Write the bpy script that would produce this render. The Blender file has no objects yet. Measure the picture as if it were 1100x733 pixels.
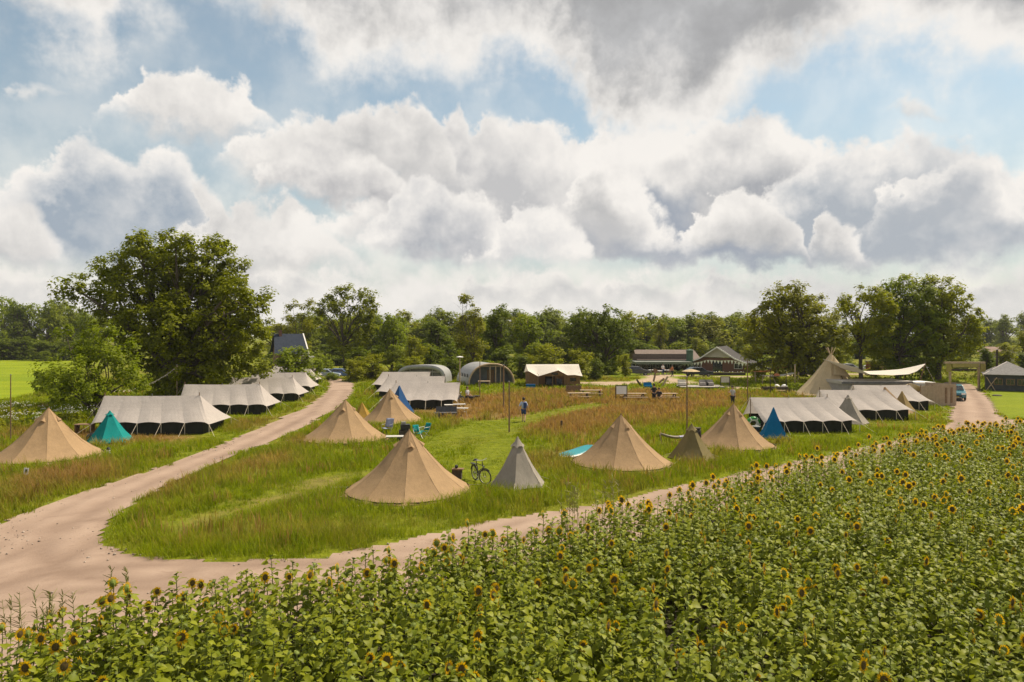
import bpy, math, random
import numpy as np
from mathutils import Vector, Matrix

# ------------------------------------------------------------------ camera
sc = bpy.context.scene
COL = sc.collection
F = 733.33            # focal length in photo pixels (24 mm on 36 mm, 1100 px wide)
H = 6.4               # camera height
HZ = 360.0            # horizon row in the photo
cam_d = bpy.data.cameras.new('camera')
cam = bpy.data.objects.new('camera', cam_d)
COL.objects.link(cam)
cam.location = (0, 0, H)
cam.rotation_euler = (math.radians(90), 0, 0)
cam_d.lens = 24
cam_d.sensor_width = 36
cam_d.shift_y = (HZ - 366.5) / 1100.0
cam_d.clip_start = 0.1
cam_d.clip_end = 20000
sc.camera = cam

def G(px, py, z=0.0):
    """ground (height z) point seen at a photo pixel"""
    Y = F * (H - z) / (py - HZ)
    return ((px - 550) / F * Y, Y)
def PX(px, Y): return (px - 550) / F * Y
def PZ(py, Y): return H + (HZ - py) / F * Y
def YG(py): return F * H / (py - HZ)

# ------------------------------------------------------------------ render settings
sc.view_settings.view_transform = 'Standard'
sc.view_settings.look = 'None'
sc.view_settings.exposure = 0.42
sc.view_settings.gamma = 1.0
cy = sc.cycles
cy.use_denoising = True
try: cy.denoiser = 'OPENIMAGEDENOISE'
except Exception: pass
try: cy.denoising_prefilter = 'ACCURATE'
except Exception: pass
cy.max_bounces = 6
cy.diffuse_bounces = 2
cy.glossy_bounces = 2
cy.transmission_bounces = 3
cy.transparent_max_bounces = 8
cy.volume_bounces = 0
cy.sample_clamp_indirect = 4.0
cy.use_adaptive_sampling = True
cy.adaptive_threshold = 0.02

# ------------------------------------------------------------------ sun
SUN_DIR = Vector((0.50, 0.34, 0.80)).normalized()      # towards the sun: high, to the right and a little behind the scene
SUN_EL = math.asin(SUN_DIR.z)
SUN_AZ = math.atan2(SUN_DIR.x, SUN_DIR.y)
sun_d = bpy.data.lights.new('sun', 'SUN')
sun_d.energy = 4.9
sun_d.angle = math.radians(0.6)
sun_d.color = (1.0, 0.88, 0.69)
sun = bpy.data.objects.new('sun', sun_d)
COL.objects.link(sun)
sun.rotation_euler = (-SUN_DIR).to_track_quat('-Z', 'Y').to_euler()
sun.location = (30, 20, 60)
# ------------------------------------------------------------------ world: Nishita sky with procedural cumulus
def build_world():
    w = bpy.data.worlds.new('World'); sc.world = w; w.use_nodes = True
    nt = w.node_tree; nt.nodes.clear(); N = nt.nodes; L = nt.links
    def val(x):
        return x
    def setin(sock, v):
        if hasattr(v, 'is_output') or isinstance(v, bpy.types.NodeSocket): L.new(v, sock)
        else: sock.default_value = v
    def M(op, a, b=0.0, c=None, clamp=False):
        n = N.new('ShaderNodeMath'); n.operation = op; n.use_clamp = clamp
        setin(n.inputs[0], a); setin(n.inputs[1], b)
        if c is not None: setin(n.inputs[2], c)
        return n.outputs[0]
    def VM(op, a, b=(0, 0, 0)):
        n = N.new('ShaderNodeVectorMath'); n.operation = op
        setin(n.inputs[0], a)
        if op == 'SCALE': setin(n.inputs[3], b)
        else: setin(n.inputs[1], b)
        return n.outputs[0]
    def MR(v, a, b, c=0.0, d=1.0, smooth=True):
        n = N.new('ShaderNodeMapRange'); n.interpolation_type = 'SMOOTHSTEP' if smooth else 'LINEAR'
        n.clamp = True
        setin(n.inputs[0], v)
        for i, q in enumerate((a, b, c, d)): setin(n.inputs[1 + i], q)
        return n.outputs[0]
    def MIX(f, a, b):
        n = N.new('ShaderNodeMix'); n.data_type = 'RGBA'; n.clamp_factor = True
        setin(n.inputs[0], f); setin(n.inputs[6], a); setin(n.inputs[7], b)
        return n.outputs[2]
    def NOISE(vec, scale, detail=4, rough=0.55, color=False, lac=2.0):
        n = N.new('ShaderNodeTexNoise'); n.noise_dimensions = '2D'
        setin(n.inputs['Vector'], vec); n.inputs['Scale'].default_value = scale
        n.inputs['Detail'].default_value = detail; n.inputs['Roughness'].default_value = rough
        n.inputs['Lacunarity'].default_value = lac
        return n.outputs['Color' if color else 'Fac']
    def VOR(vec, scale, detail=3, rough=0.5):
        n = N.new('ShaderNodeTexVoronoi'); n.voronoi_dimensions = '2D'; n.feature = 'F1'
        setin(n.inputs['Vector'], vec); n.inputs['Scale'].default_value = scale
        n.inputs['Detail'].default_value = detail; n.inputs['Roughness'].default_value = rough
        n.normalize = True
        return n.outputs['Distance']
    def CURVE(x, pts, lo, hi):
        """table look-up: pts are (azimuth, value); returns the value"""
        a0, a1 = -0.80, 0.80
        n = N.new('ShaderNodeFloatCurve')
        t = M('DIVIDE', M('SUBTRACT', x, a0), a1 - a0, clamp=True)
        setin(n.inputs['Value'], t)
        c = n.mapping.curves[0]
        P = sorted(((a - a0) / (a1 - a0), (v - lo) / (hi - lo)) for a, v in pts)
        P = [(0.0, float(np.interp(0.0, [p[0] for p in P], [p[1] for p in P])))] + [p for p in P if 0.002 < p[0] < 0.998] + \
            [(1.0, float(np.interp(1.0, [p[0] for p in P], [p[1] for p in P])))]
        while len(c.points) < len(P): c.points.new(0.5, 0.5)
        for q, p in zip(c.points, P):
            q.location = p; q.handle_type = 'AUTO'
        n.mapping.update()
        return M('ADD', M('MULTIPLY', n.outputs[0], hi - lo), lo)
    def AZ(px): return math.atan2(px - 550, F)
    def EL(px, py): return math.atan2(HZ - py, math.hypot(F, px - 550))

    tc = N.new('ShaderNodeTexCoord')
    sep = N.new('ShaderNodeSeparateXYZ'); L.new(tc.outputs['Generated'], sep.inputs[0])
    az = M('ARCTAN2', sep.outputs[0], sep.outputs[1])
    el = M('ARCSINE', sep.outputs[2])
    comb = N.new('ShaderNodeCombineXYZ'); L.new(az, comb.inputs[0]); L.new(el, comb.inputs[1])
    p = comb.outputs[0]
    # warp
    wn = VM('SUBTRACT', NOISE(p, 5.0, 3, 0.55, True), (0.5, 0.5, 0.5))
    wn2 = VM('SUBTRACT', NOISE(p, 17.0, 5, 0.6, True), (0.5, 0.5, 0.5))
    pw = VM('ADD', VM('ADD', p, VM('SCALE', wn, 0.055)), VM('SCALE', wn2, 0.060))
    sp = N.new('ShaderNodeSeparateXYZ'); L.new(pw, sp.inputs[0])
    azw, elw = sp.outputs[0], sp.outputs[1]
    # cauliflower relief, and the same a little way towards the light
    pv = VM('ADD', p, VM('SCALE', wn2, 0.022))
    b0 = M('SUBTRACT', 1.0, VOR(pv, 13.0, 5.0, 0.55))
    b1 = M('SUBTRACT', 1.0, VOR(VM('ADD', pv, (-0.004, 0.014, 0)), 13.0, 4.0, 0.55))
    fb = NOISE(p, 9.0, 6, 0.58)
    fb1 = NOISE(VM('ADD', p, (-0.012, 0.030, 0)), 9.0, 4, 0.58)
    relief = M('ADD', M('MULTIPLY', M('SUBTRACT', b0, b1), 1.5), M('MULTIPLY', M('SUBTRACT', fb, fb1), 2.6))
    fb2 = NOISE(VM('ADD', pv, (7.3, 2.1, 0)), 7.5, 6, 0.62)
    fine = NOISE(p, 34.0, 6, 0.62)
    big = NOISE(VM('ADD', p, (3.1, 1.7, 0)), 4.2, 3, 0.5)

    sky = N.new('ShaderNodeTexSky'); sky.sky_type = 'NISHITA'; sky.sun_disc = False
    sky.sun_elevation = SUN_EL; sky.sun_rotation = SUN_AZ
    sky.air_density = 1.0; sky.dust_density = 1.0; sky.ozone_density = 1.5
    skyc = VM('MULTIPLY', sky.outputs[0], (0.138, 0.146, 0.124))
    # thin veil everywhere, thicker toward the horizon
    veil = M('ADD', MR(el, 0.34, 0.02, 0.38, 0.95), M('MULTIPLY', M('SUBTRACT', fb, 0.5), 0.55))
    veilc = MIX(MR(fb, 0.35, 0.68), (0.60, 0.595, 0.585, 1), (0.86, 0.82, 0.76, 1))
    col = MIX(M('MULTIPLY', veil, 0.85, clamp=True), skyc, veilc)

    def piece(col, top, bot, lo_c=(0.50, 0.51, 0.54), hi_c=(0.92, 0.86, 0.79), grad=70, puff=0.030, soft=0.020, bsoft=0.05, relk=0.40, var=0.9, base=0.0, opac=1.0):
        """one cumulus: crisp lit top edge, smooth fall-off to a grey base that melts away"""
        xs0, xs1 = top[0][0], top[-1][0]
        def ends(pts, dy):
            return [(xs0 - 260, pts[0][1] + dy), (xs0 - 90, pts[0][1] + dy * 0.6), (xs0 - 30, pts[0][1] + dy * 0.22)] + pts + [(xs1 + 30, pts[-1][1] + dy * 0.22), (xs1 + 90, pts[-1][1] + dy * 0.6), (xs1 + 260, pts[-1][1] + dy)]
        T = CURVE(azw, [(AZ(x), EL(x, y)) for x, y in ends(top, 120)], -0.15, 0.7)
        B = CURVE(azw, [(AZ(x), EL(x, y)) for x, y in ends(bot, 0)], -0.15, 0.7)
        det = M('ADD', M('MULTIPLY', M('SUBTRACT', b0, 0.66), puff * 1.5), M('MULTIPLY', M('SUBTRACT', fine, 0.5), puff * 1.3))
        dt = M('ADD', M('SUBTRACT', T, elw), det)
        db = M('ADD', M('SUBTRACT', elw, B), M('MULTIPLY', M('SUBTRACT', fb, 0.5), bsoft))
        a = M('MULTIPLY', MR(dt, 0.0, soft), MR(db, -bsoft * 0.5, bsoft * 0.5))
        g = grad / F
        s = M('SUBTRACT', 1.0 - base, MR(M('ADD', dt, M('MULTIPLY', M('SUBTRACT', big, 0.5), var * g)), 0.0, g, 0.0, 1.0))
        s = M('ADD', s, M('MULTIPLY', relief, relk))
        s = M('ADD', s, M('MULTIPLY', M('SUBTRACT', fb2, 0.5), 0.75))
        c = MIX(MR(s, 0.0, 1.0, 0.0, 1.0, False), lo_c + (1,), hi_c + (1,))
        if opac < 1.0: a = M('MULTIPLY', a, opac)
        return MIX(a, col, c)
    def deck(col, bot, lo_c, hi_c, puff, soft, k0, k1):
        B = CURVE(azw, [(AZ(x), EL(x, y)) for x, y in bot], -0.15, 0.7)
        d = M('ADD', M('SUBTRACT', elw, B), M('MULTIPLY', M('SUBTRACT', fb, 0.5), puff))
        d = M('ADD', d, M('MULTIPLY', M('SUBTRACT', fine, 0.5), puff * 0.25))
        a = MR(d, 0.0, soft)
        s = M('ADD', MR(d, k1, 0.02), M('ADD', M('MULTIPLY', M('SUBTRACT', big, 0.5), 1.7), M('MULTIPLY', relief, 0.25)))
        s = M('ADD', M('ADD', s, k0), M('MULTIPLY', M('SUBTRACT', fb2, 0.5), 1.5))
        s = M('SUBTRACT', s, M('MULTIPLY', MR(az, 0.02, 0.42), MR(el, 0.30, 0.44, 0.0, 0.30)))
        return MIX(a, col, MIX(MR(s, 0.0, 1.0), MIX(MR(fb2, 0.3, 0.72), lo_c + (1,), tuple(q * 1.35 for q in lo_c) + (1,)), hi_c + (1,)))

    GRY = (0.41, 0.42, 0.445); BLU = (0.37, 0.43, 0.50); PAL = (0.52, 0.515, 0.515); W2 = (0.94, 0.90, 0.85); W3 = (0.88, 0.845, 0.80)
    # hazy low bank
    col = piece(col, [(-400, 300), (0, 285), (120, 292), (260, 262), (420, 285), (560, 282), (700, 292), (860, 284), (1000, 288), (1500, 282)],
                [(-400, 380), (1500, 380)], (0.68, 0.67, 0.65), W3, 120, 0.05, 0.05, 0.05, 0.8, 1.6, 0.0)
    for top, bot in (([(500, 305), (530, 290), (560, 296), (590, 286), (620, 300), (640, 312)], [(500, 322), (640, 325)]), ([(655, 305), (690, 290), (720, 300), (735, 312)], [(655, 322), (735, 322)]),
                     ([(760, 300), (800, 290), (850, 298), (890, 310)], [(760, 318), (890, 322)]), ([(260, 292), (300, 280), (345, 288), (372, 300)], [(260, 310), (372, 312)]), ([(-60, 300), (0, 294), (40, 300), (80, 312)], [(-60, 322), (80, 322)]), ([(940, 302), (1000, 292), (1060, 300), (1100, 306), (1160, 300)], [(940, 322), (1160, 325)])):
        col = piece(col, top, bot, (0.56, 0.56, 0.56), (0.92, 0.875, 0.82), 30, 0.030, 0.020, 0.03, 0.6, 1.0, 0.0, 0.75)
    # left cumulus
    col = piece(col, [(-160, 170), (0, 188), (25, 182), (50, 172), (72, 142), (92, 134), (118, 154), (130, 160), (150, 156), (176, 152), (200, 176), (222, 202), (238, 230)],
                [(-160, 282), (0, 282), (150, 282), (238, 270)], BLU, W2, 85, 0.034, 0.022, 0.035)
    col = piece(col, [(-160, 235), (-20, 205), (20, 200), (52, 222), (75, 262)], [(-160, 285), (80, 285)], PAL, W2, 90, 0.04, 0.04, 0.03)
    col = piece(col, [(205, 222), (222, 196), (238, 216), (252, 204), (268, 206), (290, 214), (310, 210), (340, 232), (372, 262), (385, 275)], [(200, 284), (400, 288)], PAL, W3, 80, 0.034, 0.022, 0.03)
    # right cumulus with the deep blue-grey shade
    col = piece(col, [(600, 160), (640, 130), (700, 135), (745, 135), (790, 116), (830, 112), (856, 128), (880, 152), (905, 180)],
                [(600, 270), (680, 272), (760, 278), (905, 280)], GRY, W2, 135, 0.034, 0.022, 0.03)
    col = piece(col, [(868, 172), (890, 152), (925, 156), (960, 144), (995, 141), (1030, 156), (1060, 164), (1085, 186), (1130, 180), (1300, 150)],
                [(870, 278), (1000, 282), (1100, 280), (1300, 290)], (0.44, 0.475, 0.52), W2, 80, 0.034, 0.022, 0.03)
    col = piece(col, [(612, 200), (640, 172), (690, 182), (740, 210), (800, 240), (870, 255)], [(620, 262), (680, 274), (780, 280), (880, 278)], (0.33, 0.37, 0.44), (0.42, 0.45, 0.50), 60, 0.03, 0.05, 0.03, 0.2)
    col = piece(col, [(745, 235), (765, 214), (800, 218), (836, 226), (858, 252), (868, 268)], [(740, 258), (800, 266), (870, 272)], PAL, W2, 75, 0.026, 0.012, 0.03)
    col = piece(col, [(872, 250), (884, 230), (905, 236), (925, 250), (938, 268)], [(870, 266), (940, 272)], PAL, W2, 55, 0.026, 0.014, 0.04)
    col = piece(col, [(960, 205), (985, 188), (1010, 182), (1035, 170), (1060, 185), (1080, 215)], [(960, 232), (1090, 245)], (0.50, 0.52, 0.55), W2, 50, 0.026, 0.012, 0.05)
    # middle cumulus
    col = piece(col, [(470, 140), (488, 110), (497, 108), (508, 132), (530, 114), (548, 128), (580, 132), (610, 142), (650, 150), (690, 190), (700, 215)],
                [(470, 260), (560, 262), (700, 262)], (0.56, 0.555, 0.56), W2, 100, 0.034, 0.022, 0.05)
    col = piece(col, [(600, 205), (625, 165), (650, 160), (672, 185), (690, 215)], [(600, 225), (700, 235)], PAL, W2, 60, 0.034, 0.022, 0.05)
    col = piece(col, [(236, 170), (262, 148), (290, 132), (320, 124), (350, 124), (385, 114), (415, 106), (440, 103), (462, 118), (478, 142), (486, 165)],
                [(236, 172), (300, 196), (380, 200), (490, 190)], PAL, W2, 105, 0.034, 0.022, 0.05)
    col = piece(col, [(282, 190), (300, 162), (340, 150), (385, 165), (420, 180), (436, 205)], [(285, 204), (350, 216), (400, 224), (436, 218)], (0.42, 0.42, 0.44), W2, 80, 0.030, 0.020, 0.025)
    col = piece(col, [(405, 240), (425, 205), (455, 190), (490, 196), (525, 208), (550, 232), (572, 262)], [(410, 268), (470, 276), (520, 280), (572, 276)], (0.45, 0.465, 0.50), W2, 92, 0.034, 0.022, 0.03)
    col = piece(col, [(540, 240), (560, 212), (585, 212), (612, 228), (632, 252), (640, 270)], [(540, 276), (600, 278), (645, 272)], (0.52, 0.53, 0.555), W2, 85, 0.034, 0.022, 0.03)
    # small clouds on their own
    col = piece(col, [(103, 122), (122, 100), (140, 78), (165, 68), (195, 66), (225, 74), (250, 88), (272, 96), (285, 118)],
                [(103, 118), (150, 126), (200, 142), (250, 148), (285, 136)], PAL, W2, 85, 0.026, 0.014, 0.035)
    col = piece(col, [(16, 92), (30, 84), (46, 92)], [(16, 100), (46, 102)], PAL, W3, 30, 0.02, 0.02, 0.02, opac=0.8)
    col = piece(col, [(965, 104), (985, 98), (1010, 108), (1028, 122)], [(965, 108), (1000, 120), (1028, 128)], PAL, W3, 40, 0.02, 0.02, 0.02, opac=0.8)
    # high grey deck reaching over the camera
    col = deck(col, [(-400, 40), (-100, 40), (0, 50), (50, 82), (90, 98), (118, 76), (140, 44), (185, 30), (250, 28), (300, 52), (350, 92), (400, 104), (450, 92), (500, 100), (560, 96), (600, 126),
                 (650, 176), (710, 196), (765, 176), (800, 138), (840, 104), (875, 84), (930, 78), (980, 86), (1020, 104), (1100, 112), (1200, 110), (1500, 80)],
                (0.39, 0.39, 0.395), (0.92, 0.885, 0.84), 0.12, 0.075, -0.02, 0.19)
    bg = N.new('ShaderNodeBackground'); L.new(col, bg.inputs[0]); bg.inputs[1].default_value = 0.745
    out = N.new('ShaderNodeOutputWorld'); L.new(bg.outputs[0], out.inputs[0])
    try:
        w.cycles.sampling_method = 'MANUAL'; w.cycles.sample_map_resolution = 256
    except Exception: pass
build_world()
# ------------------------------------------------------------------ helpers
rng = np.random.default_rng(7)
random.seed(7)
V = Vector

def link(o, parent=None):
    COL.objects.link(o)
    if parent is not None: o.parent = parent
    return o
def tag(o, label=None, cat=None, group=None, kind=None):
    if label: o['label'] = label
    if cat: o['category'] = cat
    if group: o['group'] = group
    if kind: o['kind'] = kind
    return o
def thing(name, label, cat, loc=(0, 0, 0), rz=0.0, group=None):
    o = bpy.data.objects.new(name, None)
    o.empty_display_size = 0.3
    link(o); o.location = loc; o.rotation_euler = (0, 0, rz)
    return tag(o, label, cat, group)
def copy_tree(o, parent=None):
    c = o.copy(); COL.objects.link(c); c.parent = parent
    for ch in list(o.children): copy_tree(ch, c)
    return c
def relabel(o, label, group=None):
    o['label'] = label
    if group: o['group'] = group
    return o

class MB:
    """collects shapes, then becomes ONE mesh object"""
    def __init__(s): s.v = []; s.f = []; s.m = []
    def add(s, vs, fs, mi=0):
        b = len(s.v); s.v += [tuple(p) for p in vs]
        for f in fs: s.f.append(tuple(i + b for i in f)); s.m.append(mi)
        return s
    def box(s, c, d, rz=0.0, mi=0, tilt=None):
        x, y, z = d[0] / 2, d[1] / 2, d[2] / 2
        P = [V((a, b, e)) for e in (-z, z) for a, b in ((-x, -y), (x, -y), (x, y), (-x, y))]
        R = Matrix.Rotation(rz, 3, 'Z')
        if tilt is not None: R = R @ tilt
        P = [R @ p + V(c) for p in P]
        return s.add(P, [(0, 3, 2, 1), (4, 5, 6, 7), (0, 1, 5, 4), (1, 2, 6, 5), (2, 3, 7, 6), (3, 0, 4, 7)], mi)
    def bar(s, a, b, w, h=None, mi=0):
        """square bar from a to b"""
        return s.tube([a, b], w / 2 * 1.414, n=4, mi=mi)
    def tube(s, pts, r, n=6, mi=0, cap=True):
        pts = [V(p) for p in pts]
        rs = list(r) if hasattr(r, '__len__') else [r] * len(pts)
        rings = []; up = None
        for i, p in enumerate(pts):
            t = (pts[min(i + 1, len(pts) - 1)] - pts[max(i - 1, 0)])
            if t.length < 1e-9: t = V((0, 0, 1))
            t.normalize()
            if up is None:
                ref = V((0, 0, 1)) if abs(t.z) < 0.9 else V((1, 0, 0))
                up = t.cross(ref).normalized()
            up = (up - t * up.dot(t)).normalized(); w = t.cross(up)
            rings.append([p + (up * math.cos(2 * math.pi * k / n + math.pi / n) + w * math.sin(2 * math.pi * k / n + math.pi / n)) * rs[i] for k in range(n)])
        vs = [q for R in rings for q in R]; fs = []
        for i in range(len(pts) - 1):
            for k in range(n):
                k2 = (k + 1) % n
                fs.append((i * n + k, i * n + k2, (i + 1) * n + k2, (i + 1) * n + k))
        if cap:
            fs.append(tuple(range(n))[::-1]); e = (len(pts) - 1) * n
            fs.append(tuple(e + k for k in range(n)))
        return s.add(vs, fs, mi)
    def lathe(s, prof, n=16, c=(0, 0, 0), mi=0):
        vs = []; fs = []
        for r, z in prof:
            for k in range(n):
                a = 2 * math.pi * k / n
                vs.append((c[0] + r * math.cos(a), c[1] + r * math.sin(a), c[2] + z))
        for i in range(len(prof) - 1):
            for k in range(n):
                k2 = (k + 1) % n
                fs.append((i * n + k, i * n + k2, (i + 1) * n + k2, (i + 1) * n + k))
        return s.add(vs, fs, mi)
    def torus(s, R, r, n=20, m=6, M_=None, mi=0):
        vs = []; fs = []
        for i in range(n):
            a = 2 * math.pi * i / n
            for k in range(m):
                b = 2 * math.pi * k / m
                p = V(((R + r * math.cos(b)) * math.cos(a), r * math.sin(b), (R + r * math.cos(b)) * math.sin(a)))
                vs.append(M_ @ p if M_ else p)
        for i in range(n):
            for k in range(m):
                fs.append((i * m + k, i * m + (k + 1) % m, ((i + 1) % n) * m + (k + 1) % m, ((i + 1) % n) * m + k))
        return s.add(vs, fs, mi)
    def ball(s, c, r, n=10, m=7, mi=0):
        rx, ry, rz = r if hasattr(r, '__len__') else (r, r, r)
        vs = []; fs = []
        for i in range(m + 1):
            t = math.pi * i / m
            for k in range(n):
                a = 2 * math.pi * k / n
                vs.append((c[0] + rx * math.sin(t) * math.cos(a), c[1] + ry * math.sin(t) * math.sin(a), c[2] + rz * math.cos(t)))
        for i in range(m):
            for k in range(n):
                fs.append((i * n + k, (i + 1) * n + k, (i + 1) * n + (k + 1) % n, i * n + (k + 1) % n))
        return s.add(vs, fs, mi)
    def grid(s, fn, nu, nv, mi=0, closed=False):
        """fn(u, v) -> point, u,v in 0..1"""
        vs = [fn(i / nu, j / nv) for i in range(nu + (0 if closed else 1)) for j in range(nv + 1)]
        fs = []; W = nv + 1; n = nu if closed else nu + 1
        for i in range(nu):
            for j in range(nv):
                a = i * W + j; b = ((i + 1) % n) * W + j
                fs.append((a, b, b + 1, a + 1))
        return s.add(vs, fs, mi)
    def prism(s, poly, y0, y1, mi=0, axis='y'):
        """poly: outline in (x, z); extruded along y"""
        n = len(poly)
        if axis == 'y': vs = [(x, y0, z) for x, z in poly] + [(x, y1, z) for x, z in poly]
        elif axis == 'x': vs = [(y0, x, z) for x, z in poly] + [(y1, x, z) for x, z in poly]
        else: vs = [(x, z, y0) for x, z in poly] + [(x, z, y1) for x, z in poly]
        fs = [tuple(range(n)), tuple(range(2 * n - 1, n - 1, -1))]
        for k in range(n): fs.append((k, k + n, (k + 1) % n + n, (k + 1) % n))
        return s.add(vs, fs, mi)
    def build(s, name, mats, parent=None, smooth=False, solid=0.0, fix=True):
        me = bpy.data.meshes.new(name)
        me.from_pydata([tuple(p) for p in s.v], [], s.f)
        if not isinstance(mats, (list, tuple)): mats = [mats]
        for m in mats: me.materials.append(m)
        if len(mats) > 1: me.polygons.foreach_set('material_index', s.m)
        if smooth: me.polygons.foreach_set('use_smooth', [True] * len(me.polygons))
        me.update()
        o = bpy.data.objects.new(name, me); link(o, parent)
        if fix and not solid:
            import bmesh
            bm = bmesh.new(); bm.from_mesh(me); bmesh.ops.recalc_face_normals(bm, faces=bm.faces); bm.to_mesh(me); bm.free()
        if solid:
            md = o.modifiers.new('thickness', 'SOLIDIFY'); md.thickness = solid; md.offset = 0
        return o

def mesh_np(name, verts, faces, mats, mat_idx=None, parent=None, attrs=None, smooth=False):
    """verts (N,3), faces (M,3|4) -> one mesh object"""
    me = bpy.data.meshes.new(name)
    verts = np.asarray(verts, np.float32); faces = np.asarray(faces, np.int32); k = faces.shape[1]
    me.vertices.add(len(verts)); me.vertices.foreach_set('co', verts.ravel())
    me.loops.add(faces.size); me.loops.foreach_set('vertex_index', faces.ravel())
    me.polygons.add(len(faces))
    me.polygons.foreach_set('loop_start', np.arange(0, faces.size, k, dtype=np.int32))
    me.polygons.foreach_set('loop_total', np.full(len(faces), k, np.int32))
    if not isinstance(mats, (list, tuple)): mats = [mats]
    for m in mats: me.materials.append(m)
    if mat_idx is not None: me.polygons.foreach_set('material_index', np.asarray(mat_idx, np.int32))
    if smooth: me.polygons.foreach_set('use_smooth', np.ones(len(faces), bool))
    for an, (dom, arr) in (attrs or {}).items():
        a = me.attributes.new(an, 'FLOAT', dom); a.data.foreach_set('value', np.asarray(arr, np.float32))
    me.update(calc_edges=True); me.validate()
    o = bpy.data.objects.new(name, me)
    return link(o, parent)

def vnoise(x, y, seed=0):
    """smooth value noise on numpy arrays, 0..1"""
    x = np.asarray(x, float); y = np.asarray(y, float)
    xi = np.floor(x).astype(np.int64); yi = np.floor(y).astype(np.int64)
    fx = x - xi; fy = y - yi; fx = fx * fx * (3 - 2 * fx); fy = fy * fy * (3 - 2 * fy)
    def h(a, b):
        n = (a * 374761393 + b * 668265263 + seed * 1274126177) & 0xffffffff
        n = ((n ^ (n >> 13)) * 1274126177) & 0xffffffff
        return ((n ^ (n >> 16)) & 0xffff) / 65535.0
    return (h(xi, yi) * (1 - fx) + h(xi + 1, yi) * fx) * (1 - fy) + (h(xi, yi + 1) * (1 - fx) + h(xi + 1, yi + 1) * fx) * fy
def fbm(x, y, seed=0, o=4):
    t = 0; a = 0.5; s = 0
    for i in range(o):
        t = t + a * vnoise(x * 2 ** i, y * 2 ** i, seed + i * 17); s += a; a *= 0.5
    return t / s
def inside(poly, x, y):
    x = np.asarray(x); y = np.asarray(y); r = np.zeros(x.shape, bool); n = len(poly)
    for i in range(n):
        x0, y0 = poly[i]; x1, y1 = poly[(i + 1) % n]
        if y0 == y1: continue
        c = ((y0 > y) != (y1 > y)) & (x < (x1 - x0) * (y - y0) / (y1 - y0) + x0)
        r ^= c
    return r
def dist_poly(poly, x, y, closed=True):
    x = np.asarray(x, float); y = np.asarray(y, float); d = np.full(x.shape, 1e9); n = len(poly)
    for i in range(n if closed else n - 1):
        ax, ay = poly[i]; bx, by = poly[(i + 1) % n]
        ux, uy = bx - ax, by - ay; l = ux * ux + uy * uy + 1e-9
        t = np.clip(((x - ax) * ux + (y - ay) * uy) / l, 0, 1)
        d = np.minimum(d, np.hypot(x - ax - t * ux, y - ay - t * uy))
    return d

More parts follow.
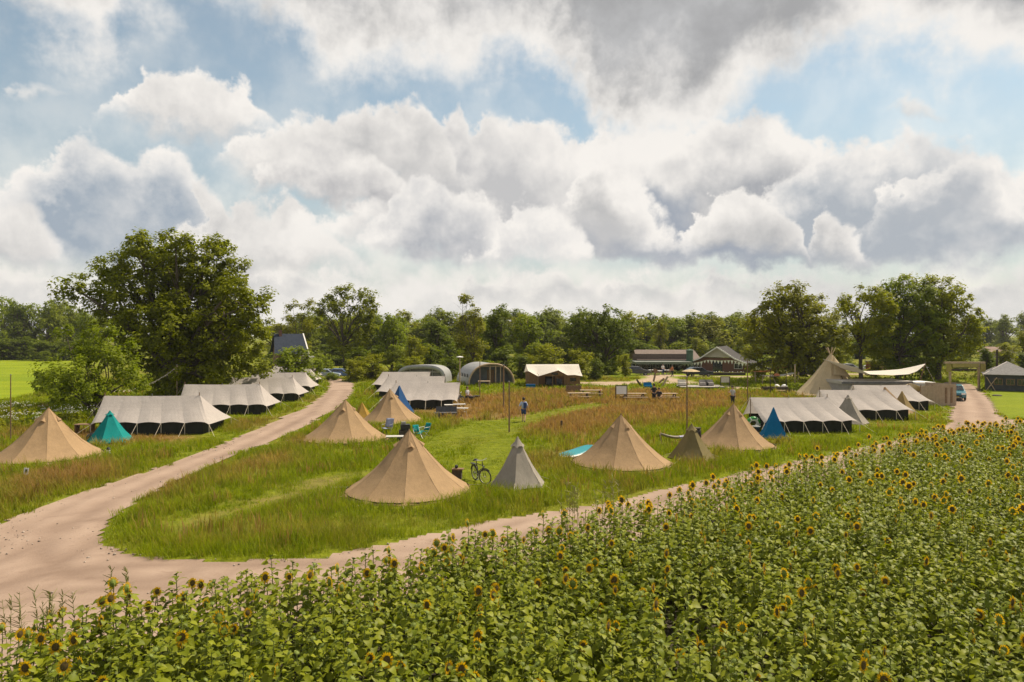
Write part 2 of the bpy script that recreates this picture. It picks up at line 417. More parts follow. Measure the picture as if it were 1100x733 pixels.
# ------------------------------------------------------------------ materials
class NT:
    def __init__(s, name):
        s.m = bpy.data.materials.new(name); s.m.use_nodes = True
        s.nt = s.m.node_tree; s.nt.nodes.clear(); s.N = s.nt.nodes; s.L = s.nt.links
        s.out = s.N.new('ShaderNodeOutputMaterial')
    def set(s, sock, v):
        if isinstance(v, bpy.types.NodeSocket): s.L.new(v, sock)
        elif sock.type == 'RGBA' and len(v) == 3: sock.default_value = (*v, 1)
        else: sock.default_value = v
    def node(s, t, **kw):
        n = s.N.new(t)
        for k, v in kw.items(): setattr(n, k, v)
        return n
    def noise(s, scale=5, detail=4, rough=0.55, vec=None, out='Fac', dist=0.0):
        n = s.N.new('ShaderNodeTexNoise')
        n.inputs['Scale'].default_value = scale; n.inputs['Detail'].default_value = detail
        n.inputs['Roughness'].default_value = rough; n.inputs['Distortion'].default_value = dist
        if vec is not None: s.set(n.inputs['Vector'], vec)
        return n.outputs[out]
    def coord(s, which='Object'):
        return s.N.new('ShaderNodeTexCoord').outputs[which]
    def pos(s): return s.N.new('ShaderNodeNewGeometry').outputs['Position']
    def attr(s, name):
        n = s.N.new('ShaderNodeAttribute'); n.attribute_name = name; return n.outputs['Fac']
    def objrand(s): return s.N.new('ShaderNodeObjectInfo').outputs['Random']
    def island(s): return s.N.new('ShaderNodeNewGeometry').outputs['Random Per Island']
    def math(s, op, a, b=0.0, clamp=False):
        n = s.N.new('ShaderNodeMath'); n.operation = op; n.use_clamp = clamp
        s.set(n.inputs[0], a); s.set(n.inputs[1], b); return n.outputs[0]
    def scale(s, vec, k):
        n = s.N.new('ShaderNodeVectorMath'); n.operation = 'MULTIPLY'
        s.set(n.inputs[0], vec); n.inputs[1].default_value = k; return n.outputs[0]
    def mr(s, v, a, b, c=0.0, d=1.0):
        n = s.N.new('ShaderNodeMapRange'); s.set(n.inputs[0], v)
        for i, q in enumerate((a, b, c, d)): n.inputs[1 + i].default_value = q
        return n.outputs[0]
    def mix(s, f, a, b, blend='MIX'):
        n = s.N.new('ShaderNodeMix'); n.data_type = 'RGBA'; n.blend_type = blend
        s.set(n.inputs[0], f); s.set(n.inputs[6], a); s.set(n.inputs[7], b); return n.outputs[2]
    def bump(s, h, strength=0.3, dist=0.02):
        n = s.N.new('ShaderNodeBump'); n.inputs['Strength'].default_value = strength; n.inputs['Distance'].default_value = dist
        s.set(n.inputs['Height'], h); return n.outputs[0]
    def principled(s, col, rough=0.7, metal=0.0, normal=None, spec=0.5):
        b = s.N.new('ShaderNodeBsdfPrincipled')
        s.set(b.inputs['Base Color'], col); s.set(b.inputs['Roughness'], rough); s.set(b.inputs['Metallic'], metal)
        b.inputs['Specular IOR Level'].default_value = spec
        if normal is not None: s.L.new(normal, b.inputs['Normal'])
        return b.outputs[0]
    def transl(s, col):
        b = s.N.new('ShaderNodeBsdfTranslucent'); s.set(b.inputs['Color'], col); return b.outputs[0]
    def mixs(s, f, a, b):
        n = s.N.new('ShaderNodeMixShader'); s.set(n.inputs[0], f); s.L.new(a, n.inputs[1]); s.L.new(b, n.inputs[2]); return n.outputs[0]
    def done(s, sh): s.L.new(sh, s.out.inputs[0]); return s.m

def plain(name, col, rough=0.7, var=0.18, scale=6.0, metal=0.0, spec=0.4, bump=0.0):
    t = NT(name); co = t.coord()
    n = t.noise(scale, 5, 0.6, co)
    c2 = tuple(max(0, c * (1 - var)) for c in col); c1 = tuple(min(1, c * (1 + var)) for c in col)
    c = t.mix(t.mr(n, 0.3, 0.7), c2, c1)
    nm = t.bump(t.noise(scale * 6, 3, 0.6, co), bump, 0.02) if bump else None
    return t.done(t.principled(c, rough, metal, nm, spec))

def leaf_mat(name, dark, light, yellow=None, trans=0.35, rough=0.5, spec=0.35, tcol=1.6):
    t = NT(name)
    r = t.island(); big = t.noise(0.5, 3, 0.6, t.pos())
    f = t.math('ADD', t.math('MULTIPLY', r, 0.5), t.math('MULTIPLY', big, 0.5), True)
    c = t.mix(f, dark, light)
    if yellow: c = t.mix(t.math('MULTIPLY', t.mr(t.objrand(), 0.0, 1.0), 0.45), c, yellow)
    b = t.principled(c, rough, 0, None, spec)
    tr = t.transl(t.mix(1.0, c, (tcol, tcol * 1.05, tcol * 0.55, 1), 'MULTIPLY'))
    return t.done(t.mixs(trans, b, tr))

def canvas_mat(name, col, trans=0.22, var=0.14, spec=0.15, streak=True):
    t = NT(name); co = t.coord()
    n = t.noise(1.3, 5, 0.6, co); st = t.noise(3.0, 4, 0.6, t.scale(co, (3.0, 3.0, 0.35)))
    f = t.math('ADD', t.math('MULTIPLY', n, 0.55), t.math('MULTIPLY', st, 0.45))
    c = t.mix(t.mr(f, 0.32, 0.68), tuple(c * (1 - var) for c in col), tuple(min(1, c * (1 + var)) for c in col))
    nm = t.bump(t.noise(2.2, 4, 0.6, t.scale(co, (1, 1, 0.4))), 0.55, 0.06)
    b = t.principled(c, 0.85, 0, nm, spec)
    return t.done(t.mixs(trans, b, t.transl(c)))
# ------------------------------------------------------------------ ground, roads
def gp(pts): return [G(x, y) for x, y in pts]
ROAD = gp([(-90, 596), (0, 562), (60, 539), (120, 519), (180, 500), (240, 477), (290, 455), (330, 437), (348, 425), (356, 414), (352, 408.5), (338, 404), (345, 402.5), (366, 407), (380, 413), (377, 425),
           (360, 440), (330, 457), (285, 478), (235, 496), (180, 521), (140, 543), (117, 560), (108, 573), (112, 584), (128, 592), (160, 598), (210, 602), (260, 604), (310, 602),
           (350, 598), (400, 588), (450, 577), (520, 562), (600, 548), (660, 540), (700, 529), (760, 515.5), (830, 501), (900, 487), (960, 474), (1004, 464), (1017, 457),
           (1022, 445), (1023, 434), (1000, 434), (985, 431), (985, 428), (1017, 428), (1018, 418), (1012, 411), (1040, 411), (1052, 419), (1062, 428), (1067, 437), (1073, 446), (1085, 451), (1130, 453), (1300, 452)])
# silhouette of the sunflower field's front row (flower height 1.5 m) seen from the camera
EDGE = [G(x, y, 1.3) for x, y in [(-160, 713), (-60, 688), (0, 670), (50, 653), (100, 638), (200, 620), (300, 606), (400, 593), (500, 570), (600, 551), (700, 533), (800, 506), (900, 483), (1000, 461.5), (1050, 456), (1100, 452), (1300, 446)]]
ROADPOLY = ROAD + [(EDGE[-1][0] + 6, EDGE[-1][1])] + EDGE[::-1] + [(-14, 9), (-30, 12)]
FIELD = EDGE + [(60, 20), (30, 4), (4, 4), (-14, 4)]
LEFTFIELD = gp([(-700, 500), (-200, 452), (-50, 436), (20, 428), (62, 415), (72, 400), (78, 386), (-700, 386)])
LAWN = gp([(1063, 428), (1068, 437), (1075, 446), (1088, 450.5), (1300, 451), (1300, 415), (1062, 415)])
MOWN = [gp([(470, 484), (505, 470), (545, 458), (566, 452), (600, 444), (640, 436)]), gp([(566, 452), (520, 456), (470, 478), (440, 500), (420, 520)]), gp([(505, 520), (520, 500), (540, 462)])]
SAND = [gp([(640, 414), (700, 411), (760, 414), (800, 417.5), (850, 420)]), gp([(610, 412), (690, 411), (715, 403.5), (760, 405), (815, 405)]), gp([(700, 404), (740, 412)]), gp([(812, 405), (850, 403), (900, 402), (960, 403)])]
DIRT = [gp([(205, 560), (250, 549), (300, 535), (330, 524), (360, 514)])]
TENT_SPOTS = [(438, 530, 3.0), (371, 470, 3.0), (419, 452, 3.0), (52, 491, 3.0), (667, 499, 3.0), (788, 480, 3.0), (557, 523, 1.6), (742, 494, 1.7), (831, 472, 1.6), (118, 475, 1.4), (616, 489.5, 1.5), (426, 476, 1.0), (452, 471, .9), (515, 516, .8)]

TANS = [(gp([(452, 436), (500, 428), (560, 419), (700, 418), (800, 425), (802, 440), (760, 446), (720, 452), (690, 462), (640, 474), (600, 468), (566, 464), (520, 455), (470, 462), (455, 452)]), 5.0, 1.0),
        (gp([(465, 470), (500, 462), (530, 470), (520, 480), (480, 482)]), 2.5, 0.75),
        (gp([(170, 520), (240, 497), (300, 478), (345, 462), (360, 470), (340, 492), (300, 508), (220, 520), (160, 536)]), 2.5, 0.65),
        (gp([(250, 575), (300, 560), (420, 552), (440, 560), (330, 580)]), 2.0, 0.15),
        (gp([(0, 520), (60, 505), (110, 500), (130, 512), (60, 530), (0, 548)]), 2.0, 0.85),
        (gp([(240, 462), (300, 444), (340, 425), (345, 430), (300, 452), (240, 473)]), 2.0, 0.6),
        (gp([(560, 500), (610, 478), (640, 480), (600, 505)]), 2.5, 0.5),
        (gp([(0, 470), (100, 478), (200, 480), (230, 470), (200, 462), (100, 468), (0, 460)]), 2.5, 0.8),
        (gp([(745, 500), (800, 490), (850, 480), (850, 474), (780, 484)]), 2.0, 0.6)]
RIDGES = [[(118, 470), (236, 470)], [(205, 449), (294, 449)], [(252, 434), (324, 434)], [(275, 425), (336, 425)], [(415, 443), (490, 443)], [(803, 469), (912, 469)], [(878, 456), (975, 456)], [(916, 444), (995, 444)]]
def ridge_near(x, y):
    d = np.full(np.shape(x), 1e9)
    for a in RIDGES: d = np.minimum(d, dist_poly([G(*q) for q in a], x, y, False))
    return np.clip(1.6 - d * .55, 0, 1)
def dryness(x, y):
    """0 = lush green, 1 = tan seed heads; follows the meadow's own patches"""
    x = np.asarray(x, float); y = np.asarray(y, float)
    n = fbm(x * 0.11, y * 0.16, 3, 4); n2 = fbm(x * 0.5, y * 0.5, 9, 3)
    d = np.zeros(x.shape)
    for poly, soft, amt in TANS:
        q = dist_poly(poly, x, y); q = np.where(inside(poly, x, y), q, -q)
        d = np.maximum(d, np.clip(0.5 + q / soft + (n - 0.5) * 1.6, 0, 1) * amt)
    d = d * (0.75 + 0.5 * n2) + (n - 0.55) * 0.55 + (n2 - 0.5) * 0.6
    d = np.where(y > 92, (n - 0.3) * 0.8, d)
    pw = np.full(x.shape, 1e9)
    for m in MOWN: pw = np.minimum(pw, dist_poly(m, x, y, False))
    d = np.where(pw < 1.6, d * 0.25 - 0.1, d)
    return np.clip(d, 0, 1)
def shortness(x, y):
    """1 = mown"""
    pw = np.full(np.shape(x), 1e9)
    for m in MOWN: pw = np.minimum(pw, dist_poly(m, x, y, False))
    s = np.clip(1.9 - pw, 0, 1)
    s = np.maximum(s, inside(LAWN, x, y) * 1.0)
    for m in DIRT: s = np.maximum(s, np.clip(1.5 - dist_poly(m, x, y, False), 0, 1) * 0.9)
    return s
def bareness(x, y):
    b = np.zeros(np.shape(x))
    for m in DIRT: b = np.maximum(b, np.clip(1.1 - dist_poly(m, x, y, False) + (fbm(x * 1.3, y * 1.3, 5) - 0.5) * 3.0, 0, 1) * 0.85)
    return b

def ground_mat():
    t = NT('meadow_ground'); p = t.pos()
    dry = t.attr('dry'); lush = t.attr('lush'); sand = t.attr('sand')
    n = t.noise(1.6, 6, 0.65, p); n2 = t.noise(9, 4, 0.6, p); n3 = t.noise(0.12, 4, 0.55, p)
    g = t.mix(t.mr(n, 0.3, 0.7), (0.085, 0.115, 0.004), (0.195, 0.220, 0.009))
    d = t.mix(t.mr(n, 0.3, 0.7), (0.130, 0.078, 0.028), (0.260, 0.160, 0.058))
    dd = t.math('ADD', dry, t.math('MULTIPLY', t.math('SUBTRACT', n2, 0.5), 0.6), True)
    c = t.mix(dd, g, d)
    st = t.noise(0.35, 3, 0.5, t.scale(p, (0.06, 1.0, 1.0)))
    l = t.mix(t.mr(t.math('ADD', t.math('MULTIPLY', st, 0.6), t.math('MULTIPLY', n3, 0.5)), 0.35, 0.75), (0.125, 0.190, 0.006), (0.260, 0.300, 0.010))
    c = t.mix(lush, c, l)
    sd = t.mix(t.mr(n, 0.3, 0.7), (0.34, 0.25, 0.18), (0.45, 0.34, 0.25))
    c = t.mix(sand, c, sd)
    nm = t.bump(t.math('ADD', n2, n), 0.7, 0.12)
    return t.done(t.principled(c, 0.95, 0, nm, 0.1))

def build_ground():
    m = ground_mat()
    # one sheet: fine near the camera, coarse out to the horizon
    def axis(lo, hi, f0, f1, step):
        a = list(np.arange(f0, f1 + 0.01, step)); s = step
        b = []; x = f1
        while x < hi: s *= 1.35; x += s; b.append(min(x, hi))
        c = []; x = f0; s = step
        while x > lo: s *= 1.35; x -= s; c.append(max(x, lo))
        return np.array(c[::-1] + a + b)
    xs = axis(-4000, 4000, -60, 70, 0.9); ys = axis(-600, 6000, 2, 125, 0.9)
    X, Y = np.meshgrid(xs, ys, indexing='ij')
    x = X.ravel(); y = Y.ravel()
    z = (fbm(x * 0.25, y * 0.25, 21, 3) - 0.5) * 0.10 * np.clip((200 - np.hypot(x, y)) / 60, 0, 1)
    rd = dist_poly(ROADPOLY, x, y); ins = inside(ROADPOLY, x, y)
    z = np.where(ins, -0.05, np.where(rd < 1.2, z * rd / 1.2 + 0.03 * np.clip(rd, 0, 1), z + 0.03))
    nu, nv = len(xs), len(ys)
    I = np.arange(nu * nv).reshape(nu, nv)
    q = np.stack([I[:-1, :-1], I[1:, :-1], I[1:, 1:], I[:-1, 1:]], -1).reshape(-1, 4)
    dry = dryness(x, y); dry = np.maximum(dry, bareness(x, y) * 0.55)
    lf = inside(LEFTFIELD, x, y) * 1.0; la = inside(LAWN, x, y) * 0.55
    far = np.where((y > 92) & (x > 15) & (y < 118) & (x < 42), 0.45, 0)
    lush = np.maximum(np.maximum(lf, la), far)
    dry = np.where(lush > 0.3, 0, dry)
    sd = np.zeros(x.shape)
    for s in SAND: sd = np.maximum(sd, np.clip(2.0 - dist_poly(s, x, y, False), 0, 1))
    sd = np.maximum(sd, bareness(x, y) * 0.10)
    o = mesh_np('ground', np.stack([x, y, z], -1), q, m, attrs={'dry': ('POINT', dry), 'lush': ('POINT', lush), 'sand': ('POINT', sd)}, smooth=True)
    tag(o, kind='structure')

def road_mat():
    t = NT('gravel_road'); p = t.pos()
    n = t.noise(0.55, 6, 0.6, p); n2 = t.noise(14, 5, 0.7, p); tr = t.attr('track'); n4 = t.noise(2.2, 5, 0.65, p, dist=0.6)
    c = t.mix(t.mr(n, 0.3, 0.7), (0.275, 0.195, 0.146), (0.370, 0.272, 0.208))
    c = t.mix(t.math('MULTIPLY', t.mr(n2, 0.35, 0.75), 0.35), c, (0.40, 0.31, 0.25))
    c = t.mix(t.math('MULTIPLY', t.mr(n4, 0.55, 0.72), 0.55), c, (0.20, 0.135, 0.10))
    c = t.mix(t.math('MULTIPLY', tr, 0.75), c, (0.185, 0.125, 0.092))
    nm = t.bump(t.math('ADD', n2, t.math('MULTIPLY', tr, -1.5)), 0.5, 0.03)
    return t.done(t.principled(c, 0.95, 0, nm, 0.15))

CENTRE = [gp([(-60, 640), (40, 600), (90, 572), (140, 540), (200, 512), (262, 488), (310, 465), (345, 445), (365, 420)]),
          gp([(-40, 650), (60, 625), (150, 618), (230, 618)]) + [( -2.2, 18.2), (1.0, 21.2), (5.5, 25.0), (12.0, 31.5), (22, 40), (33, 45.5), (44, 46)],
          gp([(90, 566), (80, 590), (110, 608), (170, 612)]), gp([(1045, 470), (1045, 445), (1040, 430), (1028, 412)])]
def build_road():
    xs = np.arange(-34, 66, 0.28); ys = np.arange(8, 150, 0.28)
    def sheet(x0, x1, y0, y1, st):
        X, Y = np.meshgrid(np.arange(x0, x1, st), np.arange(y0, y1, st), indexing='ij')
        return X, Y
    V_, Q_, T_ = [], [], []; base = 0
    for (x0, x1, y0, y1, st) in ((-40, 60, 7, 50, 0.25), (-40, 60, 50, 160, 0.5)):
        X, Y = sheet(x0, x1, y0, y1 + st, st)
        cx = X[:-1, :-1] + st / 2; cy_ = Y[:-1, :-1] + st / 2
        jit = (fbm(cx * 1.1, cy_ * 1.1, 31, 3) - 0.5) * 0.9
        ins = inside(ROADPOLY, cx, cy_); d = dist_poly(ROADPOLY, cx, cy_)
        keep = np.where(ins, d + jit > -0.1, d < jit - 0.1) | inside(ROADPOLY, cx, cy_) & (d > 0.6)
        x = X.ravel(); y = Y.ravel()
        w = np.minimum.reduce([np.abs(dist_poly(c, x, y, False) - 0.85) for c in CENTRE])
        trk = np.clip(1 - w / 0.62, 0, 1) * (0.45 + 0.75 * fbm(x * 0.6, y * 0.6, 44, 3))
        w2 = np.minimum.reduce([np.abs(dist_poly(c, x, y, False) - 2.1) for c in CENTRE])
        trk = np.maximum(trk, np.clip(1 - w2 / 0.4, 0, 1) * 0.9 * fbm(x * 0.8, y * 0.8, 45, 3))
        I = np.arange(X.size).reshape(X.shape)
        q = np.stack([I[:-1, :-1], I[1:, :-1], I[1:, 1:], I[:-1, 1:]], -1)[keep]
        z = 0.012 + (fbm(x * 0.5, y * 0.5, 51, 3) - 0.5) * 0.03 - trk * 0.025 + (0 if y0 < 40 else 0.004)
        V_.append(np.stack([x, y, z], -1)); Q_.append(q.reshape(-1, 4) + base); T_.append(trk); base += X.size
    Vv = np.concatenate(V_); Qq = np.concatenate(Q_); Tt = np.concatenate(T_)
    used = np.unique(Qq); remap = np.zeros(len(Vv), np.int64); remap[used] = np.arange(len(used))
    o = mesh_np('road', Vv[used], remap[Qq], road_mat(), attrs={'track': ('POINT', Tt[used])}, smooth=True)
    tag(o, kind='structure')

def blades(pts, h, w, n, lean=0.5, seed=1, keepseg=2):
    """n curved blades around each point: one quad + one triangle-like quad each"""
    r = np.random.default_rng(seed)
    k = len(pts); P = np.repeat(pts, n, 0); hh = np.repeat(h, n) * r.uniform(0.55, 1.15, k * n); ww = np.repeat(w, n) * r.uniform(0.7, 1.3, k * n)
    a = r.uniform(0, 2 * math.pi, k * n); rad = r.uniform(0, 1, k * n) ** 0.5 * 0.22
    P = P + np.stack([np.cos(a * 3.7) * rad, np.sin(a * 3.7) * rad, np.zeros(k * n)], -1)
    ln = r.uniform(0.1, 1.0, k * n) * lean * hh
    d = np.stack([np.cos(a), np.sin(a), np.zeros(k * n)], -1); sd = np.stack([-np.sin(a), np.cos(a), np.zeros(k * n)], -1)
    z = np.array([0, 0, 1.0])
    b0 = P - sd * ww[:, None]; b1 = P + sd * ww[:, None]
    mid = P + d * (ln * 0.35)[:, None] + z * (hh * 0.6)[:, None]
    m0 = mid - sd * (ww * 0.75)[:, None]; m1 = mid + sd * (ww * 0.75)[:, None]
    tip = P + d * ln[:, None] + z * hh[:, None]
    t0 = tip - sd * (ww * 0.12)[:, None]; t1 = tip + sd * (ww * 0.12)[:, None]
    Vv = np.stack([b0, b1, m1, m0, t1, t0], 1).reshape(-1, 3)
    i = np.arange(k * n)[:, None] * 6
    Q = np.concatenate([i + np.array([[0, 1, 2, 3]]), i + np.array([[3, 2, 4, 5]])], 1).reshape(-1, 4)
    return Vv, Q

def grass_mat():
    t = NT('meadow_grass'); dry = t.attr('dry'); r = t.island(); p = t.pos()
    n = t.noise(0.7, 4, 0.6, p)
    f = t.math('ADD', t.math('MULTIPLY', r, 0.55), t.math('MULTIPLY', t.mr(n, 0.3, 0.7), 0.5), True)
    g = t.mix(f, (0.100, 0.155, 0.003), (0.280, 0.328, 0.008))
    d = t.mix(f, (0.200, 0.116, 0.042), (0.420, 0.256, 0.095))
    c = t.mix(dry, g, d)
    b = t.principled(c, 0.7, 0, None, 0.08)
    tr = t.transl(t.mix(1.0, c, (1.3, 1.3, 0.8, 1), 'MULTIPLY'))
    return t.done(t.mixs(0.42, b, tr))

def build_grass():
    r = np.random.default_rng(11)
    m = grass_mat()
    allV, allQ, allD = [], [], []; base = 0
    bands = [  # y0, y1, count per m2, blade width, n, height
        (14, 24, 44, 0.0075, 9, 0.42), (24, 34, 32, 0.0105, 8, 0.44), (34, 50, 17, 0.016, 7, 0.46), (50, 72, 8, 0.027, 6, 0.46), (72, 100, 3.5, 0.045, 6, 0.46)]
    for bi, (y0, y1, den, w, n, h) in enumerate(bands):
        xw = y1 * 0.80 + 2
        N_ = int(2 * xw * (y1 - y0) * den)
        x = r.uniform(-xw, xw, N_); y = r.uniform(y0, y1, N_)
        ok = np.abs(x) < y * 0.79 + 1.5
        x, y = x[ok], y[ok]
        ok = ~inside(LEFTFIELD, x, y) & ~inside(FIELD, x, y) & ~inside(LAWN, x, y)
        x, y = x[ok], y[ok]
        rd = dist_poly(ROADPOLY, x, y); ins = inside(ROADPOLY, x, y)
        edge = 0.25 + (fbm(x * 0.9, y * 0.9, 61, 3) - 0.5) * 1.6
        ok = np.where(ins, rd < -edge, rd > edge * 0.6)
        for s in SAND: ok &= dist_poly(s, x, y, False) > 1.8
        for px, py, rr in TENT_SPOTS:
            a, b = G(px, py); ok &= (np.hypot(x - a, y - b) > rr * 0.86)
        x, y, rd = x[ok], y[ok], rd[ok]
        tall = fbm(x * 0.35, y * 0.35, 71, 3); sh = shortness(x, y); bare = bareness(x, y)
        ok = (r.uniform(0, 1, len(x)) > bare * 0.9) & (tall + r.uniform(-0.18, 0.3, len(x)) > 0.36)
        x, y, rd, tall, sh = x[ok], y[ok], rd[ok], tall[ok], sh[ok]
        hh = h * (0.45 + 1.15 * tall) * (1 - 0.78 * sh) * np.clip(0.45 + rd * 0.45, 0.45, 1.0) * (0.8 + 0.35 * dryness(x, y)) * (1 - 0.62 * ridge_near(x, y))
        P = np.stack([x, y, np.zeros(len(x))], -1)
        Vv, Q = blades(P, hh, np.full(len(x), w), n, 0.95, 100 + bi)
        dr = np.clip(dryness(x, y) + r.normal(0, 0.16, len(x)), 0, 1)
        allV.append(Vv); allQ.append(Q + base); allD.append(np.repeat(dr, n * 6)); base += len(Vv)
    # taller weeds and seed-heads standing over the grass in drifts
    N_ = 60000; x = r.uniform(-45, 45, N_); y = r.uniform(17, 75, N_)
    mk = fbm(x * .22, y * .22, 131, 4); ok = (mk > .60) & (r.uniform(0, 1, N_) < .30) & ~inside(LEFTFIELD, x, y) & ~inside(FIELD, x, y) & ~inside(LAWN, x, y) & (np.abs(x) < y * .79) & (shortness(x, y) < .2) & (ridge_near(x, y) < .1)
    ok &= ~inside(ROADPOLY, x, y) & (dist_poly(ROADPOLY, x, y) > .7)
    for px, py, rr in TENT_SPOTS:
        a, b = G(px, py); ok &= (np.hypot(x - a, y - b) > rr * .95)
    x, y, mk = x[ok], y[ok], mk[ok]; P = np.stack([x, y, np.zeros(len(x))], -1); print('WEEDS', len(x))
    Vv, Q = blades(P, r.uniform(.35, .72, len(x)), .006 + .00042 * y, 7, .55, 300)
    allV.append(Vv); allQ.append(Q + base); allD.append(np.repeat(np.clip(r.normal(.55, .35, len(x)), 0, 1), 7 * 6)); base += len(Vv)
    Vv = np.concatenate(allV); Q = np.concatenate(allQ); D = np.concatenate(allD)
    o = mesh_np('grass', Vv, Q, m, attrs={'dry': ('POINT', D)})
    tag(o, 'tall meadow grass, green and tan, around the tents and along the road', 'grass', kind='stuff')
    print('GRASS blades', len(Q) // 2)
def build_stones():
    r = np.random.default_rng(55); N_ = 26000
    x = r.uniform(-26, 30, N_); y = r.uniform(10, 46, N_)
    d = dist_poly(ROADPOLY, x, y); ins = inside(ROADPOLY, x, y)
    p = np.where(ins, np.clip(1.15 - d / 0.9, 0.06, 1), np.clip(0.5 - d / 0.5, 0, 1))
    p = np.where(np.hypot(x + 16.8, y - 20.6) < 2.2, 1.0, p)
    ok = (r.uniform(0, 1, N_) < p * (fbm(x * .5, y * .5, 81, 3) > .5) ) & ~inside(FIELD, x, y)
    x, y = x[ok], y[ok]; n = len(x); s = r.uniform(0.012, 0.042, n) * (1 + 0.8 * (r.uniform(0, 1, n) > .93))
    base = np.array([(1, 0, 0), (0, 1, 0), (-1, 0, 0), (0, -1, 0), (0, 0, .7), (0, 0, -.7)], float)
    f = np.array([(0, 1, 4), (1, 2, 4), (2, 3, 4), (3, 0, 4), (1, 0, 5), (2, 1, 5), (3, 2, 5), (0, 3, 5)])
    a = r.uniform(0, 6.28, n); Rv = base[None] * s[:, None, None] * r.uniform(.6, 1.3, (n, 6, 1))
    vx = Rv[:, :, 0] * np.cos(a)[:, None] - Rv[:, :, 1] * np.sin(a)[:, None] + x[:, None]; vy = Rv[:, :, 0] * np.sin(a)[:, None] + Rv[:, :, 1] * np.cos(a)[:, None] + y[:, None]
    vz = Rv[:, :, 2] + 0.014
    t = NT('loose_stone'); c = t.mix(t.island(), (.17, .13, .10), (.44, .37, .31)); m = t.done(t.principled(c, .9, 0, None, .2))
    o = mesh_np('gravel', np.stack([vx, vy, vz], -1).reshape(-1, 3), (np.arange(n)[:, None, None] * 6 + f[None]).reshape(-1, 3), m)
    tag(o, 'loose stones scattered along the edges of the gravel road', 'gravel', kind='stuff')
build_ground(); build_road(); build_grass(); build_stones()
# ------------------------------------------------------------------ trees
BARK = plain('bark', (0.085, 0.066, 0.048), 0.9, 0.35, 5, bump=0.8)
L_OAK = leaf_mat('oak_leaves', (0.066, 0.082, 0.003), (0.270, 0.285, 0.010), None, 0.40, 0.6, 0.12)
L_MID = leaf_mat('mixed_leaves', (0.068, 0.096, 0.004), (0.255, 0.300, 0.014), None, 0.40, 0.6, 0.12)
L_DARK = leaf_mat('dark_leaves', (0.052, 0.075, 0.004), (0.165, 0.200, 0.012), None, 0.38, 0.6, 0.12)
L_LIGHT = leaf_mat('light_leaves', (0.110, 0.132, 0.004), (0.310, 0.300, 0.010), None, 0.42, 0.6, 0.12)
L_BIRCH = leaf_mat('birch_leaves', (0.085, 0.088, 0.006), (0.290, 0.285, 0.018), None, 0.40, 0.6, 0.12)
L_FAR = leaf_mat('far_leaves', (0.095, 0.122, 0.008), (0.250, 0.275, 0.020), None, 0.38, 0.6, 0.12)

def leaf_cloud(lobes, dens, leaf, seed, clump=0.8, per=26, flat=0.75, inner=0.35):
    """leaf-sized quads in clumps spread through the lobes (cx, cy, cz, rx, ry, rz)"""
    r = np.random.default_rng(seed)
    C, CR, OUT = [], [], []
    for (cx, cy_, cz, rx, ry, rz) in lobes:
        n = max(3, int(dens * (rx * ry + rx * rz + ry * rz) / 3 / (clump * clump)))
        d = r.normal(size=(n, 3)); d /= np.linalg.norm(d, axis=1)[:, None]
        rad = inner + (1.02 - inner) * r.uniform(0, 1, n) ** 0.45
        bump = 1 + 0.22 * np.sin(d[:, 0] * 5 + seed + cx) * np.cos(d[:, 2] * 6 + cy_ * 2) + r.normal(0, 0.07, n)
        C.append(np.array([cx, cy_, cz]) + d * (rad * bump)[:, None] * np.array([rx, ry, rz])); CR.append(clump * r.uniform(0.55, 1.35, n)); OUT.append(d)
    C = np.concatenate(C); CR = np.concatenate(CR); OUT = np.concatenate(OUT)
    k = len(C)
    P = np.repeat(C, per, 0); R = np.repeat(CR, per); O = np.repeat(OUT, per, 0); m = len(P)
    d = r.normal(size=(m, 3)); d /= np.linalg.norm(d, axis=1)[:, None]
    off = d * (R * r.uniform(0.1, 1.0, m) ** 0.6)[:, None]; off[:, 2] *= flat
    P = P + off - np.array([0, 0, 1]) * (0.10 * R * (np.linalg.norm(off[:, :2], axis=1) / R))[:, None]
    nrm = O * 0.5 + d * 0.4 + np.array([0, 0, 0.75]) + r.normal(0, 0.36, (m, 3)); nrm /= np.linalg.norm(nrm, axis=1)[:, None]
    a = r.normal(size=(m, 3)); a -= nrm * (a * nrm).sum(1)[:, None]; a /= np.linalg.norm(a, axis=1)[:, None]
    b = np.cross(nrm, a); s = leaf * r.uniform(0.6, 1.35, m)
    a *= s[:, None]; b *= (s * 0.62)[:, None]
    bend = nrm * (s * 0.25)[:, None]
    Vv = np.stack([P - a - bend, P - b, P + a - bend, P + b], 1).reshape(-1, 3)
    Q = np.arange(m * 4).reshape(-1, 4)
    return Vv, Q, C

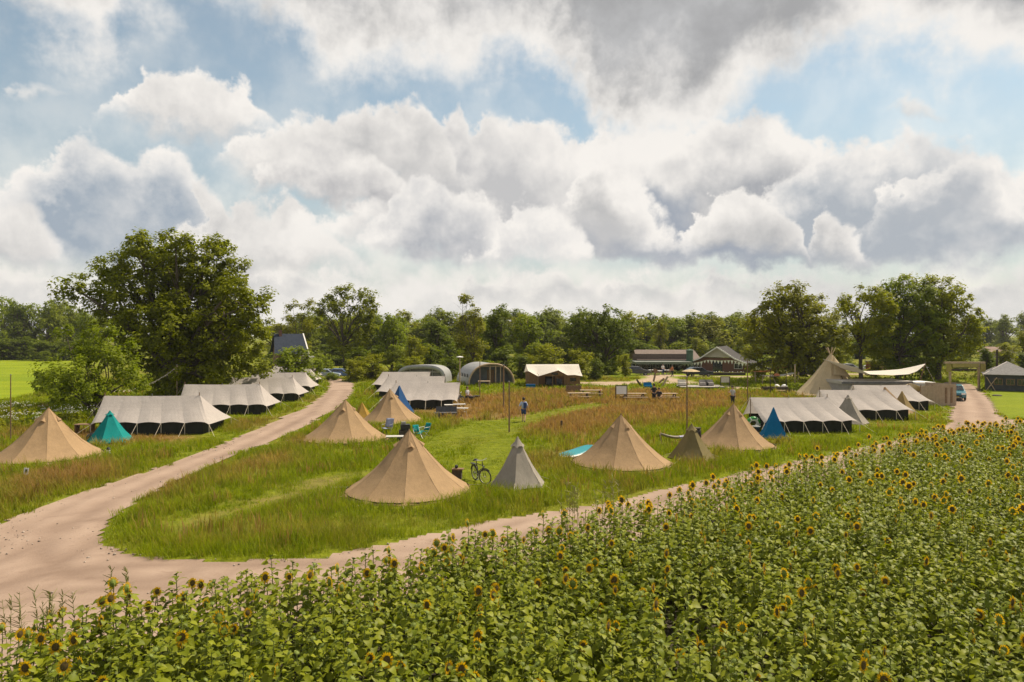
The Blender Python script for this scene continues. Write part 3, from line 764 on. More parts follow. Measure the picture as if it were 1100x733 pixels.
def limbs(mb, base, r0, fork, targets, seed, bend=0.25, twigs=None):
    """trunk from base to fork height, then bending limbs to the targets"""
    rr = random.Random(seed)
    top = V(base) + V((rr.uniform(-.2, .2), rr.uniform(-.2, .2), fork))
    mb.tube([V(base) + V((0, 0, -0.15)), V(base) + V((0, 0, 0.25)), V(base).lerp(top, 0.5) + V((rr.uniform(-.08, .08), rr.uniform(-.08, .08), 0)), top],
            [r0 * 1.5, r0 * 1.12, r0 * 0.92, r0 * 0.8], 8)
    for t in targets:
        t = V(t); q = top.lerp(t, 0.5) + V((rr.uniform(-1, 1), rr.uniform(-1, 1), rr.uniform(0.1, 1.0))) * bend * (t - top).length * 0.5
        mb.tube([top - V((0, 0, 0.3)), top.lerp(q, 0.55), q, q.lerp(t, 0.6) + V((0, 0, 0.1)), t], [r0 * 0.55, r0 * 0.42, r0 * 0.30, r0 * 0.17, r0 * 0.05], 6, cap=False)
        for _ in range(3):
            s = q.lerp(t, rr.uniform(0, .7)); e = s + V((rr.uniform(-1, 1), rr.uniform(-1, 1), rr.uniform(-.2, 1))) * (t - top).length * 0.2
            mb.tube([s, s.lerp(e, .5) + V((0, 0, .15)), e], [r0 * 0.16, r0 * 0.10, r0 * 0.03], 4, cap=False)

def tree(name, label, cat, loc, lobes, leafmat, r0, fork, dens=4.3, leaf=0.2, clump=0.8, per=26, seed=1, group=None, inner=0.35, flat=0.75, trunk=True, bend=0.25, tgt=9, crown='crown'):
    t = thing(name, label, cat, loc, 0, group)
    Vv, Q, C = leaf_cloud(lobes, dens, leaf, seed, clump, per, flat, inner)
    Vv[:, 2] = np.maximum(Vv[:, 2], 0.03)
    mesh_np(crown, Vv, Q, leafmat, parent=t)
    if trunk:
        rr = random.Random(seed); mb = MB()
        tg = [(l[0], l[1], l[2] + l[5] * 0.3) for l in lobes]
        tg += [tuple(V(C[rr.randrange(len(C))]) * 0.9) for _ in range(tgt)]
        limbs(mb, (0, 0, 0), r0, fork, tg, seed, bend)
        mb.build('trunk', BARK, t, smooth=True)
    return t

def pix_lobes(x0, Y, plist, seed=3, depth=0.9):
    """lobes traced from the photo as (px, py, r_px[, squash]) at distance Y, given real depth and thickness around x0"""
    rr = random.Random(seed); k = Y / F; out = []
    for q in plist:
        px, py, r = q[:3]; sq = q[3] if len(q) > 3 else 0.85
        dy = q[4] * k if len(q) > 4 else rr.uniform(-1, 1) * 2.2
        out.append(((px - x0) * k, dy, PZ(py, Y), r * k, r * k * depth, r * k * sq))
    return out

# big oak left of the road
Yo = 64
oak = [(178, 275, 30), (215, 272, 28), (148, 278, 28), (240, 290, 24), (118, 286, 22), (102, 302, 24), (88, 312, 17), (130, 312, 32), (165, 310, 38), (205, 312, 42), (240, 325, 32), (262, 312, 18),
       (262, 345, 28), (278, 330, 14), (286, 318, 10), (230, 360, 38), (195, 350, 40), (160, 350, 34), (130, 345, 24), (150, 385, 30), (185, 390, 36), (225, 395, 36), (262, 385, 26), (276, 362, 16), (100, 330, 14), (205, 425, 28), (245, 420, 22), (165, 420, 24),
       (190, 300, 34, .8, 50), (210, 350, 40, .8, 60), (170, 350, 38, .8, 55), (185, 385, 34, .8, 50), (155, 262, 16), (195, 258, 15), (225, 260, 14)]
x0 = 188
tree('oak_tree', 'broad old oak with dark spreading crown, tallest tree, behind the left row of ridge tents', 'tree', (PX(x0, Yo), Yo, 0), pix_lobes(x0, Yo, oak, 5), L_OAK, 0.55, 3.2,
     dens=5.2, leaf=0.155, clump=0.72, per=44, seed=21, inner=0.25, bend=0.2, tgt=16)
# light leafy small tree in front of the oak
Ys = 52; x0 = 100
small = [(95, 362, 16), (82, 380, 22), (110, 380, 24), (70, 402, 24), (100, 405, 28), (128, 398, 20), (60, 424, 18), (88, 428, 22), (118, 424, 20), (138, 412, 14), (78, 358, 10), (110, 352, 9), (128, 372, 12), (50, 410, 9)]
tree('leafy_tree', 'light green bushy small tree in front of the big oak at its left', 'tree', (PX(x0, Ys), Ys, 0), pix_lobes(x0, Ys, small, 6), L_MID, 0.14, 0.8,
     dens=4.9, leaf=0.11, clump=0.5, per=30, seed=22, inner=0.2)

# the two oaks on the right
Yr = 92; x0 = 860
o2 = [(850, 318, 18), (830, 322, 16), (872, 325, 18), (815, 335, 14), (808, 350, 14), (835, 345, 24), (862, 348, 26), (885, 345, 18), (893, 362, 14), (820, 368, 18), (845, 372, 24), (872, 372, 22), (890, 380, 14), (812, 384, 12), (835, 392, 16), (880, 394, 16), (858, 392, 18), (815, 396, 12), (850, 312, 12), (865, 340, 24, .8, 30), (845, 355, 24, .8, 35)]
tree('oak_tree', 'round oak with olive brown crown standing left of the big tipi', 'tree', (PX(x0, Yr), Yr, 0), pix_lobes(x0, Yr, o2, 7), L_BIRCH, 0.5, 3.0, dens=5.2, leaf=0.19, clump=0.8, per=30, seed=23, inner=0.25, tgt=14)
Yr = 94; x0 = 925
o3 = [(930, 316, 14), (920, 330, 15), (942, 328, 16), (912, 322, 9), (935, 350, 18), (915, 352, 10), (950, 350, 14), (930, 372, 12), (948, 378, 12), (905, 330, 6), (912, 375, 9)]
tree('slender_tree', 'slender open tree with bare dark trunk just right of the tipi top', 'tree', (PX(x0, Yr), Yr, 0), pix_lobes(x0, Yr, o3, 8), L_LIGHT, 0.26, 5.0, dens=5.2, leaf=0.18, clump=0.7, per=28, seed=24, inner=0.2)
Yr = 96; x0 = 965
o4 = [(965, 308, 15), (952, 322, 18), (978, 318, 20), (965, 340, 24), (985, 345, 24), (950, 355, 18), (968, 370, 24), (988, 374, 20), (950, 382, 14), (975, 392, 16), (958, 396, 12), (992, 394, 14), (970, 340, 24, .8, 30)]
tree('broad_tree', 'leafy tree in the middle of the tall group behind the white stretch canopy', 'tree', (PX(x0, Yr), Yr, 0), pix_lobes(x0, Yr, o4, 9), L_MID, 0.34, 3.6, dens=5.8, leaf=0.19, clump=0.85, per=32, seed=25, inner=0.3)
Yr = 95; x0 = 1008
o5 = [(995, 308, 14), (1012, 312, 18), (1030, 322, 16), (1038, 340, 12), (1000, 330, 22), (1022, 340, 24), (1012, 360, 26), (1034, 362, 14), (1000, 378, 20), (1025, 380, 18), (1042, 352, 9), (1010, 395, 14), (1010, 335, 24, .8, 30), (985, 300, 9)]
tree('broad_tree', 'bright rounded tree at the right end of the tall group behind the white stretch canopy', 'tree', (PX(x0, Yr), Yr, 0), pix_lobes(x0, Yr, o5, 10), L_LIGHT, 0.36, 3.0, dens=5.8, leaf=0.19, clump=0.85, per=32, seed=26, inner=0.3)
# round dark tree in the middle distance
Yr = 112; x0 = 648
o6 = [(645, 338, 12), (628, 342, 14), (662, 343, 14), (618, 354, 11), (640, 355, 20), (664, 358, 16), (675, 370, 9), (625, 370, 16), (650, 374, 20), (668, 382, 10), (635, 385, 14), (612, 366, 7), (645, 360, 20, .8, 25)]
tree('dense_tree', 'dense round dark green tree standing alone right of the canvas safari tent', 'tree', (PX(x0, Yr), Yr, 0), pix_lobes(x0, Yr, o6, 11), L_DARK, 0.4, 2.0, dens=5.2, leaf=0.2, clump=0.85, per=30, seed=27, inner=0.3)
# tall open trees beyond the left road
Yr = 118; x0 = 370
o7 = [(372, 314, 10), (355, 320, 10), (390, 318, 12), (345, 332, 9), (368, 332, 13), (392, 336, 14), (398, 350, 9), (352, 350, 10), (376, 352, 14), (390, 366, 12), (360, 368, 9), (340, 344, 6), (378, 376, 12), (402, 330, 6)]
tree('oak_tree', 'tall open oak with see-through crown where the left road ends', 'tree', (PX(x0, Yr), Yr, 0), pix_lobes(x0, Yr, o7, 12), L_OAK, 0.22, 4.6, dens=5.2, leaf=0.2, clump=0.8, per=36, seed=28, inner=0.2, tgt=14)
Yr = 122; x0 = 322
o8 = [(316, 328, 7), (328, 328, 8), (308, 340, 7), (322, 345, 11), (334, 350, 8), (318, 362, 12), (330, 372, 9), (310, 356, 6)]
tree('birch_tree', 'feathery pale birch behind the blue-grey roofed house', 'tree', (PX(x0, Yr), Yr, 0), pix_lobes(x0, Yr, o8, 13), L_BIRCH, 0.13, 3.0, dens=4.5, leaf=0.17, clump=0.7, per=30, seed=29, inner=0.2)
Yr = 105; x0 = 508
o9 = [(502, 324, 6, 1.1), (508, 338, 8, 1.1), (498, 345, 8), (510, 355, 11), (499, 365, 11), (514, 372, 10), (505, 384, 11), (497, 318, 4), (516, 345, 6)]
tree('poplar_tree', 'tall narrow pale green tree with a leaning tip behind the metal arch hut', 'tree', (PX(x0, Yr), Yr, 0), pix_lobes(x0, Yr, o9, 14), L_BIRCH, 0.13, 3.0, dens=5.5, leaf=0.17, clump=0.65, per=34, seed=30, inner=0.25)

# templates for the rest of the wood, 1 unit = 1 m, about 10 m tall; copies share the meshes
def template(seed, mat, w=3.6, h=10.0, kind='round', dens=3.8):
    rr = random.Random(seed); lobes = []
    if kind == 'round':
        for i in range(16):
            a = rr.uniform(0, 6.28); q = rr.uniform(0.1, 0.62); z = rr.uniform(0.16, 0.88)
            k = math.sin(math.pi * min(1, (z - 0.08) / 0.98)) ** 0.6
            lobes.append((math.cos(a) * w * q * k, math.sin(a) * w * q * k, h * z, w * rr.uniform(.3, .5), w * rr.uniform(.3, .5), w * rr.uniform(.28, .42)))
        lobes.append((0, 0, h * 0.86, w * .4, w * .4, w * .38))
    else:
        for i in range(9):
            z = 0.2 + 0.72 * i / 8; k = (1.06 - z) * 1.1
            lobes.append((rr.uniform(-.3, .3), rr.uniform(-.3, .3), h * z, w * k * 0.75, w * k * 0.75, h * 0.10))
    t = tree('woodland_tree', 'tree', 'tree', (0, 0, 0), lobes, mat, 0.26, h * 0.25, dens=dens, leaf=0.21, clump=0.8, per=22, seed=seed, inner=0.4, tgt=5)
    return t
TPL = {'mid': template(41, L_MID), 'dark': template(42, L_DARK), 'light': template(43, L_LIGHT), 'birch': template(44, L_BIRCH), 'far': template(45, L_FAR), 'far2': template(46, L_FAR, 4.2), 'cone': template(47, L_DARK, 2.2, 10, 'cone')}
used_tpl = set()
def plant(kind, px, top, wpx, Y, label, name='woodland_tree', cat='tree', group=None, rz=None, base=0.0):
    src = TPL[kind]
    t = src if kind not in used_tpl else copy_tree(src)
    used_tpl.add(kind)
    h = PZ(top, Y) - base; w = wpx / F * Y
    t.name = name; t.location = (PX(px, Y), Y, base)
    t.scale = (w / 7.4, w / 7.4, h / 10.6)
    t.rotation_euler = (0, 0, random.uniform(0, 6.28) if rz is None else rz)
    t['label'] = label; t['category'] = cat
    if group: t['group'] = group
    return t
# trees one can point to
plant('mid', 421, 330, 44, 120, 'mid green tree right of the tall open oak at the end of the left road')
plant('dark', 466, 338, 58, 122, 'dark bushy tree between the end of the road and the narrow pale tree')
plant('dark', 536, 322, 52, 116, 'tall dark tree directly right of the narrow pale leaning tree')
plant('mid', 567, 331, 52, 118, 'mid green tree behind the gap between metal hut and safari tent')
plant('light', 443, 358, 34, 108, 'yellowish green tree low behind the silver tunnel tent')
plant('light', 747, 360, 28, 150, 'round yellow-green bush tree rising behind the long restaurant roof', 'bush_tree')
plant('cone', 770, 362, 22, 150, 'dark conical conifer behind the restaurant gable', 'conifer_tree')
plant('birch', 709, 337, 26, 165, 'thin open-crowned tree rising above the wood left of the restaurant gable')
plant('birch', 765, 333, 60, 170, 'tall pale olive tree behind the restaurant gable')
plant('light', 795, 360, 26, 130, 'bright green tree between the restaurant and the round oak')
plant('dark', 1058, 370, 26, 100, 'dark tree beside the wooden gate at the right')
plant('light', 1080, 366, 34, 118, 'bright yellow-green tree behind the dark pyramid-roofed pavilion')
plant('light', 1100, 352, 30, 130, 'bright green tree at the right border above the pavilion roof')
plant('light', 672, 378, 22, 104, 'small bright round tree in front of the restaurant terrace', 'small_tree')
plant('light', 898, 372, 30, 104, 'bright undergrowth tree behind the shoulder of the big tipi', 'small_tree')
plant('light', 940, 377, 40, 102, 'bright bushy tree low beneath the slender open tree', 'small_tree')
for px, top, w, Y, k, lb in [(316, 366, 64, 84, 'mid', 'dark bush below the blue-grey roofed house'), (355, 398, 20, 96, 'mid', 'low hedge bush beside the end of the left road'), (338, 380, 30, 92, 'mid', 'green bush right of the blue-grey roofed house'),
                             (378, 383, 34, 94, 'light', 'first bush of the hedge right of the road end'), (402, 377, 48, 97, 'light', 'large rounded hedge bush behind the left ends of the middle ridge tents'), (446, 380, 44, 99, 'light', 'hedge bush behind the silver tunnel tent'),
                             (484, 381, 36, 98, 'dark', 'hedge bush between tunnel tent and metal hut'), (528, 384, 40, 99, 'mid', 'hedge bush behind the metal arch hut'), (560, 378, 40, 98, 'dark', 'hedge bush right of the metal arch hut'),
                             (588, 366, 52, 100, 'light', 'tall bright hedge bush behind the safari tent'), (618, 372, 44, 99, 'light', 'hedge bush behind the right end of the safari tent roof'), (640, 383, 30, 96, 'dark', 'dark hedge bush at the right end of the hedge beside the safari tent'),
                             (430, 388, 26, 95, 'dark', 'dark low hedge bush in front of the hedge behind the middle ridge tents'), (470, 388, 30, 96, 'mid', 'low hedge bush touching the right end of the tunnel tent')]:
    plant(k, px, top, w, Y, lb, 'hedge_bush', 'bush', 'hedge bushes behind the tents', base=-1.2)
# the wood in the distance: trees alike enough to share their words
rr = random.Random(5)
UND = [(300, 379, 46, 112), (345, 376, 40, 110), (385, 370, 46, 112), (425, 368, 50, 113), (462, 366, 50, 112), (500, 372, 46, 110), (540, 368, 56, 112), (575, 366, 50, 114), (612, 368, 50, 112), (655, 384, 36, 110),
       (690, 368, 60, 150), (730, 366, 60, 152), (800, 372, 60, 135), (835, 378, 60, 128), (870, 384, 46, 126), (905, 380, 50, 130), (950, 382, 56, 132), (990, 380, 56, 130), (1030, 380, 50, 122), (1062, 378, 40, 120), (1100, 376, 40, 122)]
for i, (px, top, w, Y) in enumerate(UND):
    plant(('dark', 'mid', 'dark', 'far')[i % 4], px, top, w, Y, 'one of the low bushy trees filling the gaps below the crowns', 'understorey_tree', group='understorey trees', base=-2.2)
G1 = 'trees of the wood closing the view in the middle'
for i in range(46):
    px = 296 + i * 11.6 + rr.uniform(-6, 6); Y = rr.uniform(165, 215)
    prof = np.interp(px, [300, 340, 430, 480, 600, 680, 720, 760, 820], [340, 337, 332, 333, 333, 333, 331, 333, 340])
    plant(rr.choice(['far', 'far2', 'mid', 'dark', 'far', 'light', 'birch']), px, prof + rr.uniform(-5, 7), rr.uniform(40, 60), Y, 'one of the mixed green trees in the wood behind hedge and restaurant', group=G1)
for i in range(12):
    px = -100 + i * 18
    plant('dark', px, 364 + rr.uniform(-6, 6), 50, 174 + rr.uniform(-3, 3), 'one of the low dark trees at the foot of the left wood', 'understorey_tree', group='low trees at the foot of the left wood', base=-3)
for i in range(10):
    px = 300 + i * 55 + rr.uniform(-15, 15)
    plant('dark', px, 366 + rr.uniform(-6, 6), 70, 150 + rr.uniform(-8, 8), 'low dark understorey tree below the wood closing the view', 'understorey_tree', group='understorey trees in the middle wood', base=-3)
G2 = 'trees of the wood beyond the left field'
for i in range(17):
    px = -110 + i * 14.5 + rr.uniform(-5, 5); Y = rr.uniform(176, 215)
    plant(rr.choice(['far', 'mid', 'far2', 'dark']), px, np.interp(px, [-120, 0, 40, 80, 130], [318, 316, 313, 325, 340]) + rr.uniform(-4, 7), rr.uniform(30, 46), Y, 'one of the tall trees in the wood edging the left field', group=G2)
plant('mid', 48, 376, 16, 165, 'small round bush standing alone at the far edge of the bright left field', 'field_bush', 'bush')
G3 = 'trees of the hazy wood far off on the right'
for i in range(24):
    px = 860 + i * 12.5 + rr.uniform(-6, 6); Y = rr.uniform(300, 360)
    plant(rr.choice(['far', 'far2']), px, 338 + rr.uniform(-4, 5) + max(0, 960 - px) * 0.08, rr.uniform(26, 40), Y, 'one of the trees in the hazy wood far off at the right', group=G3)
for i in range(12):
    px = 800 + i * 24 + rr.uniform(-8, 8); Y = rr.uniform(175, 215)
    plant(rr.choice(['dark', 'mid']), px, 362 + rr.uniform(-5, 6), rr.uniform(34, 50), Y, 'one of the low dark trees behind the car park at the right', 'understorey_tree', group='low trees behind the car park', base=-3)
# ------------------------------------------------------------------ tents
TAN = canvas_mat('tan_canvas', (0.390, 0.262, 0.145), 0.20)
GREY = canvas_mat('grey_canvas', (0.520, 0.470, 0.440), 0.30, 0.10)
PALE = canvas_mat('pale_grey_canvas', (0.33, 0.295, 0.25), 0.2)
OLIVE = canvas_mat('olive_canvas', (0.21, 0.170, 0.075), 0.2)
TEAL = canvas_mat('teal_canvas', (0.010, 0.26, 0.25), 0.25)
BLUE = canvas_mat('blue_canvas', (0.008, 0.155, 0.34), 0.2)
NAVY = canvas_mat('navy_canvas', (0.03, 0.10, 0.26), 0.2)
CREAM = canvas_mat('cream_canvas', (0.58, 0.46, 0.285), 0.22)
WHITEC = canvas_mat('white_canvas', (0.70, 0.65, 0.58), 0.25, 0.06)
BROWNC = canvas_mat('brown_canvas', (0.23, 0.14, 0.070), 0.15)
SEAM = canvas_mat('seam_tape', (0.36, 0.242, 0.135), 0.05)
HEM = canvas_mat('hem_tape', (0.46, 0.32, 0.195), 0.1)
DARKC = canvas_mat('dark_shade_canvas', (0.028, 0.030, 0.024), 0.1)  # near-black canvas standing in for shade under hems, eaves and in a doorway
ROPE = plain('rope', (0.62, 0.54, 0.42), 0.9, 0.1, 20)
WOOD = plain('wood', (0.20, 0.125, 0.070), 0.85, 0.35, 8, bump=0.4)
PALEWOOD = plain('pale_wood', (0.42, 0.31, 0.20), 0.85, 0.25, 7, bump=0.4)
DARKWOOD = plain('dark_wood', (0.060, 0.045, 0.034), 0.85, 0.3, 8, bump=0.4)
STEEL = plain('grey_steel', (0.30, 0.30, 0.30), 0.45, 0.12, 8, metal=0.6)
WHITEP = plain('white_paint', (0.75, 0.73, 0.70), 0.6, 0.06, 5)
BLACK = plain('black_plastic', (0.016, 0.016, 0.018), 0.5, 0.2, 10)

def panel_cone(n, prof, sag=0.035, sub=4, rot=0.0, skip=(), wav=0.0, apex=(0, 0)):
    """conical canvas of n panels; every panel keeps its own verts so the seams stay crisp. prof: (r, z) from the apex down"""
    mb = MB()
    for k in range(n):
        if k in skip: continue
        a0 = rot + 2 * math.pi * k / n; a1 = rot + 2 * math.pi * (k + 1) / n
        vs, fs = [], []
        for i, (r, z) in enumerate(prof):
            t = i / (len(prof) - 1)
            p0 = V((r * math.cos(a0), r * math.sin(a0), z)); p1 = V((r * math.cos(a1), r * math.sin(a1), z))
            off = V((apex[0], apex[1], 0)) * (1 - t) ** 1.2
            for j in range(sub + 1):
                u = j / sub; p = p0.lerp(p1, u); w = 4 * u * (1 - u)
                q = V((p.x, p.y, 0)); ln = max(q.length, 1e-4)
                p += V((p.x / ln, p.y / ln, 0.5)) * (0.010 * math.sin(u * 17 + k * 2.1 + t * 5) * math.sin(t * 9 + k * 1.7) + 0.006 * math.sin(t * 31 + u * 4 + k)) * min(1, r)
                p -= V((p.x / ln, p.y / ln, -0.35)) * sag * w * r * 0.5 * math.sin(math.pi * min(1, t * 0.95 + .05))
                if i == len(prof) - 1: p.z += wav * w
                vs.append(p + off)
        W = sub + 1
        for i in range(len(prof) - 1):
            for j in range(sub): fs.append((i * W + j, (i + 1) * W + j, (i + 1) * W + j + 1, i * W + j + 1))
        mb.add(vs, fs)
    return mb

def hood(a, r, z, s, slope, out=0.10):
    """small vent hood on the cone at angle a"""
    mb = MB(); c, sn = math.cos(a), math.sin(a)
    fn = lambda rr, t, zz: (c * rr - sn * t, sn * rr + c * t, zz)
    mb.add([fn(r - s * 0.55, 0, z + s * 0.55 * slope), fn(r + 0.02, -s * .5, z - s * .1), fn(r + 0.02, s * .5, z - s * .1), fn(r + out, 0, z + s * .12),
            fn(r + out * .9, -s * .28, z - s * .0), fn(r + out * .9, s * .28, z)],
           [(0, 1, 4), (0, 4, 3), (0, 3, 5), (0, 5, 2)])
    return mb

def bell_tent(label, px, py, R, h, rot=0.0, n=10, mat=None, lean=(0, 0), doors=(), group='tan bell tents'):
    mat = mat or TAN
    x, y = G(px, py)
    t = thing('bell_tent', label, 'tent', (x, y, 0), 0, group)
    prof = []
    for i in range(11):
        q = i / 10; r = R * (0.012 + 0.988 * q); z = 0.11 + (h - 0.11) * ((1 - q) - 0.135 * math.sin(math.pi * q) * (0.55 + 0.45 * q) - 0.02 * q)
        prof.append((r, z))
    panel_cone(n, prof, 0.05, 4, rot, wav=0.04, apex=lean).build('canvas', mat, t, smooth=True, fix=False)
    sm = MB()
    for k in range(n):
        a = rot + 2 * math.pi * k / n
        sm.tube([(q[0] * math.cos(a) + lean[0] * (1 - i / 10) ** 1.2, q[0] * math.sin(a) + lean[1] * (1 - i / 10) ** 1.2, q[1] + .004) for i, q in enumerate(prof)], .006, 4, cap=False)
    sm.build('seam', SEAM, t)
    e = prof[-1]; hm = MB()
    for k in range(n):
        a0 = rot + 2 * math.pi * k / n; a1 = rot + 2 * math.pi * (k + 1) / n
        for j in range(4):
            P = []
            for u in (j / 4, (j + 1) / 4):
                p = V((math.cos(a0), math.sin(a0), 0)).lerp(V((math.cos(a1), math.sin(a1), 0)), u) * (e[0] + 0.004); P.append(V((p.x, p.y, e[1] + 0.04 * 4 * u * (1 - u))))
            hm.add([P[0] + V((0, 0, .02)), P[1] + V((0, 0, .02)), P[1] * 1.004 - V((0, 0, .07)), P[0] * 1.004 - V((0, 0, .07))], [(0, 1, 2, 3)])
    hm.build('hem', HEM, t, fix=False)
    wl = MB(); wl.lathe([(R * 0.95, 0.0), (R * 0.95, 0.16)], n * 2); wl.build('wall', DARKC, t)  # low wall, its dark colour paints the shade of the gap below the hem
    rp = prof[2]; sl = (prof[1][1] - prof[3][1]) / (prof[3][0] - prof[1][0])
    for k in range(4):
        a = rot + math.pi / n + 2 * math.pi * (k + 0.13) / 4
        m = hood(a, rp[0] * 0.98, rp[1] + .02, R * 0.12, sl, R * 0.035)
        for i, v in enumerate(m.v): m.v[i] = (v[0] + lean[0] * .76, v[1] + lean[1] * .76, v[2])
        m.build('vent_hood', mat, t, fix=False)
    c = MB(); c.tube([(lean[0], lean[1], h - 0.12), (lean[0], lean[1], h + 0.06)], [0.06, 0.02], 8); c.build('pole_tip', WOOD, t)
    for k in range(n):
        a = rot + 2 * math.pi * k / n; d = V((math.cos(a), math.sin(a), 0)); g = MB()
        p0 = d * e[0] + V((0, 0, e[1])); p1 = d * (e[0] + 0.75) + V((0, 0, 0.02))
        g.tube([p0, p1], 0.012, 4); g.tube([p1 + V((0, 0, .06)), p1 - V((0, 0, .1))], 0.012, 4)
        g.build('guy_rope', ROPE, t)
    return t

bell_tent('largest tan bell tent nearest the road bend, beside the parked bicycle', 438.5, 528.5, 2.66, 2.50, math.radians(-13), lean=(0.04, 0))
bell_tent('tan bell tent left of the meadow, standing beside the left road', 371, 472.5, 2.74, 2.42, math.radians(-30), lean=(0.0, 0))
bell_tent('tan bell tent partly hiding a blue awning, in front of the middle ridge tents', 421, 453.8, 2.45, 2.42, math.radians(-8), lean=(-0.15, 0))
bell_tent('tan bell tent at the left border with a white paper sign in front', 51, 492, 2.66, 2.58, math.radians(-21), lean=(0.05, 0))
bell_tent('tan bell tent with a turquoise paddle board lying against its left side', 667, 499, 2.58, 2.45, math.radians(0))
bell_tent('tan bell tent between the small olive tent and the blue pyramid tent', 787, 479.5, 2.45, 2.42, math.radians(9), lean=(0.05, 0))

def cone_tent(name, label, px, py, R, h, mat, n=6, rot=0.0, yoff=0, lean=(0, 0), cap=True, sq=1.0, group=None, hoodz=0.82):
    x, y = G(px, py)
    t = thing(name, label, 'tent', (x, y, 0), 0, group)
    prof = []
    for i in range(9):
        q = i / 8; prof.append((R * (0.03 + 0.97 * q), 0.05 + (h - 0.05) * ((1 - q) - 0.07 * math.sin(math.pi * q))))
    m = panel_cone(n, prof, 0.06, 4, rot, wav=0.05, apex=lean)
    m.v = [(a, b * sq, c) for a, b, c in m.v]
    m.build('canvas', mat, t, smooth=True, fix=False)
    if cap:
        c = MB(); z0 = h * hoodz; k = (1 - hoodz)
        cm = panel_cone(n, [(0.01, h + 0.03), (R * k * 0.62, h * (1 - k * .5)), (R * (k + 0.055), z0 - 0.02)], 0.02, 3, rot, wav=0.10, apex=(0, 0))
        cm.v = [(a + lean[0] * .93, b * sq + lean[1] * .93, z) for a, b, z in cm.v]
        cm.build('vent_cap', mat, t, smooth=True, fix=False)
    for k in range(n):
        a = rot + 2 * math.pi * k / n; d = V((math.cos(a), math.sin(a) * sq, 0)); g = MB()
        p0 = d * R * 0.80 + V((0, 0, h * 0.16)); p1 = d * (R + 0.55) + V((0, 0, 0.02)); g.tube([p0, p1], 0.008, 4); g.build('guy_rope', ROPE, t)
    return t
cone_tent('teepee_tent', 'small grey teepee tent with a hooded top, right of the bicycle', 556, 521.5, 1.28, 2.05, PALE, 6, math.radians(24), hoodz=0.80)
cone_tent('teepee_tent', 'small olive green teepee tent under a tall wooden pole', 743, 493.5, 1.24, 1.82, OLIVE, 6, math.radians(-12), hoodz=0.80)
cone_tent('teepee_tent', 'small teal tent in front of the nearest left ridge tent', 118, 475, 1.32, 1.86, TEAL, 6, math.radians(-20), hoodz=0.86)
cone_tent('pyramid_tent', 'bright blue pyramid tent in front of the nearest right ridge tent', 831, 471, 1.12, 1.92, BLUE, 4, math.radians(32), cap=False)
cone_tent('teepee_tent', 'small mustard tent peeking out between two tan bell tents', 389, 452, 1.0, 1.35, canvas_mat('mustard_canvas', (0.38, 0.24, 0.05), 0.2), 6, 0.3, cap=False)
cone_tent('pyramid_tent', 'navy blue awning tent peeking out right of a tan bell tent', 429, 446, 1.35, 2.35, NAVY, 4, math.radians(8), cap=False)
cone_tent('teepee_tent', 'small pale grey tent leaning against the nearest right ridge tent', 911, 455, 1.45, 2.05, PALE, 6, math.radians(-14), hoodz=0.86)
cone_tent('awning_tent', 'tan awning tent at the right end of the second right ridge tent', 958, 446.5, 1.9, 2.25, TAN, 4, math.radians(-6), cap=False, lean=(-0.55, 0), sq=0.8)
cone_tent('awning_tent', 'small olive tan awning tent squeezed between the two farther right ridge tents', 969, 443, 1.2, 1.75, canvas_mat('olive_tan_canvas', (0.33, 0.24, 0.11), 0.2), 4, math.radians(-2), cap=False, sq=0.8)

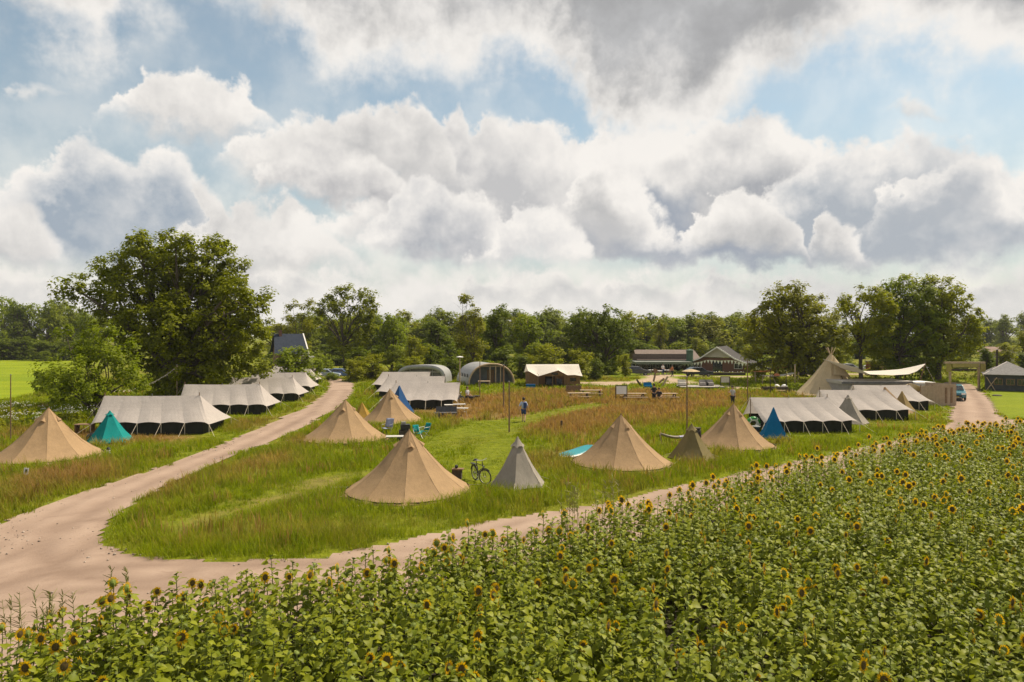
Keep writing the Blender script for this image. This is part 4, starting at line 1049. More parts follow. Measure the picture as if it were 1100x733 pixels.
def ridge_tent(label, group, A, B, ybase, w=2.05, ze=0.78, hipR=1.2, hipL=0.0, spans=4, seed=0, ztop=None, flip=False):
    """bow-ridge tent: A, B = photo pixels of the ridge's ends (left, right); ybase = pixel row of the front eave's ground line"""
    Yf = YG(ybase); Yc = Yf + w * 0.98
    zA, zB = PZ(A[1], Yc), PZ(B[1], Yc); zr = (zA + zB) / 2
    Yb = Yc * (H - zr) / (H - zr)
    a = V((PX(A[0], Yc), Yc, 0)); b = V((PX(B[0], Yc), Yc + 0.25, 0))
    L = (b - a).length; ang = math.atan2((b - a).y, (b - a).x)
    t = thing('ridge_tent', label, 'tent', (a.x, a.y, 0), ang, group)
    rr = random.Random(seed)
    over = 0.35
    def eave_x(u, s): return -(hipL if hipL else -over * 0.55) + (L + (hipR if hipR else -over * 0.55) + (hipL if hipL else -over * 0.55)) * u
    def ridge_pt(u):
        return V((L * u, 0, zr - 0.03 * 4 * u * (1 - u)))
    def eave_pt(u, s):
        f = u * spans; k = f - math.floor(f) if u < 1 else 0
        ex = eave_x(u, s); endf = min(1, 4 * u * (1 - u) * 2.2)
        return V((ex, s * (w + 0.0) * (0.94 + 0.06 * endf), ze + 0.085 * math.sin(math.pi * k) - (0.10 if (u in (0, 1)) else 0)))
    mb = MB()
    wob = lambda u, v, s: 0.018 * math.sin(u * 23 + seed * 3 + s) * math.sin(v * 3.1)
    for s in (-1, 1):
        # main slope, from hip line to hip line
        def fn(u, v, s=s):
            e0 = (hipL * 0.0) ; uu = u
            R = ridge_pt(uu); E = eave_pt(uu, s)
            p = R.lerp(E, v); p.z -= 0.15 * math.sin(math.pi * v) * (1 - 0.25 * v); p.y += s * wob(u, v, s)
            return p
        mb.grid(fn, spans * 6, 8)
    for end, hp in ((0, hipL), (1, hipR)):
        if not hp: continue
        R = ridge_pt(end); c0 = eave_pt(end, -1); c1 = eave_pt(end, 1)
        mid = (c0 + c1) / 2 + V((0.12 if end else -0.12, 0, 0.04))
        def fh(u, v, R=R, c0=c0, c1=c1, mid=mid):
            q = c0.lerp(mid, u * 2) if u < .5 else mid.lerp(c1, u * 2 - 1)
            p = R.lerp(q, v); p.z -= 0.13 * math.sin(math.pi * v); return p
        mb.grid(fh, 8, 6)
    mb.build('roof', GREY, t, smooth=False, fix=False)
    # side walls under the eaves, coloured near-black for the shade of the interior
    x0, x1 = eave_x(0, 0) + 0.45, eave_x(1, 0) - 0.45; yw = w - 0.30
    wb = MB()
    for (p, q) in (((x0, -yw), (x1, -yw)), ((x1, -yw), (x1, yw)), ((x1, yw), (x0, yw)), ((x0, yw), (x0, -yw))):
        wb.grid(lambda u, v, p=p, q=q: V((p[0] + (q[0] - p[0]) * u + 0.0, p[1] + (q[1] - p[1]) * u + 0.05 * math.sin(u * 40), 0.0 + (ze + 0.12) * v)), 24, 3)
    wb.build('shade_side_wall', DARKC, t, smooth=True, fix=False)
    for end in (0, 1):
        p = ridge_pt(end); pm = MB(); xx = p.x + (-0.04 if end else 0.04)
        pm.tube([(xx, 0, 0), (xx, 0, zr + 0.20)], 0.028, 6); pm.build('ridge_pole', WOOD, t)
    pm = MB(); pm.tube([(L * .5, 0, zr - 0.05), (L * .5, 0, zr + 0.12)], 0.02, 5); pm.build('ridge_spike', STEEL, t)
    for s in (-1, 1):
        for k in range(spans + 1):
            e = eave_pt(min(k / spans, 1.0), s); g = MB(); q = V((e.x + (0.7 if k == spans else -0.7 if k == 0 else 0), e.y + s * 0.9, 0.02))
            g.tube([e, q], 0.010, 4)
            g.tube([(e.x, e.y * 0.985, 0), (e.x, e.y * 0.985, e.z)], 0.018, 5)
            g.build('guy_rope', ROPE, t)
    if not hipL:
        g = MB(); g.tube([(0, 0, zr), (-1.6, 0, 0.02)], 0.010, 4); g.build('guy_rope', ROPE, t)
    return t
GL, GM, GR_ = 'grey ridge tents left of the road', 'grey ridge tents in the middle', 'grey ridge tents at the right'
ridge_tent('grey ridge tent nearest on the left, behind the teal tent', GL, (112, 424.5), (213, 426), 468.5, hipR=1.35, spans=5, seed=1)
ridge_tent('second grey ridge tent from the front in the left row', GL, (198, 412.7), (278, 413.3), 446.5, hipR=1.15, spans=5, seed=2)
ridge_tent('third grey ridge tent from the front in the left row', GL, (248, 405.2), (313.5, 405.8), 432.5, hipR=1.1, spans=5, seed=3)
ridge_tent('fourth grey ridge tent from the front in the left row', GL, (271, 400), (327, 400.5), 423.5, hipR=1.1, spans=5, seed=4)
ridge_tent('second last grey ridge tent of the left row, near the road end', GL, (288, 396.4), (333, 396.6), 414.8, hipR=1.0, spans=4, seed=5)
ridge_tent('farthest grey ridge tent of the left row, topped only by the hedge', GL, (294, 392.8), (335, 393), 409.6, hipR=1.0, spans=4, seed=6)
ridge_tent('front grey ridge tent of the middle three, camp tables at its right end', GM, (425, 411.2), (494, 411), 440.5, hipR=0, hipL=1.2, spans=5, seed=7)
ridge_tent('middle grey ridge tent of the three behind the tan bell tents', GM, (417, 404.2), (478, 404.2), 430.0, hipR=0, hipL=1.1, spans=5, seed=8)
ridge_tent('rear grey ridge tent of the middle three, right before the silver tunnel tent', GM, (411, 399.4), (462, 399.8), 421.5, hipR=0, hipL=1.1, spans=5, seed=9)
ridge_tent('long grey ridge tent nearest on the right, behind the blue pyramid tent', GR_, (805.5, 425), (891, 429), 466.5, hipR=1.15, spans=5, seed=10)
ridge_tent('second grey ridge tent on the right, with the tan awnings at its end', GR_, (880, 418.5), (953, 419.2), 453, hipR=1.15, spans=4, seed=11)
ridge_tent('farthest grey ridge tent on the right, beside the board fence', GR_, (916, 413.5), (978.5, 414), 442.0, hipR=1.0, spans=4, seed=12)
# ------------------------------------------------------------------ buildings
BRICK = plain('brick', (0.17, 0.085, 0.060), 0.9, 0.3, 12)
ROOFB = plain('brown_roof', (0.155, 0.115, 0.095), 0.85, 0.25, 4)
ROOFG = plain('grey_roof', (0.135, 0.130, 0.130), 0.75, 0.25, 4)
ROOFT = plain('dark_roof_tiles', (0.070, 0.066, 0.066), 0.9, 0.3, 5, spec=0.08)
BLUEROOF = plain('blue_grey_roof', (0.036, 0.045, 0.064), 0.9, 0.2, 4, spec=0.08)
BOARDW = plain('pale_boarding', (0.50, 0.45, 0.41), 0.8, 0.1, 4)
GREENT = plain('green_cladding', (0.075, 0.135, 0.090), 0.7, 0.2, 4)
DARKG = plain('dark_green_boards', (0.035, 0.045, 0.038), 0.75, 0.3, 4)
GLASS = plain('window_glass', (0.020, 0.026, 0.032), 0.12, 0.2, 3, spec=0.8)
PLY = plain('plywood', (0.36, 0.27, 0.19), 0.85, 0.16, 3)
GREYW = plain('grey_wall', (0.32, 0.29, 0.27), 0.8, 0.12, 2)
SILVER = plain('silver_skin', (0.34, 0.34, 0.335), 0.45, 0.12, 2, metal=0.25)
REDP = plain('red_boards', (0.20, 0.03, 0.03), 0.8, 0.2, 4)
YELB = plain('yellow_boards', (0.33, 0.28, 0.075), 0.8, 0.2, 5)
TERRA = plain('terracotta', (0.45, 0.16, 0.06), 0.8, 0.2, 5)

def framed_window(parent, c, w, h, ax=0.0, name='window', frame=None):
    """window on a wall facing -y (before rotation ax): frame with a pane child"""
    R = Matrix.Rotation(ax, 3, 'Z'); fr = MB(); t = 0.07
    def P(x, y, z): return tuple(R @ V((x, y, z)) + V(c))
    for (x, z, sx, sz) in ((0, h / 2, w + t, t), (0, -h / 2, w + t, t), (-w / 2, 0, t, h - t), (w / 2, 0, t, h - t), (0, 0, t * .6, h - t)):
        fr.box(P(x, -0.03, z), (sx, 0.08, sz), ax)
    f = fr.build(name, frame or WHITEP, parent)
    pn = MB(); pn.box(P(0, 0.0, 0), (w, 0.03, h), ax); pn.build('pane', GLASS, f)

# restaurant: low wing, green cylinder, swooping gable hall
Yb = 117; rx = PX(772, Yb)
t = thing('restaurant', 'long low restaurant with brown roof and wide gable hall behind the terrace', 'building', (rx, Yb, 0), 0)
k = Yb / F
X = lambda px: (px - 772) * k
Z = lambda py: PZ(py, Yb)
m = MB(); m.prism([(X(684) , 3.05), (X(747), 3.05), (X(747), Z(388)), (X(684), Z(388))], 4.0, 4.2)
m.add([(X(688), 3.4, Z(387.5)), (X(760), 3.4, Z(387.5)), (X(760), 9.0, Z(379.2) + .35), (X(691), 9.0, Z(379.2) + .35)], [(0, 1, 2, 3)])
m.add([(X(691), 9.0, Z(379.2) + .35), (X(760), 9.0, Z(379.2) + .35), (X(760), 14.6, 1.9), (X(688), 14.6, 1.9)], [(0, 1, 2, 3)])
m.build('wing_roof', ROOFB, t, fix=False)
m = MB(); m.box(((X(681) + X(741)) / 2, 1.2, Z(389.8)), (X(741) - X(681), 5.6, 0.42)); m.build('canopy_roof', plain('green_fascia', (0.17, 0.185, 0.165), 0.6, .15, 3), t)
m = MB(); m.box(((X(684) + X(745)) / 2, 4.6, 0.95), (X(745) - X(684), 2.4, 1.9)); m.build('wall', DARKG, t)
for i in range(6):
    framed_window(t, (X(690) + i * 1.5, 3.38, 1.15), 1.15, 1.0)
for i in range(7):
    m = MB(); m.tube([(X(682) + i * 1.55, -1.4, 0), (X(682) + i * 1.55, -1.4, Z(391))], 0.07, 6); m.build('post', DARKWOOD, t)
m = MB(); m.lathe([(0, 0), (0.58, 0), (0.58, Z(378)), (0.62, Z(378)), (0.62, Z(376.5)), (0.2, Z(375.8)), (0, Z(375.6))], 18, (X(743.5), 1.6, 0)); m.build('silo', GREENT, t)
# gable hall, turned a little to the left so that the right roof plane shows
g = Matrix.Rotation(math.radians(-24), 3, 'Z'); org = V((X(772), 0.6, 0))
W_ = lambda x, y, z: tuple(g @ V((x, y, z)) + org)
za = Z(373.2) ; e0 = 0.85; hw = 6.6; dp = 13.0
m = MB()
for s in (-1, 1):
    m.add([W_(0, -0.9, za), W_(s * 2.9, -0.9, za - 1.95), W_(s * hw, -0.7, e0), W_(s * hw, dp, e0), W_(s * 2.9, dp, za - 1.95), W_(0, dp, za)], [(0, 1, 4, 5), (1, 2, 3, 4)])
m.build('hall_roof', ROOFT, t, fix=False, solid=0.16)
m = MB(); m.add([W_(-2.5, -.3, za - 1.72), W_(2.5, -.3, za - 1.72), W_(0, -.3, za - 0.12)], [(0, 1, 2)]); m.build('gable_boarding', BOARDW, t, solid=0.1)
m = MB(); m.add([W_(-hw + .5, 0.04, 0), W_(hw - .5, 0.04, 0), W_(hw - .5, 0.04, e0 + .1), W_(2.6, 0.04, za - 1.80), W_(-2.6, 0.04, za - 1.80), W_(-hw + .5, 0.04, e0 + .1)], [(0, 1, 2, 3, 4, 5)])
m.build('brick_wall', BRICK, t, solid=0.15)
for s in (-1, 1):
    m = MB(); m.tube([W_(0, -0.98, za), W_(s * 2.9, -0.98, za - 1.95), W_(s * hw, -0.78, e0)], 0.14, 4); m.build('barge_board', WHITEP, t)
for x in (-3.4, 3.4): framed_window(t, W_(x, -0.10, 1.1), 1.3, 0.9, math.radians(-24))
m = MB(); m.add([W_(-0.8, -0.06, 0), W_(0.8, -0.06, 0), W_(0.8, -0.06, 2.05), W_(-0.8, -0.06, 2.05)], [(0, 1, 2, 3)]); m.build('door', GLASS, t, solid=0.05)
# bunting on the gable
bt = thing('bunting', 'string of white pennants across the front of the gable hall', 'bunting', (rx + X(772), Yb - 1.2, 0))
n = 22; m = MB(); pts = []
for i in range(n + 1):
    u = i / n; q = g @ V((-hw * .92 + u * hw * 1.84, -1.1, 1.45 + 0.85 * math.sin(math.pi * u) - 0.22 * abs(math.sin(3 * math.pi * u)))); pts.append(q)
m.tube(pts, 0.02, 4); m.build('string', ROPE, bt)
for i in range(n):
    p = pts[i].lerp(pts[i + 1], .5); d = (pts[i + 1] - pts[i]) * .40
    q = MB(); q.add([p - d, p + d, p + V((0, -.02, -0.46 - .1 * (i % 3)))], [(0, 1, 2)]); q.build('pennant', WHITEP, bt, solid=0.01)

def place(name, label, cat, px, Y, group=None, rz=0.0):
    return thing(name, label, cat, (PX(px, Y), Y, 0), rz, group)

# planter hedge and dark terrace parasol in front
def leafy_block(name, label, cat, px0, px1, py0, Y, dep, mat, seed, flowers=False, box=None):
    x0, x1 = PX(px0, Y), PX(px1, Y); h = PZ(py0, Y)
    t = thing(name, label, cat, ((x0 + x1) / 2, Y, 0)); L_ = x1 - x0; z0 = 0.0
    if box:
        z0 = box; b = MB(); b.box((0, 0, box / 2), (L_, dep, box)); b.build('box', DARKWOOD, t)
    n = max(3, int(L_ / 0.8)); lob = [(-L_ / 2 + (i + .5) * L_ / n, 0, z0 + (h - z0) * .5, L_ / n * .75, dep * .5, (h - z0) * .55) for i in range(n)]
    Vv, Q, C = leaf_cloud(lob, 5, 0.10, seed, 0.3, 20, .8, .3); Vv[:, 2] = np.maximum(Vv[:, 2], z0 * 0.9 + 0.02)
    mesh_np('foliage', Vv, Q, mat, parent=t)
    if flowers:
        r = np.random.default_rng(seed); sel = C[r.integers(0, len(C), 60)]; fm = MB()
        for c in sel: fm.ball((c[0], c[1] - 0.1, max(c[2], z0) + .12), 0.07, 5, 3)
        fm.build('flowers', WHITEP, t)
    return t
leafy_block('planter_hedge', 'long planter with pale flowering hedge in front of the gable hall', 'planter', 752, 800, 401.2, 108, 0.9, L_LIGHT, 61, True, 0.45)
leafy_block('planter_hedge', 'dark clipped hedge below the canopy of the low restaurant wing', 'hedge', 720, 734, 397.6, 112, 0.8, L_DARK, 62)
leafy_block('flower_bed', 'bright flowering shrubs beside the orange sail', 'shrub', 808, 822, 396, 100, 2.2, L_LIGHT, 63, True)
leafy_block('reed_bed', 'tall grassy plants beside the poles of the sunshade', 'plants', 838, 872, 405, 84, 2.0, L_LIGHT, 64)
leafy_block('flower_bed', 'low green plants left of the big tipi', 'plants', 848, 868, 412, 76, 1.4, L_MID, 65)

t = place('parasol', 'wide beige parasol in front of the restaurant gable', 'parasol', 742, 104)
h = PZ(398.5, 104)
panel_cone(8, [(0.03, h + .28), (.8, h + .12), (1.45, h - .08)], 0.03, 3).build('canopy', CREAM, t, smooth=True, fix=False)
m = MB(); m.tube([(0, 0, 0), (0, 0, h + .4)], 0.035, 6); m.build('pole', WOOD, t)
m = MB(); m.box((0, 0, .05), (.7, .7, .1)); m.build('base', STEEL, t)

# house with blue-grey roof on the left
Yh = 106; t = place('house', 'house with blue-grey metal roof beyond the left ridge tents', 'house', 310, Yh, rz=math.radians(25)); k = Yh / F
zr, ze_ = PZ(359, Yh), PZ(378, Yh) - .3; a, b = -17 * k, 16.5 * k
m = MB(); m.add([(a, -3.6, ze_), (b + .15, -3.6, ze_), (b - .2, 0, zr), (a + .3, 0, zr)], [(0, 1, 2, 3)]); m.add([(a, 3.6, ze_), (b + .15, 3.6, ze_), (b - .2, 0, zr), (a + .3, 0, zr)], [(0, 1, 2, 3)])
m.build('roof', BLUEROOF, t, solid=0.12)
m = MB(); m.tube([(b + .15, -3.65, ze_), (b - .2, -.05, zr + .02), (b + .15, 3.65, ze_)], 0.12, 4); m.build('barge_board', WHITEP, t)
m = MB(); m.prism([(-3.3, 0), (3.3, 0), (3.3, ze_), (0, zr - .15), (-3.3, ze_)], a + .5, b - .5, axis='x'); m.build('wall', BRICK, t)
m = MB(); m.box((a + 1.2, -.3, zr + .1), (.45, .45, 1.0)); m.build('chimney', BRICK, t)
framed_window(t, (b - 2.2, -3.36, ze_ - 1.3), 1.2, 1.1)
t = place('garden_shed', 'small white-fronted shed right of the blue-grey roofed house', 'shed', 327, 100)
h = PZ(380, 100)
m = MB(); m.prism([(-1.0, 0), (1.0, 0), (1.0, h - .5), (0, h), (-1.0, h - .5)], -1, 1); m.build('wall', BOARDW, t)
m = MB()
for s in (-1, 1): m.add([(0, -1.2, h + .05), (s * 1.2, -1.2, h - .55), (s * 1.2, 1.2, h - .55), (0, 1.2, h + .05)], [(0, 1, 2, 3)])
m.build('roof', ROOFG, t, solid=.06)
m = MB(); m.box((0, -1.03, .9), (.8, .05, 1.7)); m.build('door', GREYW, t)

# ------------------------------------------------------------------ huts and big tents of the middle
def arch(n, hw, h, p=2.0):
    out = []
    for i in range(n + 1):
        a = math.pi * i / n; c, s = math.cos(a), math.sin(a)
        out.append((-hw * math.copysign(abs(c) ** (2 / p), c), h * abs(s) ** (2 / p)))
    return out
# silver tunnel tent
Yt = 90; t = place('tunnel_tent', 'silver grey tunnel tent with rounded front behind the middle ridge tents', 'tent', 452, Yt, rz=math.radians(-8)); k = Yt / F
hw, h = 27.5 * k, PZ(392.2, Yt); A = arch(18, hw, h, 3.2); m = MB()
m.grid(lambda u, v: (A[round(u * 18)][0] * (1 - .06 * v), v * 4.5, A[round(u * 18)][1] * (1 - .05 * v)), 18, 4); m.build('shell', SILVER, t, smooth=True, fix=False)
m = MB(); I = arch(18, hw * .88, h * .80, 3.2)
m.grid(lambda u, v: (A[round(u * 18)][0] * (1 - v) + I[round(u * 18)][0] * v, -0.02 - .12 * math.sin(v * math.pi), A[round(u * 18)][1] * (1 - v) + I[round(u * 18)][1] * v), 18, 3); m.build('front_frame', SILVER, t, smooth=True, fix=False)
m = MB(); m.add([(x, 0.35, z) for x, z in I], [tuple(range(19))]); m.build('inside_shade_panel', plain('inside_shade_film', (0.10, 0.10, 0.095), 0.25, .3, 2, spec=.6), t)  # dark sheet painting the unlit inside of the open arch
m = MB(); m.box((0, .25, h * .34), (hw * 1.7, .06, .28)); m.box((0, .25, h * .62), (hw * 1.66, .05, .08)); m.build('panel_band', WHITEC, t)
for x in (-.45, .45): m = MB(); m.tube([(x * hw, .2, 0), (x * hw, .2, h * .78)], .05, 5); m.build('post', STEEL, t)
# metal arch hut
Yt = 87; t = place('arch_hut', 'rounded corrugated metal hut with open arched front and wooden rim', 'hut', 528, Yt, rz=math.radians(17)); k = Yt / F
hw, h = 25 * k, PZ(391.2, Yt); A = arch(24, hw, h, 2.25); m = MB()
m.grid(lambda u, v: (A[round(u * 24)][0] * (1 + .012 * (-1) ** round(v * 30)), v * 7.0, A[round(u * 24)][1] * (1 + .012 * (-1) ** round(v * 30))), 24, 30); m.build('shell', SILVER, t, fix=False)
m = MB(); m.tube([(x, -0.05, z) for x, z in A], .12, 6); m.build('front_rim', PALEWOOD, t)
I = arch(24, hw * .97, h * .97, 2.25)
m = MB(); m.add([(x, 1.6, z) for x, z in I], [tuple(range(25))]); m.build('front_wall', plain('grey_boards', (0.14, 0.15, 0.16), .8, .2, 2), t)
m = MB(); m.box((0.3, 1.54, .95), (.95, .06, 1.9)); m.build('door', WOOD, t)
for x in (-.2, .55, 1.2): m = MB(); m.tube([(x, 0.0, 0), (x, 0.0, h * .93)], .075, 4); m.build('post', PALEWOOD, t)
m = MB(); m.tube([(-1.2, 0, h * .90), (1.8, 0, h * .88)], .06, 4); m.build('beam', PALEWOOD, t)
for i in range(4):
    w = MB(); w.box((-hw * .985, 1.2 + i * 1.5, h * .45), (.10, .5, .42)); w.build('side_window', GLASS, t)
t = place('garden_table', 'small pale wooden table before the open front of the metal hut', 'table', 520, 84)
m = MB(); m.box((0, 0, .72), (1.5, .8, .05)); m.build('table_top', PALEWOOD, t)
for x in (-.65, .65):
    for y in (-.32, .32): m = MB(); m.box((x, y, .35), (.06, .06, .70)); m.build('leg', PALEWOOD, t)

# safari tent
Yt = 84; t = place('safari_tent', 'brown canvas safari tent with white roof and open shaded porch', 'tent', 596, Yt, rz=math.radians(4)); k = Yt / F
x0, x1 = -28 * k, 27.5 * k; zt = PZ(391.5, Yt + 2); ze_ = PZ(403.0, Yt)
m = MB()
fe = lambda u: float(np.interp(u, [0, .18, .55, .72, .86, 1.0], [ze_ + .55, ze_ - .10, ze_ + .62, ze_ + .02, ze_ + .05, ze_ - .12]))
def roof(u, v):
    x = x0 - .15 + (x1 - x0 + .3) * u
    if v < .5: w = v * 2; return (x, -0.9 + 2.9 * w, fe(u) * (1 - w) + zt * w - .12 * math.sin(math.pi * w))
    w = (v - .5) * 2; return (x, 2.0 + 2.9 * w, zt * (1 - w) + (ze_ + .1) * w)
m.grid(roof, 40, 14); m.build('roof', WHITEC, t, smooth=True, fix=False)
m = MB(); hw_ = ze_ + .25
for (p, q, hh) in (((x0, .0), (x0, 4.6), hw_), ((x0, 4.6), (x1, 4.6), hw_), ((x1, 4.6), (x1, 0), hw_), ((x0, 0), (x0 + 1.1, -.05), hw_), ((x1 - 2.0, -.05), (x1, 0), hw_), ((x0 + 1.1, 1.5), (x1 - 2.0, 1.5), hw_ + .5), ((x0 + 1.1, -.05), (x0 + 1.1, 1.5), hw_), ((x1 - 2, -.05), (x1 - 2, 1.5), hw_)):
    m.grid(lambda u, v, p=p, q=q, hh=hh: (p[0] + (q[0] - p[0]) * u, p[1] + (q[1] - p[1]) * u + .03 * math.sin(u * 25), hh * v), 12, 4)
m.build('wall', BROWNC, t, fix=False)
m = MB(); m.add([(x0 + 1.3, -.1, ze_ - .15), (x1 - 2.1, -.1, ze_ - .15), (x1 - 2.1, -.1, ze_ + .15), ((x0 + x1 - .8) / 2 + .4, -.1, ze_ + .62), (x0 + 1.3, -.1, ze_ + .1)], [(0, 1, 2, 3, 4)]); m.build('gable_panel', BROWNC, t)
m = MB(); m.box(((x0 + x1 - .8) / 2 + .4, -.14, ze_ + .16), (.8, .03, .3)); m.build('gable_window', GLASS, t)
m = MB(); m.box(((x0 + x1 - .8) / 2, 1.45, .95), (1.2, .05, 1.9)); m.build('door_opening_shade', DARKC, t)  # dark panel, the shade inside the doorway put into its colour
m = MB(); m.box((x1 - .9, -.10, ze_ * .62), (.75, .03, .4)); m.build('window', GLASS, t)
for x in (x0 + 1.1, (x0 + x1) / 2 - .3, x1 - 2.0): m = MB(); m.tube([(x, -.6, 0), (x, -.6, ze_ + .1)], .05, 6); m.build('porch_post', WOOD, t)
for x, lb in ((-.7, 'dark lounge chair at the left of the safari tent porch'), (.55, 'dark lounge chair at the right of the safari tent porch')):
    c = place('lounge_chair', lb, 'chair', 596 + x / k, Yt - .1)
    m = MB(); m.box((0, 0, .38), (.7, .7, .12)); m.build('seat', BLACK, c)
    m = MB(); m.box((0, .33, .70), (.7, .12, .62), tilt=Matrix.Rotation(-.25, 3, 'X')); m.build('backrest', BLACK, c)
    for s in (-1, 1):
        m = MB(); m.box((s * .36, 0, .52), (.08, .7, .06)); m.build('armrest', WOOD, c)
        for y in (-.3, .3): m = MB(); m.box((s * .30, y, .16), (.06, .06, .32)); m.build('leg', WOOD, c)
t = place('cool_box', 'blue cool box lying in the grass at the left of the safari tent', 'cool box', 570, 82)
m = MB(); m.box((0, 0, .22), (1.1, .6, .40)); m.build('body', BLUE, t); m = MB(); m.box((0, 0, .45), (1.14, .64, .08)); m.build('lid', NAVY, t)

# ------------------------------------------------------------------ right-hand cluster
# big tipi
Yt = 71; t = place('tipi', 'big cream canvas tipi with crossed poles above its top', 'tent', 889, Yt); k = Yt / F
hT = PZ(380, Yt); prof = [(3.35 * q + .08, hT * (1 - q) - .28 * math.sin(math.pi * q)) for q in [i / 10 for i in range(11)]]
panel_cone(12, prof, .07, 4, .2, wav=.12, apex=(.35, 0), skip=()).build('canvas', CREAM, t, smooth=True, fix=False)
for i in range(7):
    a = 2 * math.pi * i / 7 + .4; d = V((math.cos(a), math.sin(a), 0)); m = MB()
    m.tube([V((.35, 0, hT - .35)) + d * .05, V((.35, 0, hT + .62)) - d * .48], .035, 5); m.build('pole', PALEWOOD, t)
m = MB(); m.tube([(.55, -.2, hT - .9), (1.15, -3.1, .0)], .05, 5); m.build('prop_pole', DARKWOOD, t)
m = MB(); m.grid(lambda u, v: V((.45, -.25, hT - .35)).lerp(V((-.15, -1.55, 2.2)).lerp(V((1.6, -1.75, 1.9)), u), v) + V((0, -.06 - .08 * math.sin(math.pi * v), .10 + .1 * math.sin(u * math.pi))), 6, 8); m.build('smoke_flap', CREAM, t, smooth=True, fix=False, solid=.02)
# stretch canopy: saddle shaped canvas from the tipi to a high point on the right
Yt = 68; t = place('stretch_canopy', 'cream stretched canvas canopy sagging from the tipi to a raised right tip', 'canopy', 950, Yt); k = Yt / F
px_ = lambda p: (p - 950) * k
back = lambda u: V((float(np.interp(u, [0, .25, .5, .75, 1], [px_(900), px_(918), px_(945), px_(978), px_(1004)])), 3.2 - 1.6 * u, float(np.interp(u, [0, .12, .25, .38, .5, .62, .75, .88, 1], [PZ(386, 71), PZ(392.5, 71), PZ(396, 71), PZ(398, 71), PZ(398.6, 71), PZ(398.4, 70), PZ(397, 70), PZ(394.3, 69.6), PZ(391, 69.6)]))))
front = lambda u: V((float(np.interp(u, [0, .25, .5, .75, 1], [px_(908), px_(925), px_(948), px_(972), px_(1003)])), -2.2 + 3.6 * u ** 3, float(np.interp(u, [0, .2, .5, .75, .86, 1], [PZ(395, 66), PZ(402.2, 66), PZ(403.3, 66), PZ(403, 66), PZ(399.5, 67), PZ(391.6, 69)]))))
m = MB(); m.grid(lambda u, v: back(u).lerp(front(u), v) - V((0, 0, .12 * math.sin(math.pi * v) * math.sin(math.pi * u))), 28, 10); m.build('canvas', WHITEC, t, smooth=True, fix=False, solid=.012)
tip = back(1)
m = MB(); m.tube([(tip.x - .9, tip.y + .2, 0), (tip.x + .05, tip.y, tip.z + .10)], .06, 6); m.build('tip_pole', WOOD, t)
m = MB(); m.tube([tip, (tip.x + 1.6, tip.y - .4, .02)], .012, 4); m.build('guy_rope', ROPE, t)
for u in (.25, .55, .8):
    p = back(u); m = MB(); m.tube([(p.x, p.y, 0), p], .045, 6); m.build('pole', WOOD, t)
# long service cabin
Yt = 66.3; t = place('service_cabin', 'long flat-roofed grey cabin behind the farthest right ridge tent', 'cabin', 942, Yt); k = Yt / F
L_ = 74 * k; hh = PZ(409.6, Yt)
m = MB(); m.box((0, 1.7, hh * .5 - .15), (L_, 3.2, hh - .3)); m.build('wall', GREYW, t)
m = MB(); m.box((0, 1.7, hh - .15), (L_ + .2, 3.5, .30)); m.build('roof', plain('pale_flat_roof', (0.46, 0.42, 0.37), .8, .12, 1), t)
m = MB(); m.box((0, -.075, hh - .16), (L_ + .24, .04, .22)); m.build('fascia', ROOFG, t)
for i in range(4): m = MB(); m.box((-L_ / 2 + 1 + i * 1.5, .07, .75), (.75, .05, 1.35)); m.build('door', plain('cabin_door', (0.28, .26, .24), .7, .1, 3) if i == 0 else bpy.data.materials['cabin_door'], t)
t = place('storage_box', 'small white flat-roofed unit behind the plywood fence', 'cabin', 993, 66); hh = PZ(411.5, 66)
m = MB(); m.box((0, 1, hh / 2), (1.75, 2.2, hh - .1)); m.build('wall', plain('bluish_panel', (0.40, 0.42, 0.44), .6, .08, 2), t)
m = MB(); m.box((0, 1, hh), (1.9, 2.4, .14)); m.build('roof', WHITEP, t)
m = MB(); m.box((.2, -.12, hh * .45), (.7, .04, hh * .8)); m.build('door', GREYW, t)
t = place('canvas_cover', 'crumpled cream tarpaulin heap beside the white flat-roofed unit', 'tarpaulin', 981.5, 64); hh = PZ(413.5, 64)
m = MB(); m.grid(lambda u, v: ((u - .5) * 1.9 * (1.1 - .5 * v), (v - .3) * 1.2 * math.cos(u * 3), hh * (0.55 + .45 * v) + .12 * math.sin(u * 9 + v * 4)), 12, 8); m.build('cover', CREAM, t, smooth=True, solid=.02)
m = MB()
m.box((0, .3, hh * .28), (1.4, .9, hh * .56)); m.build('crate', PALEWOOD, t)
# plywood fence with corner
xa, ya = G(985, 436.5); xb, yb = G(1022.5, 435)
t = thing('board_fence', 'tan plywood fence with two dark slots at the road corner', 'fence', ((xa + xb) / 2, ya, 0), math.atan2(yb - ya, xb - xa))
Lf = math.hypot(xb - xa, yb - ya); hf = PZ(413.5, ya)
rr = random.Random(4); nb = 12; m = MB()
for i in range(nb):
    w = Lf / nb; m.box((-Lf / 2 + (i + .5) * w, rr.uniform(-.01, .01), hf / 2 + rr.uniform(-.03, .03) - (.08 if i < 4 else 0)), (w - .015, .03, hf))
m.build('boards', PLY, t)
for x in (.20, .36): m = MB(); m.box((Lf * x, -.03, hf * .50), (.22, .03, hf * .72)); m.build('slot', WOOD, t)
m = MB(); m.box((Lf / 2, 1.6, hf / 2), (.04, 3.2, hf)); m.build('side_boards', PLY, t)
for x in (-.5, -.17, .17, .5): m = MB(); m.box((Lf * x * .98, .06, hf / 2), (.08, .08, hf + .04)); m.build('post', WOOD, t)

